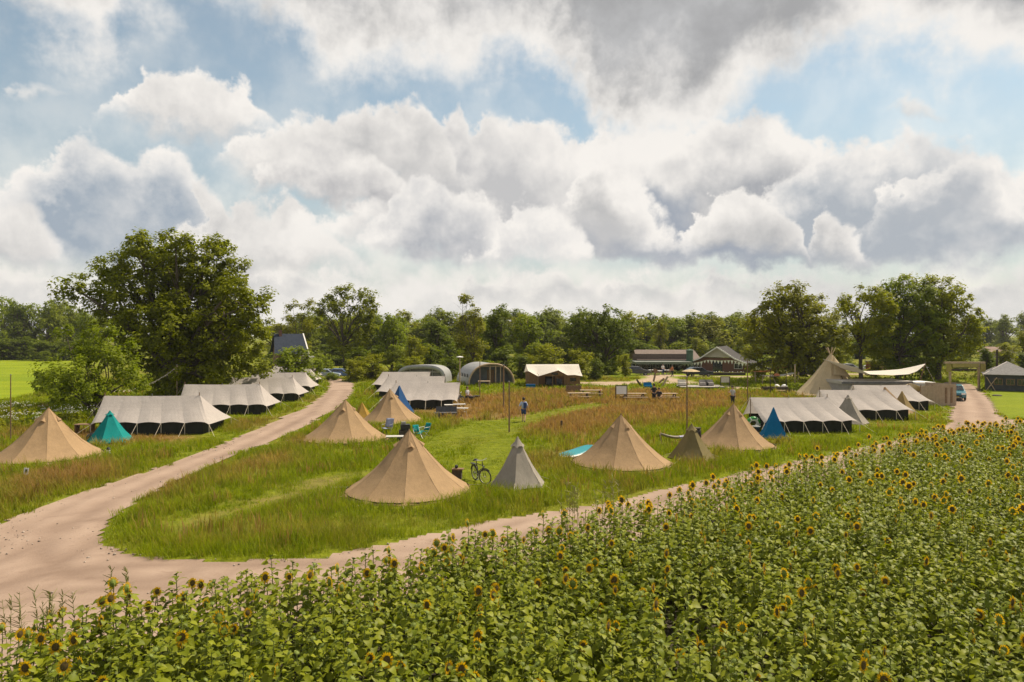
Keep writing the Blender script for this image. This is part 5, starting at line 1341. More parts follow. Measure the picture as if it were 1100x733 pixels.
# car
def car(label, px, Y, rz, paint, group=None, van=False, name='parked_car'):
    t = place(name, label, 'van' if van else 'car', px, Y, group, rz)
    P = plain('car_paint', paint, 0.25, .05, 2, spec=.6) if isinstance(paint, tuple) else paint
    L_, W2, = (4.2, .86)
    if van: sec = [(-2.1, .35), (-2.12, .85), (-2.0, 1.15), (-1.45, 1.9), (1.95, 1.95), (2.1, 1.7), (2.12, .4)]
    else: sec = [(-2.1, .32), (-2.13, .62), (-2.0, .80), (-1.05, .95), (-.35, 1.42), (.95, 1.46), (1.75, 1.05), (2.08, .95), (2.12, .4)]
    m = MB(); n = len(sec)
    for x, dx in ((-W2, .0), (W2, .0)): pass
    vs = []
    for x, q in ((-W2, 0), (-W2 * .98, 1), (W2 * .98, 1), (W2, 0)):
        for y, z in sec:
            ins = max(0, z - .9) * .30
            vs.append((math.copysign(abs(x) - ins, x), y, z))
    fs = [tuple(range(n))[::-1], tuple(range(3 * n, 4 * n))]
    for i in range(n): j = (i + 1) % n; fs.append((i, j, 3 * n + j, 3 * n + i))
    m.add(vs, fs); b = m.build('body', P, t)
    md = b.modifiers.new('bevel', 'BEVEL'); md.width = .06; md.segments = 2; md.limit_method = 'ANGLE'
    wp = [s for s in sec if s[1] > .9]
    m = MB()
    if van: fr = [(-1.93, 1.22), (-1.48, 1.82)]
    else: fr = [(-1.0, .99), (-.40, 1.37)]
    fw = lambda z: W2 - max(0, z - .9) * .30 - .08
    (y0, z0), (y1, z1) = fr; o = .025
    m.add([(-fw(z0), y0 - o, z0 + o), (fw(z0), y0 - o, z0 + o), (fw(z1), y1 - o, z1 + o), (-fw(z1), y1 - o, z1 + o)], [(0, 1, 2, 3)]); m.build('windscreen', GLASS, t)
    if not van:
        m = MB(); m.add([(-fw(1.1), 1.74, 1.09), (fw(1.1), 1.74, 1.09), (fw(1.4), 1.02, 1.46), (-fw(1.4), 1.02, 1.46)], [(0, 1, 2, 3)]); m.build('rear_window', GLASS, t)
    for s in (-1, 1):
        m = MB(); q = [(-.75, 1.0), (-.32, 1.36), (.85, 1.38), (1.4, 1.02)] if not van else [(-1.6, 1.2), (-1.3, 1.75), (-.5, 1.75), (-.5, 1.2)]
        m.add([(s * (W2 - max(0, z - .9) * .30 + .012), y, z) for y, z in q], [(0, 1, 2, 3)]); m.build('side_window', GLASS, t)
        for y in (-1.3, 1.3):
            R = Matrix.Translation((s * (W2 - .06), y, .32)) @ Matrix.Rotation(math.pi / 2, 4, 'Z')
            w = MB(); w.torus(.23, .09, 16, 8, R); wo = w.build('wheel', BLACK, t, smooth=True)
            w = MB(); w.add([R @ V(v) for v in [(.17 * math.cos(i * .524), -.05 * s, .17 * math.sin(i * .524)) for i in range(12)]], [tuple(range(12))]); w.build('rim', STEEL, wo)
        m = MB(); m.box((s * .62, -2.11, .70), (.34, .06, .15)); m.build('headlight', WHITEP, t)
    m = MB(); m.box((0, -2.13, .50), (1.0, .05, .16)); m.build('grille', BLACK, t)
    m = MB(); m.box((0, -2.165, .42), (.50, .02, .11)); m.build('number_plate', YELB, t)
    return t
car('blue-green car parked facing the viewer beside the plywood fence', 1025, 68, math.radians(-29), (0.02, 0.13, 0.17))
gcar = 'cars in the car park behind the big tipi'
CARP = {}
for px, Y, rz, paint, lb, van in [(812, 118, 80, (.03, .035, .045), 'dark parked car right behind the orange sunshade sail', False), (872, 104, 75, (.02, .02, .022), 'black car parked under the round oak beside the tipi', False),
                                   (884, 116, 100, (.55, .55, .53), 'white van parked behind the left slope of the tipi', True), (912, 118, 85, (.42, .43, .44), 'silver car seen between tipi and slender tree', False),
                                   (942, 120, 92, (.55, .54, .52), 'white car left of the red shed under the trees', False), (955, 124, 80, (.10, .14, .22), 'dark blue car behind the red shed under the trees', False),
                                   (983, 118, 95, (.50, .50, .50), 'pale car right of the red shed under the trees', False), (684, 108, 85, (.05, .05, .055), 'dark car on the drive in front of the restaurant wing', False),
                                   (750, 105, 100, (.035, .045, .07), 'dark car standing beside the beige parasol', False), (351, 100, 88, (.30, .36, .46), 'pale blue car at the far end of the left road', False),
                                   (366, 101, 92, (.10, .17, .33), 'blue car by the hedge at the far end of the left road', False)]:
    car(lb, px, Y, math.radians(rz), paint, gcar if 800 < px else None, van, 'parked_van' if van else 'parked_car')
# red shed
t = place('shed', 'long low red shed under the trees behind the stretched canopy', 'shed', 955, 112); k = 112 / F
m = MB(); m.box((0, 0, 1.0), (40 * k, 3, 2.0)); m.build('wall', REDP, t); m = MB(); m.box((0, 0, 2.05), (41 * k, 3.5, .18)); m.build('roof', ROOFG, t)
m = MB(); m.box((-1.6, -1.53, .9), (1.6, .05, 1.8)); m.build('door', PALEWOOD, t)
for x in (.8, 2.2): framed_window(t, (x, -1.53, 1.2), .7, .7)

# entrance gate
Yg = 81; t = place('entrance_gate', 'wooden entrance portal with board top spanning the right road', 'gate', 1036, Yg); k = Yg / F
for px in (1020.5, 1051.5):
    m = MB(); m.tube([((px - 1036) * k, 0, 0), ((px - 1036) * k, 0, PZ(391, Yg))], .14, 4); m.build('post', PALEWOOD, t)
m = MB(); m.box((0, 0, PZ(389.8, Yg)), (43 * k, .35, .22)); m.build('beam', PALEWOOD, t)
m = MB(); m.box((0, -.20, PZ(392.9, Yg)), (28 * k, .06, .42)); m.build('sign_board', YELB, t)
m = MB(); m.box((0, .3, PZ(397.6, Yg)), (30 * k, .12, .20)); m.build('lower_beam', DARKWOOD, t)
for px in (1017.6, 1054.5):
    m = MB()
    for i in range(5): m.box(((px - 1036) * k - .24 + i * .12, -.26, PZ(395.2, Yg)), (.09, .05, .95))
    m.build('slat_panel', YELB, t)
t = place('planter_hedge', 'green hedge and stakes beyond the entrance portal', 'hedge', 1036, 98); k = 98 / F
lob = [(-3 + i * 1.2, 0, .55, .9, .7, .8) for i in range(6)]
Vv, Q, C = leaf_cloud(lob, 4, .10, 88, .4, 20, .8, .3); Vv[:, 2] = np.maximum(Vv[:, 2], .02); mesh_np('foliage', Vv, Q, L_LIGHT, parent=t)
# dark pavilion
Yp = 79; t = place('pavilion', 'dark timber pavilion with grey pyramid roof at the right border', 'pavilion', 1084, Yp, rz=math.radians(-33)); k = Yp / F
zr, ze_, hw = PZ(389, Yp), PZ(403.3, Yp - 2), 21 * k
ap = (-.2, 0, zr); c = [(-hw - .3, -hw - .3, ze_), (hw + .3, -hw - .3, ze_), (hw + .3, hw + .3, ze_), (-hw - .3, hw + .3, ze_)]
m = MB()
for i in range(4): m.add([c[i], c[(i + 1) % 4], ap], [(0, 1, 2)])
m.build('roof', ROOFG, t, solid=.10)
for i in range(4): m = MB(); m.tube([c[i], ap], .07, 5); m.build('hip_cap', BOARDW, t)
m = MB(); m.box((0, 0, ze_ / 2), (hw * 2, hw * 2, ze_)); m.build('wall', plain('black_boards', (.040, .045, .050), .7, .3, 3), t)
for px in (1067, 1080, 1092): framed_window(t, ((px - 1080) * k * .8, -hw - .02, ze_ * .58), .75, .65, 0, 'window', WOOD)
for (a, b) in ((-1.0, -.55), (-.62, -.98)):
    m = MB(); m.tube([(hw * a, -hw - .25, .05), (hw * b, -hw - .15, ze_ * .85)], .05, 4); m.build('brace', PALEWOOD, t)
for px, py, h_ in [(1096, 366, 1)]:
    t = place('house', 'distant house gable among trees at the right border', 'house', 1087, 150); k = 150 / F
    m = MB(); m.prism([(-1.6, 0), (1.6, 0), (1.6, PZ(378.5, 150)), (0, PZ(374, 150)), (-1.6, PZ(378.5, 150))], 0, 8); m.build('wall', BOARDW, t)
    m = MB()
    for s in (-1, 1): m.add([(0, -.3, PZ(373.4, 150)), (s * 2.1, -.3, PZ(379, 150)), (s * 2.1, 8.3, PZ(379, 150)), (0, 8.3, PZ(373.4, 150))], [(0, 1, 2, 3)])
    m.build('roof', plain('pinkish_roof', (.30, .20, .16), .8, .15, 2), t, solid=.12)
    framed_window(t, (0, -.03, 1.8), .9, 1.0)

# ------------------------------------------------------------------ poles, lamps, signs
def pole(label, px, top, base, r=0.05, mat=None, name='wooden_pole', lean=0.0, Y=None, group=None):
    Y = Y or YG(base); t = thing(name, label, 'pole', (PX(px, Y), Y, 0), 0, group); h = PZ(top, Y)
    m = MB(); m.tube([(0, 0, -.2), (lean * .5, 0, h * .5), (lean, 0, h)], [r, r * .92, r * .8], 7); m.build('shaft', mat or WOOD, t)
    c = MB(); c.tube([(lean, 0, h - .02), (lean, 0, h + .04)], r * 1.05, 7); c.build('cap', STEEL, t)
    return t
pole('bare pole in the meadow left of the walking person, nearer of the two', 547, 410, 465, .055)
pole('bare pole in the meadow just behind and left of its nearer twin', 541, 392, 442, .07)
pole('thin dark pole near the right front of the metal arch hut', 515.5, 389, 428, .05)
pole('tall brown pole rising behind the small olive tent', 738, 405, 470, .05)
pole('tall thin pole at the left end of the nearest right ridge tent', 803.5, 386, 446, .05, lean=-.05)
pole('grey pole carrying a rope in front of the big oak', 190, 392, 437, .06, PALEWOOD)
pole('thin brown stake at the left border behind the bell tent', 11.5, 403, 477, .035)
pole('white birch pole in front of the round oak', 854, 392, 416, .10, PALEWOOD)
pole('dark utility pole in front of the dark pavilion', 1071, 376, 419, .13, DARKWOOD, 'utility_pole')
pole('thin pole in front of the planter with the white seats', 827.5, 396, 425, .05, DARKWOOD)
pole('thin pole at the right end of the planter with the white seats', 844.5, 398, 426, .05, DARKWOOD)
# rope from the pole to the small tree
t = thing('rope_line', 'sagging rope with leaves running from the grey pole to the light green tree', 'rope', (0, 0, 0))
a = V((PX(190, 61), 61, PZ(394, 61))); b = V((PX(112, 53.5), 53.5, PZ(419, 53.5))); m = MB()
pts = [a.lerp(b, i / 16) - V((0, 0, .75 * 4 * (i / 16) * (1 - i / 16))) for i in range(17)]
m.tube(pts, .022, 4); m.build('rope', ROPE, t)
m = MB(); rr = random.Random(2)
for i in range(60):
    p = a.lerp(b, i / 60) - V((0, 0, .75 * 4 * (i / 60) * (1 - i / 60))); m.box(p + V((rr.uniform(-.06, .06), 0, rr.uniform(-.1, .03))), (.10, .02, .08), rr.uniform(0, 3))
m.build('tags', ROPE, t)
# lamp post
t = place('street_lamp', 'lamp post with flat white head behind the middle ridge tents', 'lamp', 494, 84); h = PZ(384, 84)
m = MB(); m.tube([(0, 0, 0), (0, 0, h)], .07, 7); m.build('post', PALEWOOD, t)
m = MB(); m.lathe([(0, h + .16), (.42, h + .06), (.44, h), (.0, h - .02)], 14); m.build('lamp_head', WHITEP, t)
# white board on two posts
def board(label, px, Y, w, z0, z1, hp, mat, frame):
    t = place('notice_board', label, 'sign', px, Y)
    for s in (-1, 1): m = MB(); m.box((s * w / 2, 0, hp / 2), (.08, .08, hp)); m.build('post', frame, t)
    m = MB(); m.box((0, -.01, (z0 + z1) / 2), (w - .1, .04, z1 - z0)); m.build('panel', mat, t)
    m = MB(); m.box((0, 0, hp - .03), (w + .08, .09, .07)); m.build('rail', frame, t)
    return t
Y = YG(431.5); board('white board between two dark posts in the meadow', 667.5, Y, 12 * Y / F, PZ(423.5, Y), PZ(415, Y), PZ(414, Y), WHITEP, DARKWOOD)
Y = YG(417.5); board('pale sign board on thin posts before the restaurant lawn', 779, Y, 9.5 * Y / F, PZ(411, Y), PZ(405, Y), PZ(404.5, Y), BOARDW, DARKWOOD)
# white paper sign on a stake
x, y = G(28, 519); t = thing('paper_sign', 'small white paper sign on a string before the bell tent at the left border', 'sign', (x, y, 0), .12)
m = MB(); m.box((0, 0, .50), (.19, .012, .30), tilt=Matrix.Rotation(.12, 3, 'Y')); m.build('sheet', WHITEP, t)
m = MB(); m.box((.01, -.010, .52), (.085, .006, .14), tilt=Matrix.Rotation(.12, 3, 'Y')); m.build('mark', BLACK, t)
m = MB(); m.tube([(-.02, .02, 0), (.0, .012, .7)], .012, 5); m.build('stake', PALEWOOD, t)

# sunshade sails on leaning poles
Ys_ = 90; t = place('shade_sail', 'orange sunshade sail stretched between leaning poles', 'sail', 828, Ys_); k = Ys_ / F
def sail(c0, c1, c2, c3, mat, par, sag=.35):
    m = MB()
    def fn(u, v):
        p = V(c0).lerp(V(c1), u).lerp(V(c3).lerp(V(c2), u), v); p.z -= sag * math.sin(math.pi * u) * (0.6 + .4 * math.sin(math.pi * v)); return p
    m.grid(fn, 14, 8); return m.build('canvas', mat, par, smooth=True, fix=False, solid=.012)
q = lambda px, py, y=0: ((px - 828) * k, y, PZ(py, Ys_ + y))
OR = canvas_mat('orange_canvas', (.62, .25, .07), .3, .08)
sail(q(811, 399.8, -1.2), q(846.5, 394.0, 0), q(846, 393.6, 1.6), q(813, 398.8, 2.5), OR, t)
for a_, b_ in (((812, 411), (811, 399.5)), ((849.5, 408), (850, 392.5))):
    m = MB(); p0 = q(*a_); m.tube([(p0[0], 0, 0), q(*b_)], .07, 6); m.build('pole', PALEWOOD, t)
t = place('shade_sail', 'white sunshade sail hanging just below the orange one', 'sail', 828, Ys_ - 3)
sail(q(820, 402.6, -1.2), q(854.5, 399.6, 0), q(854, 399.0, 1.4), q(822, 401.6, 2), WHITEC, t, .3)
for a_, b_ in (((856, 412), (857, 398.5)), ((834, 410), (829, 401)), ((819, 411), (820, 402))):
    m = MB(); p0 = q(*a_); m.tube([(p0[0], 0, 0), q(*b_)], .07, 6); m.build('pole', PALEWOOD, t)
t = place('hanging_chair', 'orange hanging seat below the sunshade sails', 'chair', 834.5, 88); h = PZ(402, 88)
m = MB(); m.ball((0, 0, h - .15), (.38, .38, .26), 12, 8); m.build('seat', TERRA, t); m = MB(); m.tube([(0, 0, h), (0, 0, h + .55)], .015, 4); m.build('rope', ROPE, t)

# planter bench with two white seats
t = place('planter_box', 'dark raised planter box with low plants near the long right ridge tent', 'planter', 832, 76); k = 76 / F
m = MB(); m.box((0, 0, .32), (26 * k, 1.1, .64)); m.build('box', DARKWOOD, t)
Vv, Q, C = leaf_cloud([(-1.0, 0, .68, .4, .4, .16), (0, 0, .66, .4, .4, .12), (-.5, .2, .7, .4, .3, .16)], 6, .06, 77, .2, 20); mesh_np('plants', Vv, Q, L_LIGHT, parent=t)
for px, lb in ((834.5, 'left white round seat behind the dark planter box'), (842.5, 'right white round seat behind the dark planter box')):
    c = place('egg_chair', lb, 'chair', px, 77.2); z = PZ(415.5, 77)
    m = MB(); m.grid(lambda u, v: (.36 * math.cos(u * 5.0 + 2.2) * math.sin(.15 + v * 2.4), .34 * math.sin(u * 5.0 + 2.2) * math.sin(.15 + v * 2.4), z - .2 + .44 * math.cos(.15 + v * 2.4)), 14, 8); m.build('shell', WHITEP, c, smooth=True, solid=.04)
    m = MB(); m.ball((0, -.05, z - .48), (.28, .26, .10), 10, 6); m.build('cushion', WHITEC, c)
    m = MB(); m.tube([(0, 0, 0), (0, 0, z - .55)], [.25, .05], 8); m.build('foot', STEEL, c)
t = place('wooden_bench', 'low pink-brown wooden bench in front of the dark planter box', 'bench', 839, 73.5)
m = MB(); m.box((0, 0, .42), (1.1, .4, .06)); m.build('seat', PALEWOOD, t)
for s in (-.45, .45): m = MB(); m.box((s, 0, .19), (.08, .36, .38)); m.build('leg', PALEWOOD, t)
t = place('fire_bowl', 'dark seating and fire bowl on the sand at the foot of the tipi', 'fire bowl', 873, 71); 
m = MB(); m.lathe([(.1, .25), (.45, .35), (.6, .55), (.55, .55), (.4, .42), (0, .36)], 14); m.build('bowl', BLACK, t)
for i in range(3): a = i * 2.1; m = MB(); m.tube([(math.cos(a) * .4, math.sin(a) * .4, 0), (math.cos(a) * .3, math.sin(a) * .3, .35)], .03, 5); m.build('leg', STEEL, t)
for px, Y, lb, L_ in ((866, 69.5, 'pale log lying on the sand left of the tipi door', 2.2), (874, 68.5, 'pale log lying in front of the fire bowl by the tipi', 1.8)):
    t = place('log_bench', lb, 'log', px, Y, rz=.1 if L_ > 2 else -.25)
    m = MB(); m.tube([(-L_ / 2, 0, .22), (0, .03, .24), (L_ / 2, 0, .21)], [.20, .19, .17], 9); m.build('log', PALEWOOD, t)
    for s in (-1, 1): m = MB(); m.tube([(s * L_ / 2, 0, .215), (s * (L_ / 2 + .012), 0, .215)], .15, 9); m.build('cut_end', PLY, t)

# ------------------------------------------------------------------ meadow furniture
def picnic(label, px, py, rz=0.0, group='picnic tables in the meadow', s=1.0):
    x, y = G(px, py); t = thing('picnic_table', label, 'table', (x, y, 0), rz, group)
    m = MB()
    for i in range(4): m.box((0, (-.27 + i * .18) * s, .74), (1.9 * s, .155, .045))
    m.build('table_top', PALEWOOD, t)
    for q in (-1, 1):
        m = MB(); m.box((0, q * .68 * s, .44), (1.9 * s, .26, .045)); m.build('bench', PALEWOOD, t)
        m = MB(); m.bar((q * .7 * s, -.70 * s, .02), (q * .7 * s, -.22, .72), .09); m.bar((q * .7 * s, .70 * s, .02), (q * .7 * s, .22, .72), .09); m.box((q * .7 * s, 0, .40), (.05, 1.5 * s, .09)); m.build('leg', DARKWOOD, t)
    return t
picnic('nearer picnic table beside the safari tent, weathered and pale', 622, 430.5, .06, s=1.15)
picnic('farther picnic table right behind the nearer one', 635, 427, -.05, s=1.2)
picnic('picnic table right of the white board, bench reaching right', 681, 431, .03, s=1.25)
picnic('picnic table where two dark-clad people have gathered', 716, 431, .05, s=1.1)
t = thing('wooden_crate', 'brown slatted crate behind the nearer picnic table', 'crate', (*G(616, 424), 0), .05)
m = MB()
for i in range(4): m.box((0, -.45, .14 + i * .24), (1.5, .03, .19)); m.box((0, .45, .14 + i * .24), (1.5, .03, .19)); m.box((-.75, 0, .14 + i * .24), (.03, .9, .19)); m.box((.75, 0, .14 + i * .24), (.03, .9, .19))
m.build('slats', WOOD, t)
for a in (-.72, .72):
    for b in (-.42, .42): m = MB(); m.box((a, b, .5), (.06, .06, 1.0)); m.build('corner_post', DARKWOOD, t)
m = MB(); m.box((0, 0, .05), (1.45, .85, .05)); m.build('floor', WOOD, t)
t = thing('marker_post', 'short reddish post right of the farther picnic table', 'post', (*G(645, 427.5), 0)); m = MB(); m.tube([(0, 0, 0), (0, 0, .7)], .05, 6); m.build('shaft', WOOD, t); m = MB(); m.tube([(0, 0, .7), (0, 0, .82)], .055, 6); m.build('band', TERRA, t)
t = thing('stump', 'short wooden stump sticking out of the tan grass left of the fourth bell tent', 'stump', (*G(603, 462), 0)); m = MB(); m.tube([(0, 0, 0), (.02, 0, .62)], [.09, .07], 8); m.build('stub', DARKWOOD, t)

# climbing beams and the low stage beyond the meadow
t = thing('climbing_frame', 'playground of leaning dark beams on sand in front of the restaurant', 'playground', (*G(698, 416), 0)); k = YG(416) / F
for (a_, b_), mt in zip((((684, 408), (690, 417)), ((702, 410), (705, 401)), ((711, 417), (718, 405)), ((708, 411), (714, 407))), (DARKWOOD, WOOD, PALEWOOD, WOOD)):
    Yk = YG(416); m = MB(); m.tube([((a_[0] - 698) * k, 0, max(0, PZ(a_[1], Yk))), ((b_[0] - 698) * k, .4, max(0.0, PZ(b_[1], Yk)))], .12, 4); m.build('beam', mt, t)
t = thing('low_stage', 'low grey wooden deck on the sand right of the playground beams', 'deck', (*G(752, 417.5), 0), -.03); k = YG(417.5) / F
m = MB()
for i in range(6): m.box((0, -1.3 + i * .5, .28), (46 * k, .46, .06))
m.build('boards', GREYW, t)
for x in (-22, -11, 0, 11, 22): m = MB(); m.box((x * k, 0, .12), (.15, 2.6, .24)); m.build('joist', DARKWOOD, t)
for px, py, lb in ((733, 413.5, 'pale slatted lounger at the left end of the grey deck'), (756, 413, 'grey cushioned seat in the middle of the deck'), (762, 413.2, 'bluish grey cushioned seat right of the middle of the deck'), (696, 411, 'blue box seat on the sand between the playground beams')):
    Yq = YG(417.5) + .3; c = place('deck_seat', lb, 'seat', px, Yq)
    z0 = .32 if px > 720 else 0; mt = BLUE if px < 700 else WHITEC if px < 740 else GREYW
    m = MB(); m.box((0, 0, z0 + .22), (.95, .7, .30)); m.build('cushion', mt, c); m = MB(); m.box((0, .32, z0 + .50), (.95, .14, .40), tilt=Matrix.Rotation(-.3, 3, 'X')); m.build('backrest', mt, c)
    m = MB(); m.box((0, 0, z0 + .04), (.9, .65, .07)); m.build('base', DARKWOOD, c)

# camp things around the middle tents
def camp_chair(label, px, py, rz, mat, s=1.0):
    x, y = G(px, py); t = thing('camp_chair', label, 'chair', (x, y, 0), rz)
    m = MB(); m.grid(lambda u, v: ((u - .5) * .52 * s, -.24 + v * .46, .42 - .05 * math.sin(u * math.pi) - .03 * v), 5, 4); m.build('seat', mat, t, smooth=True, solid=.015)
    m = MB(); m.grid(lambda u, v: ((u - .5) * .52 * s, .24 + v * .20 + .05 * math.sin(u * math.pi), .42 + v * .55 * s), 5, 4); m.build('backrest', mat, t, smooth=True, solid=.015)
    for a in (-1, 1):
        m = MB(); m.tube([(a * .27 * s, -.28, 0), (a * .27 * s, .22, .44), (a * .27 * s, .44, .97 * s)], .014, 5); m.build('frame', STEEL, t)
        m = MB(); m.tube([(a * .27 * s, .30, 0), (a * .27 * s, -.24, .42), (a * .27 * s, -.25, .62), (a * .27 * s, .30, .64)], .014, 5); m.build('leg', STEEL, t)
    return t
camp_chair('turquoise camp chair behind the top of the largest bell tent', 449, 472, .5, TEAL, .75)
camp_chair('turquoise folding chair with high back, right of the other turquoise one', 455.5, 470, -.6, TEAL, .8)
camp_chair('blue-grey camp chair at the right edge of the second bell tent', 416, 466.5, -.3, plain('blue_grey_cloth', (.24, .27, .38), .85, .15, 4))
LGREYP = plain('light_grey_top', (.48, .46, .43), .6, .06, 5)
def folding_table(label, px, py, rz, w=1.1, d=.65, h=.66, mat=None):
    x, y = G(px, py); t = thing('folding_table', label, 'table', (x, y, 0), rz)
    m = MB(); m.box((0, 0, h), (w, d, .035)); m.build('table_top', mat or LGREYP, t)
    for a in (-1, 1): m = MB(); m.tube([(a * w * .42, -d * .4, 0), (a * w * .30, d * .4, h - .02)], .014, 5); m.tube([(a * w * .42, d * .4, 0), (a * w * .30, -d * .4, h - .02)], .014, 5); m.build('leg', STEEL, t)
    return t
folding_table('white folding table between the second and largest bell tents', 424, 478, .1, 1.0, .6, .5)
folding_table('white camp table nearest the right end of the middle ridge tent', 484.5, 443, .15, 1.1, .7, .62)
folding_table('white camp table farther right in the tan grass, lower part', 496, 447, -.1, 1.0, .6, .62)
folding_table('white camp table behind the other two at the middle ridge tent', 493.5, 443.5, .2, 1.0, .6, .7)
t = thing('garden_sofa', 'low dark grey covered lounge seat in the tan grass before the middle ridge tent', 'seat', (*G(479, 449), 0), .12)
m = MB(); m.box((0, 0, .28), (1.7, .8, .30)); m.build('seat', plain('charcoal_cloth', (.075, .078, .085), .85, .2, 4), t)
m = MB(); m.box((.05, .36, .58), (1.6, .2, .5), tilt=Matrix.Rotation(-.3, 3, 'X')); m.build('backrest', bpy.data.materials['charcoal_cloth'], t)
for a in (-.8, .8): m = MB(); m.box((a, 0, .07), (.08, .7, .14)); m.build('foot', WOOD, t)
t = thing('metal_bucket', 'grey metal bucket left of the dark lounge seat', 'bucket', (*G(469.5, 449.5), 0))
m = MB(); m.lathe([(0, .02), (.18, .02), (.24, .46), (.22, .46), (.17, .05), (0, .05)], 14); m.build('pail', STEEL, t)
m = MB(); m.tube([(-.23, 0, .44), (-.16, 0, .62), (.0, 0, .68), (.16, 0, .62), (.23, 0, .44)], .01, 4); m.build('handle', BLACK, t)
for px, py, lb in ((506.5, 432, 'black low seat right of the sitting person'), (512, 431, 'black camp stool farthest right of the sitting person')):
    x, y = G(px, py); t = thing('camp_stool', lb, 'stool', (x, y, 0))
    m = MB(); m.box((0, 0, .46), (.62, .5, .16)); m.build('seat', BLACK, t)
    for a in (-1, 1): m = MB(); m.tube([(a * .26, -.2, 0), (a * .20, .2, .42)], .02, 5); m.tube([(a * .26, .2, 0), (a * .20, -.2, .42)], .02, 5); m.build('leg', BLACK, t)
t = thing('wooden_block', 'squat wooden log seat right of the largest bell tent', 'log', (*G(491, 515), 0), -.15)
m = MB(); m.box((0, 0, .22), (.42, .24, .44)); m.build('block', DARKWOOD, t); m = MB(); m.box((.04, 0, .46), (.50, .3, .05)); m.build('seat', WOOD, t)
m = MB(); m.ball((-.03, 0, .56), (.08, .08, .09), 10, 7); m.build('mug', BLACK, t)
t = thing('camp_kitchen', 'dark stacked camp kitchen crates behind the largest bell tent top', 'crates', (*G(433.5, 474), 0), .2)
for i, (w, z) in enumerate(((.75, .0), (.65, .36), (.55, .70))):
    m = MB(); m.box((.05 * i, 0, z + .16), (w, .5, .30)); m.build('crate', DARKWOOD if i % 2 else BLACK, t)
m = MB(); m.lathe([(0, 1.02), (.14, 1.02), (.15, 1.16), (.0, 1.16)], 10); m.build('pot', STEEL, t)
t = thing('rain_barrel', 'dark barrel between the small olive tent and the bell tent behind it', 'barrel', (*G(748, 478), 0))
m = MB(); m.lathe([(0, 0), (.24, 0), (.29, .35), (.28, .75), (.24, .95), (0, .95)], 14); m.build('drum', BLACK, t, smooth=True); m = MB(); m.lathe([(0, .95), (.26, .95), (.26, 1.0), (0, 1.01)], 14); m.build('lid', DARKWOOD, t)
t = thing('hammock', 'hammock of pale cloth slung left of the small olive tent', 'hammock', (*G(727, 478), 0))
m = MB(); m.grid(lambda u, v: (-.95 + 1.9 * u, (v - .5) * .5 * math.sin(math.pi * (.1 + .8 * u)), .58 - .22 * math.sin(math.pi * u) + .25 * abs(v - .5)), 14, 6); m.build('cloth', PALE, t, smooth=True, solid=.012)
for s in (-1, 1): m = MB(); m.tube([(s * .85, 0, 0), (s * .98, 0, .62)], .03, 6); m.build('post', PALEWOOD, t)
m = MB(); m.box((.35, -.05, .46), (.4, .3, .10)); m.build('pillow', plain('lilac_cloth', (.42, .42, .62), .85, .1, 3), t)
t = thing('beach_ball', 'green and white inflatable ring under the left end of the long right ridge tent', 'swim ring', (*G(809, 464), 0))
m = MB(); m.torus(.36, .14, 20, 8, Matrix.Translation((0, 0, .55)) @ Matrix.Rotation(.3, 4, 'X')); m.build('ring', plain('green_vinyl', (.05, .30, .06), .35, .1, 3), t, smooth=True)
m = MB(); m.torus(.36, .144, 6, 8, Matrix.Translation((0, -.004, .55)) @ Matrix.Rotation(.3, 4, 'X')); m.build('white_band', WHITEP, t, smooth=True)
t = thing('storage_bin', 'black bin beside the inflatable ring under the right ridge tent', 'bin', (*G(812, 467), 0))
m = MB(); m.lathe([(0, 0), (.22, 0), (.27, .5), (0, .5)], 10); m.build('pail', BLACK, t); m = MB(); m.lathe([(0, .5), (.29, .5), (.29, .55), (0, .57)], 10); m.build('lid', STEEL, t)
t = thing('paddle_board', 'turquoise and white paddle board lying beside a tan bell tent', 'paddle board', (*G(619, 489), -.14), math.radians(48))
def pb(n=20):
    L_ = 2.9; o = []
    for i in range(n + 1):
        u = -1 + 2 * i / n; o.append((u * L_ / 2, .38 * max(0, 1 - abs(u) ** 3.2) ** .55))
    return o
o_ = pb(); m = MB(); T = Matrix.Rotation(math.radians(8), 3, 'X')
m.grid(lambda u, v: T @ V((o_[round(u * 20)][0], (v * 2 - 1) * o_[round(u * 20)][1], .06 + .10 * (o_[round(u * 20)][0] / 1.55) ** 2)) + V((0, 0, .22 + .07 * o_[round(u * 20)][0])), 20, 6); m.build('deck', plain('turquoise_board', (.015, .22, .26), .45, .06, 2), t, smooth=True, fix=False, solid=.11)
m = MB(); m.tube([T @ V((x, -y - .01, .06 + .10 * (x / 1.55) ** 2)) + V((0, 0, .22 + .07 * x)) for x, y in o_], .05, 6); m.build('rail', WHITEP, t)
t = thing('bag', 'dark grey bag lying against the left foot of the teal tent', 'bag', (*G(101, 473.5), 0), .3)
m = MB(); m.ball((0, 0, .24), (.42, .26, .24), 12, 8); m.build('sack', BLACK, t, smooth=True); m = MB(); m.tube([(-.2, -.02, .44), (0, -.04, .56), (.2, -.02, .44)], .018, 5); m.build('handle', BLACK, t)
t = thing('camp_table', 'small wooden table in the weeds behind the teal tent', 'table', (*G(91, 467), 0)); m = MB(); m.box((0, 0, .66), (1.1, .6, .05)); m.build('table_top', WOOD, t)
for a in (-.48, .48): m = MB(); m.box((a, 0, .32), (.06, .5, .64)); m.build('leg', WOOD, t)
t = thing('lantern', 'small dark lantern at the right edge of the bell tent at the left border', 'lantern', (*G(116.5, 489), 0))
m = MB(); m.lathe([(0, 0), (.11, 0), (.11, .06), (.08, .08), (.08, .30), (.11, .32), (.05, .42), (0, .43)], 12); m.build('body', BLACK, t); m = MB(); m.lathe([(.083, .10), (.083, .28)], 12); m.build('glass', WHITEP, t)
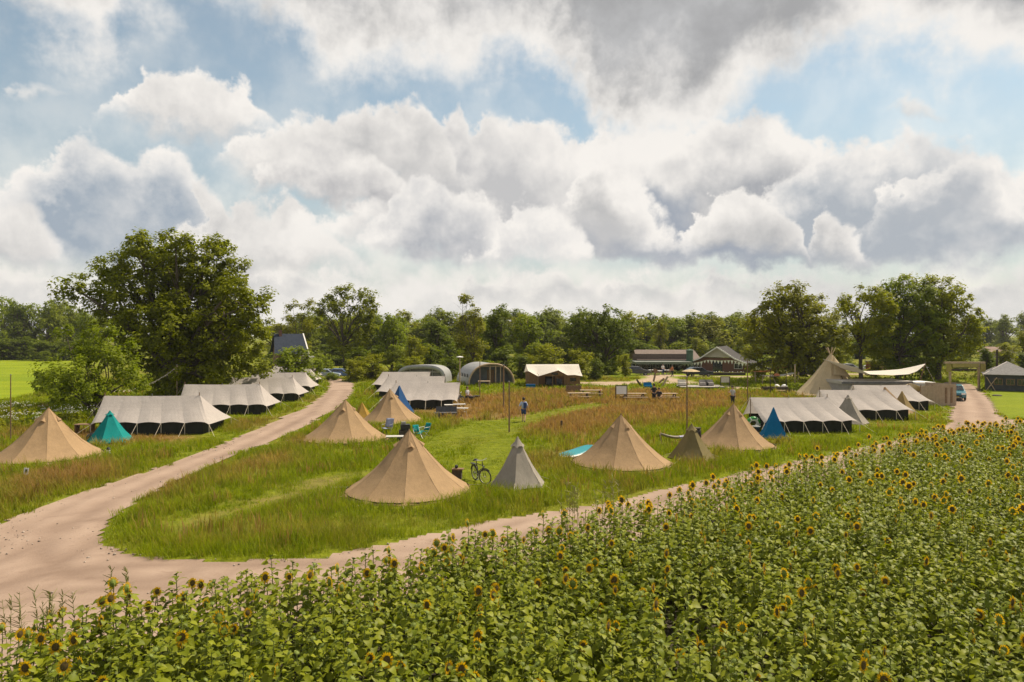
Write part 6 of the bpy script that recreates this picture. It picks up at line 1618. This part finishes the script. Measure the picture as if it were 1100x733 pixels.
t = thing('clay_pot', 'grey stone slab beside the parasol foot on the right lawn', 'slab', (*G(1071, 425.5), 0)); m = MB(); m.lathe([(0, 0), (.42, 0), (.45, .08), (.3, .13), (0, .14)], 10); m.build('stone', DARKWOOD, t); t.name = 'stone_slab'

# bicycles
def bicycle(label, x, y, rz, steer=.25, lean=.10, frame=None, s=1.0):
    t = thing('bicycle', label, 'bicycle', (x, y, 0), rz); t.rotation_euler = (lean, 0, rz); t.scale = (s, s, s)
    fr = frame or BLACK; r = .335
    for sgn, nm in ((-1, 0), (1, 1)):
        X0 = sgn * .53; R = Matrix.Translation((X0, 0, r + .01)) @ (Matrix.Rotation(steer, 4, 'Z') if sgn > 0 else Matrix.Identity(4))
        w = MB(); w.torus(r - .025, .025, 28, 6, R); wo = w.build('wheel', BLACK, t, smooth=True)
        w = MB(); w.torus(r - .055, .010, 28, 5, R)
        for i in range(12): a = i * math.pi / 6; w.tube([R @ V((0, 0, 0)), R @ V(((r - .055) * math.cos(a), 0, (r - .055) * math.sin(a)))], .0035, 3)
        w.tube([R @ V((0, -.04, 0)), R @ V((0, .04, 0))], .022, 6); w.build('rim', STEEL, wo)
        w = MB(); pts = [R @ V(((r + .03) * math.cos(a), 0, (r + .03) * math.sin(a))) for a in np.linspace(.5 if sgn < 0 else .8, 2.9 if sgn < 0 else 2.6, 9)]; w.tube(pts, .022, 5); w.build('mudguard', fr, t)
    m = MB(); bb = (-.08, 0, .30); hd = (.38, 0, .78); st = (-.25, 0, .80)
    m.tube([bb, (.40, 0, .70)], .021, 6); m.tube([st, (.37, 0, .80)], .018, 6); m.tube([bb, (-.28, 0, .92)], .017, 6)
    for q in (-.05, .05): m.tube([bb, (-.53, q, .345)], .011, 5); m.tube([(-.24, 0, .78), (-.53, q, .345)], .010, 5); m.tube([(.40, q * .8, .66), (.53, q, .345)], .012, 5)
    m.tube([(.40, 0, .66), (.34, 0, .98)], .019, 6); m.build('frame', fr, t)
    m = MB(); m.tube([(.10, -.30, 1.02), (.30, -.24, 1.06), (.34, 0, 1.02), (.30, .24, 1.06), (.10, .30, 1.02)], .014, 6); m.build('handlebar', STEEL, t)
    for q in (-1, 1): m = MB(); m.tube([(.08, q * .305, 1.02), (.19, q * .275, 1.04)], .02, 6); m.build('grip', BLACK, t)
    m = MB(); m.ball((-.30, 0, .95), (.15, .085, .045), 12, 6); m.build('saddle', BLACK, t, smooth=True)
    m = MB(); m.box((-.58, 0, .74), (.42, .13, .02)); m.tube([(-.70, .06, .74), (-.53, .06, .345)], .008, 4); m.tube([(-.70, -.06, .74), (-.53, -.06, .345)], .008, 4); m.build('luggage_rack', fr, t)
    m = MB(); m.torus(.09, .008, 16, 4, Matrix.Translation((-.08, -.06, .30))); m.tube([(-.08, -.07, .30), (.02, -.09, .16)], .011, 4); m.tube([(-.08, .07, .30), (-.18, .09, .44)], .011, 4); m.box((.02, -.13, .155), (.09, .10, .02)); m.box((-.18, .13, .445), (.09, .10, .02)); m.build('crank', STEEL, t)
    m = MB(); m.tube([(-.10, .06, .30), (-.16, .24, .02)], .012, 4); m.build('kickstand', STEEL, t)
    m = MB(); m.tube([(.44, 0, .78), (.49, 0, .78)], .04, 8); m.build('lamp', STEEL, t)
    return t
x, y = G(516, 518.5); bicycle('black bicycle parked in the grass between the largest bell tent and the grey teepee', x, y, math.radians(-62), .5, .08)
x, y = G(492, 433.5); bicycle('bicycle with blue bags parked at the end of the front middle ridge tent', x, y, math.radians(-40), .3, .05, NAVY)
b = thing('pannier_bag', 'white and blue bag hanging on the bicycle by the middle ridge tent', 'bag', (x - .05, y - .25, .0), -.4)
m = MB(); m.box((0, 0, .62), (.46, .22, .42)); o = m.build('sack', NAVY, b); md = o.modifiers.new('bevel', 'BEVEL'); md.width = .06; md.segments = 2
m = MB(); m.box((0, -.02, .86), (.50, .25, .12)); m.build('flap', WHITEP, b)

# ------------------------------------------------------------------ people
SKIN = plain('skin', (.52, .30, .21), .6, .08, 8); HAIR = plain('dark_hair', (.035, .022, .015), .7, .2, 30)
def skin_mesh(name, J, E, mat, parent, sub=2, root=None):
    """J: joint -> (pos, radius | (rx, ry)); E: edges between joint names; one continuous skinned body"""
    ks = list(J); me = bpy.data.meshes.new(name)
    me.from_pydata([tuple(J[k_][0]) for k_ in ks], [(ks.index(a), ks.index(b)) for a, b in E], [])
    me.materials.append(mat)
    o = bpy.data.objects.new(name, me); link(o, parent)
    o.modifiers.new('skin', 'SKIN'); md = o.modifiers.new('subsurf', 'SUBSURF'); md.levels = sub; md.render_levels = sub
    if not me.skin_vertices: 
        import bmesh
        bm = bmesh.new(); bm.from_mesh(me); bm.verts.layers.skin.verify(); bm.to_mesh(me); bm.free()
    for i, k_ in enumerate(ks):
        r = J[k_][1]; sv = me.skin_vertices[0].data[i]
        sv.radius = r if hasattr(r, '__len__') else (r, r); sv.use_root = (k_ == (root or ks[0]))
    return o
def person(label, x, y, rz, shirt, trousers, pose='walk', shorts=False, s=1.0, hair=HAIR, holds=None):
    t = thing('person', label, 'person', (x, y, 0), rz); t.scale = (s, s, s)
    # facing -y; z up
    if pose == 'walk': hip, kneeL, footL, kneeR, footR = .93, (.10, -.16, .52), (.11, -.22, .09), (-.10, -.02, .50), (-.10, .26, .12)
    elif pose == 'sit': hip, kneeL, footL, kneeR, footR = .50, (.15, -.42, .50), (.15, -.42, .09), (-.15, -.42, .48), (-.15, -.36, .09)
    else: hip, kneeL, footL, kneeR, footR = .93, (.10, -.03, .50), (.11, .0, .09), (-.10, -.02, .50), (-.12, .03, .09)
    tz = hip - .93
    hands = {'walk': ((.33, .20, 1.08 + tz), (.30, .02, .82 + tz), (-.31, -.05, 1.08 + tz), (-.27, -.26, .90 + tz)),
             'sit': ((.30, -.05, 1.10 + tz), (.16, -.36, .98 + tz), (-.30, -.05, 1.10 + tz), (-.16, -.36, 1.0 + tz)),
             'stand': ((.31, .03, 1.10 + tz), (.24, -.20, .95 + tz), (-.31, .03, 1.10 + tz), (-.22, -.22, 1.02 + tz)),
             'reach': ((.31, .03, 1.10 + tz), (.26, -.05, .82 + tz), (-.36, -.10, 1.25 + tz), (-.62, -.26, 1.30 + tz))}[pose]
    eL, hL, eR, hR = [V(q) for q in hands]
    J = {'pelvis': ((0, 0, hip), (.15, .11)), 'waist': ((0, 0, 1.10 + tz), (.135, .10)), 'chest': ((0, .0, 1.32 + tz), (.165, .115)), 'neckb': ((0, .01, 1.47 + tz), .07), 'neck': ((0, 0, 1.53 + tz), .055), 'chin': ((0, -.01, 1.60 + tz), .075), 'head': ((0, 0, 1.68 + tz), (.088, .10)), 'crown': ((0, .01, 1.75 + tz), .06),
         'shL': ((.18, .0, 1.42 + tz), .065), 'elL': (eL, .042), 'wrL': (hL, .030), 'shR': ((-.18, 0, 1.42 + tz), .065), 'elR': (eR, .042), 'wrR': (hR, .030),
         'hipL': ((.09, 0, hip - .06), .095), 'knL': (kneeL, .058), 'anL': (footL, .040), 'hipR': ((-.09, 0, hip - .06), .095), 'knR': (kneeR, .058), 'anR': (footR, .040)}
    E = [('pelvis', 'waist'), ('waist', 'chest'), ('chest', 'neckb'), ('neckb', 'neck'), ('neck', 'chin'), ('chin', 'head'), ('head', 'crown'), ('chest', 'shL'), ('shL', 'elL'), ('elL', 'wrL'), ('chest', 'shR'), ('shR', 'elR'), ('elR', 'wrR'),
         ('pelvis', 'hipL'), ('hipL', 'knL'), ('knL', 'anL'), ('pelvis', 'hipR'), ('hipR', 'knR'), ('knR', 'anR')]
    J['nose'] = ((0, -.125, 1.66 + tz), .014); E.append(('head', 'nose'))
    for sd, w, e in ((1, hL, eL), (-1, hR, eR)):
        d = (w - e).normalized(); q = 'L' if sd > 0 else 'R'
        J['pm' + q] = (w + d * .06, (.034, .020)); E.append(('wr' + q, 'pm' + q))
        perp = d.cross(V((0, 1, 0)) if abs(d.y) < .8 else V((1, 0, 0))).normalized()
        for i in range(4):
            o_ = perp * (-.027 + .018 * i); ln = (.062, .074, .070, .056)[i]
            J[f'f{q}{i}'] = (w + d * .10 + o_, .009); J[f't{q}{i}'] = (w + d * (.10 + ln) + o_ + V((0, -.02, -.012)), .007); E += [('pm' + q, f'f{q}{i}'), (f'f{q}{i}', f't{q}{i}')]
        J['th' + q] = (w + d * .065 - perp * .055 + V((0, -.02, 0)), .010); E.append(('pm' + q, 'th' + q))
    for q, f in (('L', footL), ('R', footR)):
        J['toe' + q] = ((f[0] * 1.1, f[1] - .16, f[2] - .05), (.038, .028)); E.append(('an' + q, 'toe' + q))
    skin_mesh('body', J, E, SKIN, t)
    g = lambda k_, r: (J[k_][0], r)
    mixp = lambda a, b, f: tuple(V(J[a][0]).lerp(V(J[b][0]), f))
    SJ = {'chest': g('chest', (.190, .140)), 'waist': g('waist', (.165, .130)), 'hem': ((0, 0, hip + .02), (.178, .142)), 'neckb': ((0, .01, 1.45 + tz), .085), 'shL': g('shL', .085), 'slL': (mixp('shL', 'elL', .75), .066), 'shR': g('shR', .085), 'slR': (mixp('shR', 'elR', .75), .066)}
    skin_mesh('shirt', SJ, [('hem', 'waist'), ('waist', 'chest'), ('chest', 'neckb'), ('chest', 'shL'), ('shL', 'slL'), ('chest', 'shR'), ('shR', 'slR')], shirt, t)
    f = .88 if shorts else 1.0
    TJ = {'pelvis': ((0, 0, hip - .01), (.170, .132))}
    TE = []
    for q in 'LR':
        TJ['hip' + q] = g('hip' + q, .118); TJ['kn' + q] = (mixp('hip' + q, 'kn' + q, f), .092 if shorts else .078); TE += [('pelvis', 'hip' + q), ('hip' + q, 'kn' + q)]
        if not shorts: TJ['an' + q] = (mixp('kn' + q, 'an' + q, .92), .060); TE.append(('kn' + q, 'an' + q))
    skin_mesh('shorts' if shorts else 'trousers', TJ, TE, trousers, t)
    hm = MB(); hm.ball((0, .022, 1.72 + tz), (.112, .122, .125), 14, 9)
    hm.v = [(a, b_, c) if not (b_ < -.03 and c < 1.735 + tz) else (a * .8, -.03, c) for a, b_, c in hm.v]
    hm.build('hair', hair, t, smooth=True)
    for q in (-1, 1):
        e = MB(); e.ball((q * .034, -.098, 1.685 + tz), .012, 8, 5); e.build('eye', BLACK, t, smooth=True)
        e = MB(); e.ball((q * .102, .0, 1.67 + tz), (.014, .026, .036), 8, 5); e.build('ear', SKIN, t, smooth=True)
        ft = footL if q > 0 else footR; e = MB(); e.ball((ft[0] * 1.06, ft[1] - .07, max(.05, ft[2] - .04)), (.052, .145, .05), 10, 6); e.build('shoe', BLACK, t, smooth=True)
    e = MB(); e.box((0, -.100, 1.625 + tz), (.05, .012, .008)); e.build('mouth', TERRA, t)
    return t
LBLUE = plain('pale_blue_shirt', (.40, .46, .62), .85, .1, 5); DBLUE = plain('dark_blue_cloth', (.030, .055, .16), .85, .15, 5); DGREY = plain('dark_cloth', (.028, .028, .032), .85, .2, 5); LGREY = plain('light_grey_cloth', (.45, .43, .42), .85, .1, 5)
x, y = G(562.5, 453.5); person('person in pale blue top and dark blue shorts walking along the mown path', x, y, math.radians(172), LBLUE, DBLUE, 'walk', True, 1.0)
c = thing('backpack', 'dark blue backpack on the right shoulder of the walking person', 'backpack', (x + .10, y - .20, 0), .15)
m = MB(); m.box((0, 0, 1.23), (.24, .15, .46)); o = m.build('sack', DBLUE, c); md = o.modifiers.new('bevel', 'BEVEL'); md.width = .05; md.segments = 3
m = MB(); m.tube([(-.06, .06, 1.42), (-.07, .22, 1.47), (-.05, .30, 1.25)], .018, 5); m.build('strap', DGREY, c)
x, y = G(502, 431.5); person('person in light grey top sitting at the end of the middle ridge tent', x, y, math.radians(60), LGREY, DGREY, 'sit', False, 1.05)
t = thing('camp_stool', 'dark stool under the person sitting by the middle ridge tent', 'stool', (x, y, 0), math.radians(60)); m = MB(); m.box((0, .02, .37), (.42, .4, .05)); m.build('seat', BLACK, t)
for a in (-1, 1): m = MB(); m.tube([(a * .19, -.18, 0), (a * .16, .18, .35)], .016, 5); m.tube([(a * .19, .18, 0), (a * .16, -.18, .35)], .016, 5); m.build('leg', BLACK, t)
x, y = G(702.5, 433.5); person('person all in black standing at a picnic table', x, y, math.radians(200), DGREY, DGREY, 'stand', False, 1.02)
x, y = G(708, 432.5); person('person in black sitting on the bench beside the standing one', x, y, math.radians(-20), DGREY, DGREY, 'sit', False, 1.0)
x, y = G(787, 436.5); person('person in grey top reaching out an arm above the far bell tent', x, y, math.radians(20), LGREY, DGREY, 'reach', False, 1.0)

# terrace in front of the restaurant
for i, (px, Yq) in enumerate(((692, 108.5), (700, 110.5), (708, 108), (716, 110), (688, 112))):
    t = place('terrace_table', ('round white terrace table left of the middle of the restaurant wing', 'round white terrace table close under the canopy near its middle', 'round white terrace table on the sand before the canopy', 'round white terrace table near the dark clipped hedge', 'round white terrace table at the left end of the canopy')[i], 'table', px, Yq)
    m = MB(); m.lathe([(0, .72), (.55, .72), (.55, .76), (0, .76)], 16); m.build('table_top', WHITEP, t)
    m = MB(); m.tube([(0, 0, .03), (0, 0, .72)], .05, 6); m.lathe([(0, 0), (.3, 0), (.28, .04), (0, .05)], 12); m.build('foot', STEEL, t)
    for q in range(3):
        a = q * 2.1 + i; c = thing('terrace_chair', 'dark slatted terrace chair drawn up to a round white terrace table', 'chair', (PX(px, Yq) + math.cos(a) * .95, Yq + math.sin(a) * .95, 0), a + math.pi / 2 * -1, 'chairs on the restaurant terrace')
        m = MB(); m.box((0, 0, .45), (.46, .44, .05)); m.build('seat', WOOD, c); m = MB(); m.box((0, .22, .70), (.46, .05, .45)); m.build('backrest', WOOD, c)
        for u in (-.19, .19):
            for w in (-.18, .18): m = MB(); m.box((u, w, .21), (.04, .04, .42)); m.build('leg', STEEL, c)
person('person in white top standing on the terrace by the restaurant canopy', PX(712, 109), 109, .4, WHITEP, DBLUE, 'stand', False, 1.0)
person('person in red-brown top walking across the sand before the restaurant', PX(722, 104), 104, 1.8, TERRA, DGREY, 'walk', False, 1.0)
# weeds: cow parsley by the left tents, tall grasses at the field edge
def parsley(label, px, py, n, spread, h, seed):
    x, y = G(px, py); t = thing('cow_parsley', label, 'plants', (x, y, 0)); r = np.random.default_rng(seed); m = MB(); f = MB()
    for i in range(n):
        a, b = r.normal(0, spread), r.normal(0, spread * .5); hh = h * r.uniform(.7, 1.15); m.tube([(a, b, 0), (a + r.normal(0, .08), b, hh)], .010, 3, cap=False)
        for j in range(7): c = V((a + r.normal(0, .16), b + r.normal(0, .16), hh + r.normal(0, .05))); f.ball(c, (.038, .038, .014), 5, 3)
    m.build('stems', M_GREEN, t); f.build('blossoms', WHITEP, t)
    lob = [(r.normal(0, spread), r.normal(0, spread * .5), h * .35, .4, .4, h * .4) for _ in range(8)]
    Vv, Q, C = leaf_cloud(lob, 4, .09, seed, .3, 18, .9, .2); Vv[:, 2] = np.maximum(Vv[:, 2], .02); mesh_np('leaves', Vv, Q, L_LIGHT, parent=t)
M_GREEN = plain('green_stems', (.16, .18, .04), .8)
parsley('white flowering cow parsley behind the bell tent at the left border', 26, 462, 22, 1.3, 1.1, 1)
parsley('white flowering cow parsley right of the top of the left border bell tent', 75, 456, 26, 1.2, 1.2, 2)
parsley('white flowering weeds at the far left behind the thin stake', 8, 448, 18, 1.2, 1.0, 3)
def dock(label, px, py, n, h, seed):
    x, y = G(px, py, 1.5); t = thing('weed_clump', label, 'weeds', (x, y, 0)); r = np.random.default_rng(seed); m = MB(); f = MB()
    for i in range(n):
        a, b = r.normal(0, .22), r.normal(0, .12); hh = h * r.uniform(.75, 1.1); e = V((a + r.normal(0, .1), b, hh)); m.tube([(a, b, 0), e], [.008, .004], 3, cap=False)
        for j in range(26):
            q = V((a, b, 0)).lerp(e, r.uniform(.55, 1.0)); d = V((r.normal(0, .09), r.normal(0, .09), r.uniform(.02, .12))); w = V((.012, 0, .004)); f.add([q - w, q + w, q + d + w * .5, q + d - w * .5], [(0, 1, 2, 3)])
    m.build('stems', M_GREEN, t); f.build('foliage', plain('seed_heads', (.30, .27, .10), .9, .2, 9) if 'seed_heads' not in bpy.data.materials else bpy.data.materials['seed_heads'], t)
dock('tall grassy weeds above the left end of the sunflower field', 27, 648, 7, 1.8, 5)
dock('tall grassy weeds left of the first blooming sunflowers by the road', 118, 628, 5, 1.75, 6)
dock('wispy weeds at the field edge between the two taller clumps', 58, 645, 4, 1.6, 7)
dock('tall grassy weeds at the field edge below the grey teepee tent', 618, 544, 8, 2.3, 8)
dock('tall green weeds at the field edge right of the grey teepee tent', 655, 538, 6, 2.2, 9)
# ------------------------------------------------------------------ sunflower field
L_SUN = leaf_mat('sunflower_leaves', (0.060, 0.096, 0.003), (0.300, 0.315, 0.018), None, 0.27, 0.5, 0.16, 1.5)
M_STEM = plain('sunflower_stems', (0.15, 0.18, 0.03), 0.7)
M_PET = leaf_mat('sunflower_petals', (0.70, 0.36, 0.008), (0.88, 0.55, 0.014), None, 0.35, 0.6, 0.2, 1.2)
M_DISC = plain('sunflower_disc', (0.095, 0.062, 0.016), 0.9, 0.5, 60)
M_SEP = plain('sunflower_sepals', (0.14, 0.18, 0.022), 0.7, 0.3, 30)

def leaf_shape(L, W, droop, fold, nl=4):
    """heart-shaped leaf along +x, as verts and quads"""
    prof = [(0.0, 0.10), (0.18, 0.86), (0.45, 1.0), (0.75, 0.60), (1.0, 0.04)] if nl == 4 else [(0.0, 0.2), (0.35, 1.0), (1.0, 0.05)]
    vs = []
    for t, w in prof:
        z = -droop * t * t * L; x = t * L * (1 - 0.25 * droop * t)
        vs += [(x, -w * W / 2, z + fold * w * W), (x, 0, z), (x, w * W / 2, z + fold * w * W)]
    fs = []
    for i in range(len(prof) - 1):
        a = i * 3
        fs += [(a, a + 3, a + 4, a + 1), (a + 1, a + 4, a + 5, a + 2)]
    return np.array(vs), np.array(fs)

def sunflower_arrays(seed, kind, lod=0):
    """-> dict part -> (verts, quads); kinds: face, back, side, bud"""
    r = random.Random(seed); h = r.uniform(1.20, 1.50)
    parts = {}
    lean = (r.uniform(-.06, .06), r.uniform(-.06, .06))
    mb = MB()
    n = 5 if lod == 0 else 3
    mb.tube([(0, 0, 0), (lean[0] * .4, lean[1] * .4, h * .6), (lean[0], lean[1], h - 0.10)], [0.016, 0.013, 0.009], n, cap=False)
    vs, fs = [], []; b = 0
    nl = r.randint(18, 22) if lod == 0 else 19
    a = r.uniform(0, 6.28)
    for i in range(nl):
        t = (i + 0.5) / nl; z = h * (0.20 + 0.78 * t ** 0.75)
        a += 2.4 + r.uniform(-.35, .35)
        L = (0.225 - 0.095 * max(0, t - 0.55) / 0.45) * r.uniform(.82, 1.15); W = L * r.uniform(.78, .95)
        pet = (0.13 - 0.07 * t) * r.uniform(.8, 1.2)
        lv, lf = leaf_shape(L, W, r.uniform(.15, .65), r.uniform(0.02, 0.18), 4 if lod == 0 else 2)
        el = r.uniform(-0.10, 0.28)
        R = Matrix.Rotation(a, 3, 'Z') @ Matrix.Rotation(-el, 3, 'Y') @ Matrix.Rotation(r.uniform(-.35, .35), 3, 'X')
        c = V((lean[0] * t, lean[1] * t, z)); e = c + Matrix.Rotation(a, 3, 'Z') @ V((pet, 0, pet * 0.5))
        if lod == 0: mb.tube([c, e], [0.006, 0.004], 3, cap=False)
        P = np.array([tuple(R @ V(p) + e) for p in lv])
        vs.append(P); fs.append(lf + b); b += len(P)
    parts['stem'] = (np.array([tuple(p) for p in mb.v]), np.array([f for f in mb.f if len(f) == 4]), M_STEM)
    parts['foliage'] = (np.concatenate(vs), np.concatenate(fs), L_SUN)
    # head
    az = {'face': -math.pi / 2 + r.uniform(-.6, .6), 'back': math.pi / 2 + r.uniform(-.7, .7), 'side': r.choice([0, math.pi]) + r.uniform(-.4, .4), 'bud': r.uniform(0, 6.28)}[kind]
    tilt = {'face': r.uniform(-.15, .45), 'back': r.uniform(-.3, .3), 'side': r.uniform(-.2, .35), 'bud': 1.1}[kind]
    d = V((math.cos(az) * math.cos(tilt), math.sin(az) * math.cos(tilt), math.sin(tilt)))
    Q = d.to_track_quat('Z', 'Y').to_matrix()
    top = V((lean[0], lean[1], h - 0.05)); s = r.uniform(.9, 1.15) * (0.52 if kind == 'bud' else 0.86)
    hm = MB(); nn = 12 if lod == 0 else 8
    hm.tube([V((lean[0], lean[1], h - 0.10)), top - d * 0.01, top + d * 0.02], [0.011, 0.014, 0.02], 4, cap=False)
    k0 = len(hm.f)
    T = lambda p: Q @ (V(p) * s) + top + d * 0.03
    hm2 = MB(); hm2.lathe([(0.0, -0.035), (0.05, -0.03), (0.078, 0.0)], nn)
    sepal = MB()
    for i in range(nn):
        q = 2 * math.pi * (i + .5) / nn; dr = V((math.cos(q), math.sin(q), 0)); sd = V((-math.sin(q), math.cos(q), 0))
        sepal.add([dr * .06 - sd * .018 - V((0, 0, .012)), dr * .06 + sd * .018 - V((0, 0, .012)), dr * .115 + sd * .004 + V((0, 0, .01)), dr * .115 - sd * .004 + V((0, 0, .01))], [(0, 1, 2, 3)])
    for q in (hm2, sepal): hm.add([T(p) for p in q.v], q.f)
    ng = len(hm.f)
    dm = MB(); dm.lathe([(0.0705, 0.003), (0.045, 0.012), (0.0, 0.016)], nn); hm.add([T(p) for p in dm.v], dm.f)
    f4 = [f for f in hm.f if len(f) == 4]
    parts['flower_head'] = (np.array([tuple(p) for p in hm.v]), np.array(f4), (M_SEP, M_DISC if kind != 'bud' else M_SEP), np.array([0] * len([f for f in hm.f[:ng] if len(f) == 4]) + [1] * len([f for f in hm.f[ng:] if len(f) == 4])))
    if kind != 'bud':
        pm = MB(); npt = 20 if lod == 0 else 12
        for i in range(npt):
            q = 2 * math.pi * i / npt + r.uniform(-.1, .1); dr = V((math.cos(q), math.sin(q), 0)); sd = V((-math.sin(q), math.cos(q), 0)); ln = r.uniform(.125, .150); z = r.uniform(-.015, .03)
            w = 0.017 if lod == 0 else 0.026
            pm.add([T(p) for p in (dr * .070 - sd * .010, dr * .070 + sd * .010, dr * .105 + sd * w + V((0, 0, z * .5 + .004)), dr * .105 - sd * w + V((0, 0, z * .5 + .004)), dr * ln + sd * .003 + V((0, 0, z)), dr * ln - sd * .003 + V((0, 0, z)))],
                   [(0, 1, 2, 3), (3, 2, 4, 5)])
        parts['petals'] = (np.array([tuple(p) for p in pm.v]), np.array(pm.f), M_PET)
    return parts, h

def sample_field():
    """planting positions: drilled rows, jittered"""
    r = np.random.default_rng(33); a = math.radians(24); pts = []
    u = np.arange(-60, 90, 0.385); v = np.arange(-40, 60, 0.345)
    U, W = np.meshgrid(u, v, indexing='ij')
    U = U + r.normal(0, .12, U.shape); W = W + r.normal(0, .10, U.shape)
    x = (U * math.cos(a) - W * math.sin(a)).ravel(); y = (U * math.sin(a) + W * math.cos(a)).ravel()
    ok = inside(FIELD, x, y) & (y > 5.6) & (np.abs(x) < y * 0.80 + 2.0) & (y < 60)
    ok &= (H - 1.5) / np.maximum(y, .1) < 0.62
    gap = fbm(x * 0.28, y * 0.28, 91, 3); ok &= gap + r.uniform(-.1, .25, x.shape) > 0.22
    e = dist_poly(EDGE, x, y, False); ok &= e + r.normal(0, .35, x.shape) > 0.05
    return x[ok], y[ok], r

def build_field():
    x, y, r = sample_field()
    n = len(x); print('SUNFLOWERS', n)
    # soil under the field
    S = plain('field_soil', (0.045, 0.036, 0.020), 0.95, 0.3, 3, bump=0.6)
    cx = np.array([p[0] for p in FIELD]); mb = MB()
    P = [(px + 0.0, py) for px, py in EDGE]
    m = len(P)
    vs = [(px, py, 0.030) for px, py in P] + [(px + 1.5, py - 60 if py < 20 else 4, 0.030) for px, py in P]
    mb.add(vs, [(i, i + 1, m + i + 1, m + i) for i in range(m - 1)])
    tag(mb.build('field', S), kind='structure')
    key = np.hypot(x, y) + np.where((np.abs(x) < y * 0.745) & ((H - 1.35) / y < 0.5), 0, 1000)
    order = np.argsort(key)
    near, rest = order[:300], order[300:]
    kinds = ['face', 'back', 'side', 'bud', 'bud', 'bud']
    EDv = dist_poly(EDGE, x, y, False)
    def pick(nr, xx, yy, ed=9.0):
        q = r.uniform()
        bloom = 0.15 if nr else 0.15
        if ed < 1.5: bloom = 0.42
        if q < bloom * 0.55: return 'face'
        if q < bloom * 0.72: return 'back'
        if q < bloom: return 'side'
        return 'bud'
    words = {'face': 'sunflower in yellow bloom facing the viewer, in the nearest rows',
             'back': 'sunflower in yellow bloom turned away, its green back showing, in the nearest rows',
             'side': 'sunflower in yellow bloom seen edge-on, in the nearest rows',
             'bud': 'sunflower still in green bud among broad leaves, in the nearest rows'}
    protos = {}
    for k, cnt in (('face', 3), ('back', 2), ('side', 2), ('bud', 5)):
        for i in range(cnt):
            parts, h = sunflower_arrays(hash((len(k), i)) % 9999 + i * 7, k)
            t = thing('sunflower', words[k], 'sunflower', (0, 0, 0), 0, 'sunflowers in the nearest rows')
            for nm in ('stem', 'foliage'):
                mesh_np(nm, parts[nm][0], parts[nm][1], parts[nm][2], parent=t)
            hd = mesh_np('flower_head', parts['flower_head'][0], parts['flower_head'][1], list(parts['flower_head'][2]), parts['flower_head'][3], parent=t)
            if 'petals' in parts: mesh_np('petals', parts['petals'][0], parts['petals'][1], M_PET, parent=hd)
            protos.setdefault(k, []).append([t, False])
    for i in near:
        k = pick(True, x[i], y[i], EDv[i]); c = protos[k][r.integers(len(protos[k]))]
        if not c[1]: t = c[0]; c[1] = True
        else: t = copy_tree(c[0])
        t.location = (x[i], y[i], 0.0)
        yaw = r.uniform(-.5, .5) if k != 'bud' else r.uniform(0, 6.28)
        s = r.uniform(.86, 1.14)
        t.rotation_euler = (r.normal(0, .04), r.normal(0, .04), yaw); t.scale = (s * .78, s * .78, s)
        t['label'] = words[k]
    for k in protos:
        for t, u in protos[k]:
            if not u:
                for ch in t.children_recursive: bpy.data.objects.remove(ch)
                bpy.data.objects.remove(t)
    # the rest of the field as one mass
    lib = {}
    for lod in (0, 1):
        for k in ('face', 'back', 'side', 'bud'):
            for i in range(2 if k != 'bud' else 4):
                parts, h = sunflower_arrays(500 + i * 31 + len(k) * 7 + lod, k, lod)
                vv, ff, mm, b = [], [], [], 0
                for nm, p in parts.items():
                    vv.append(p[0]); ff.append(p[1] + b); b += len(p[0])
                    if nm == 'flower_head': mm.append(np.where(p[3] == 0, 3, 4 if k != 'bud' else 3))
                    else: mm.append(np.full(len(p[1]), {'stem': 0, 'foliage': 1, 'petals': 2}[nm]))
                lib.setdefault((lod, k), []).append((np.concatenate(vv), np.concatenate(ff), np.concatenate(mm)))
    AV, AF, AM, b = [], [], [], 0
    for i in rest:
        lod = 0 if y[i] < 19 else 1
        k = pick(False, x[i], y[i], EDv[i]); o = lib[(lod, k)]; vv, ff, mm = o[r.integers(len(o))]
        yaw = r.uniform(-.5, .5) if k != 'bud' else r.uniform(0, 6.28); s = r.uniform(.84, 1.16)
        c, sn = math.cos(yaw) * s * .78, math.sin(yaw) * s * .78
        q = np.empty_like(vv); q[:, 0] = vv[:, 0] * c - vv[:, 1] * sn + x[i] + vv[:, 2] * r.normal(0, .04); q[:, 1] = vv[:, 0] * sn + vv[:, 1] * c + y[i]; q[:, 2] = vv[:, 2] * s
        AV.append(q); AF.append(ff + b); AM.append(mm); b += len(vv)
    o = mesh_np('sunflower_field', np.concatenate(AV), np.concatenate(AF), [M_STEM, L_SUN, M_PET, M_SEP, M_DISC], np.concatenate(AM))
    tag(o, 'sunflowers of the wide field behind the nearest rows, many in yellow bloom', 'sunflowers', kind='stuff')
build_field()

# ------------------------------------------------------------------ the air: one closed box of thin even haze round everything
def build_haze():
    t = NT('haze_air')
    v = t.N.new('ShaderNodeVolumePrincipled')
    v.inputs['Color'].default_value = (0.92, 0.95, 1.0, 1); v.inputs['Density'].default_value = 0.00013; v.inputs['Anisotropy'].default_value = 0.0
    t.L.new(v.outputs[0], t.out.inputs['Volume'])
    b = MB(); b.box((0, 2750, 14.4), (8400, 7200, 31))
    o = b.build('haze', t.m); tag(o, 'thin pale haze in the air over the whole site', 'haze', kind='stuff')
build_haze()
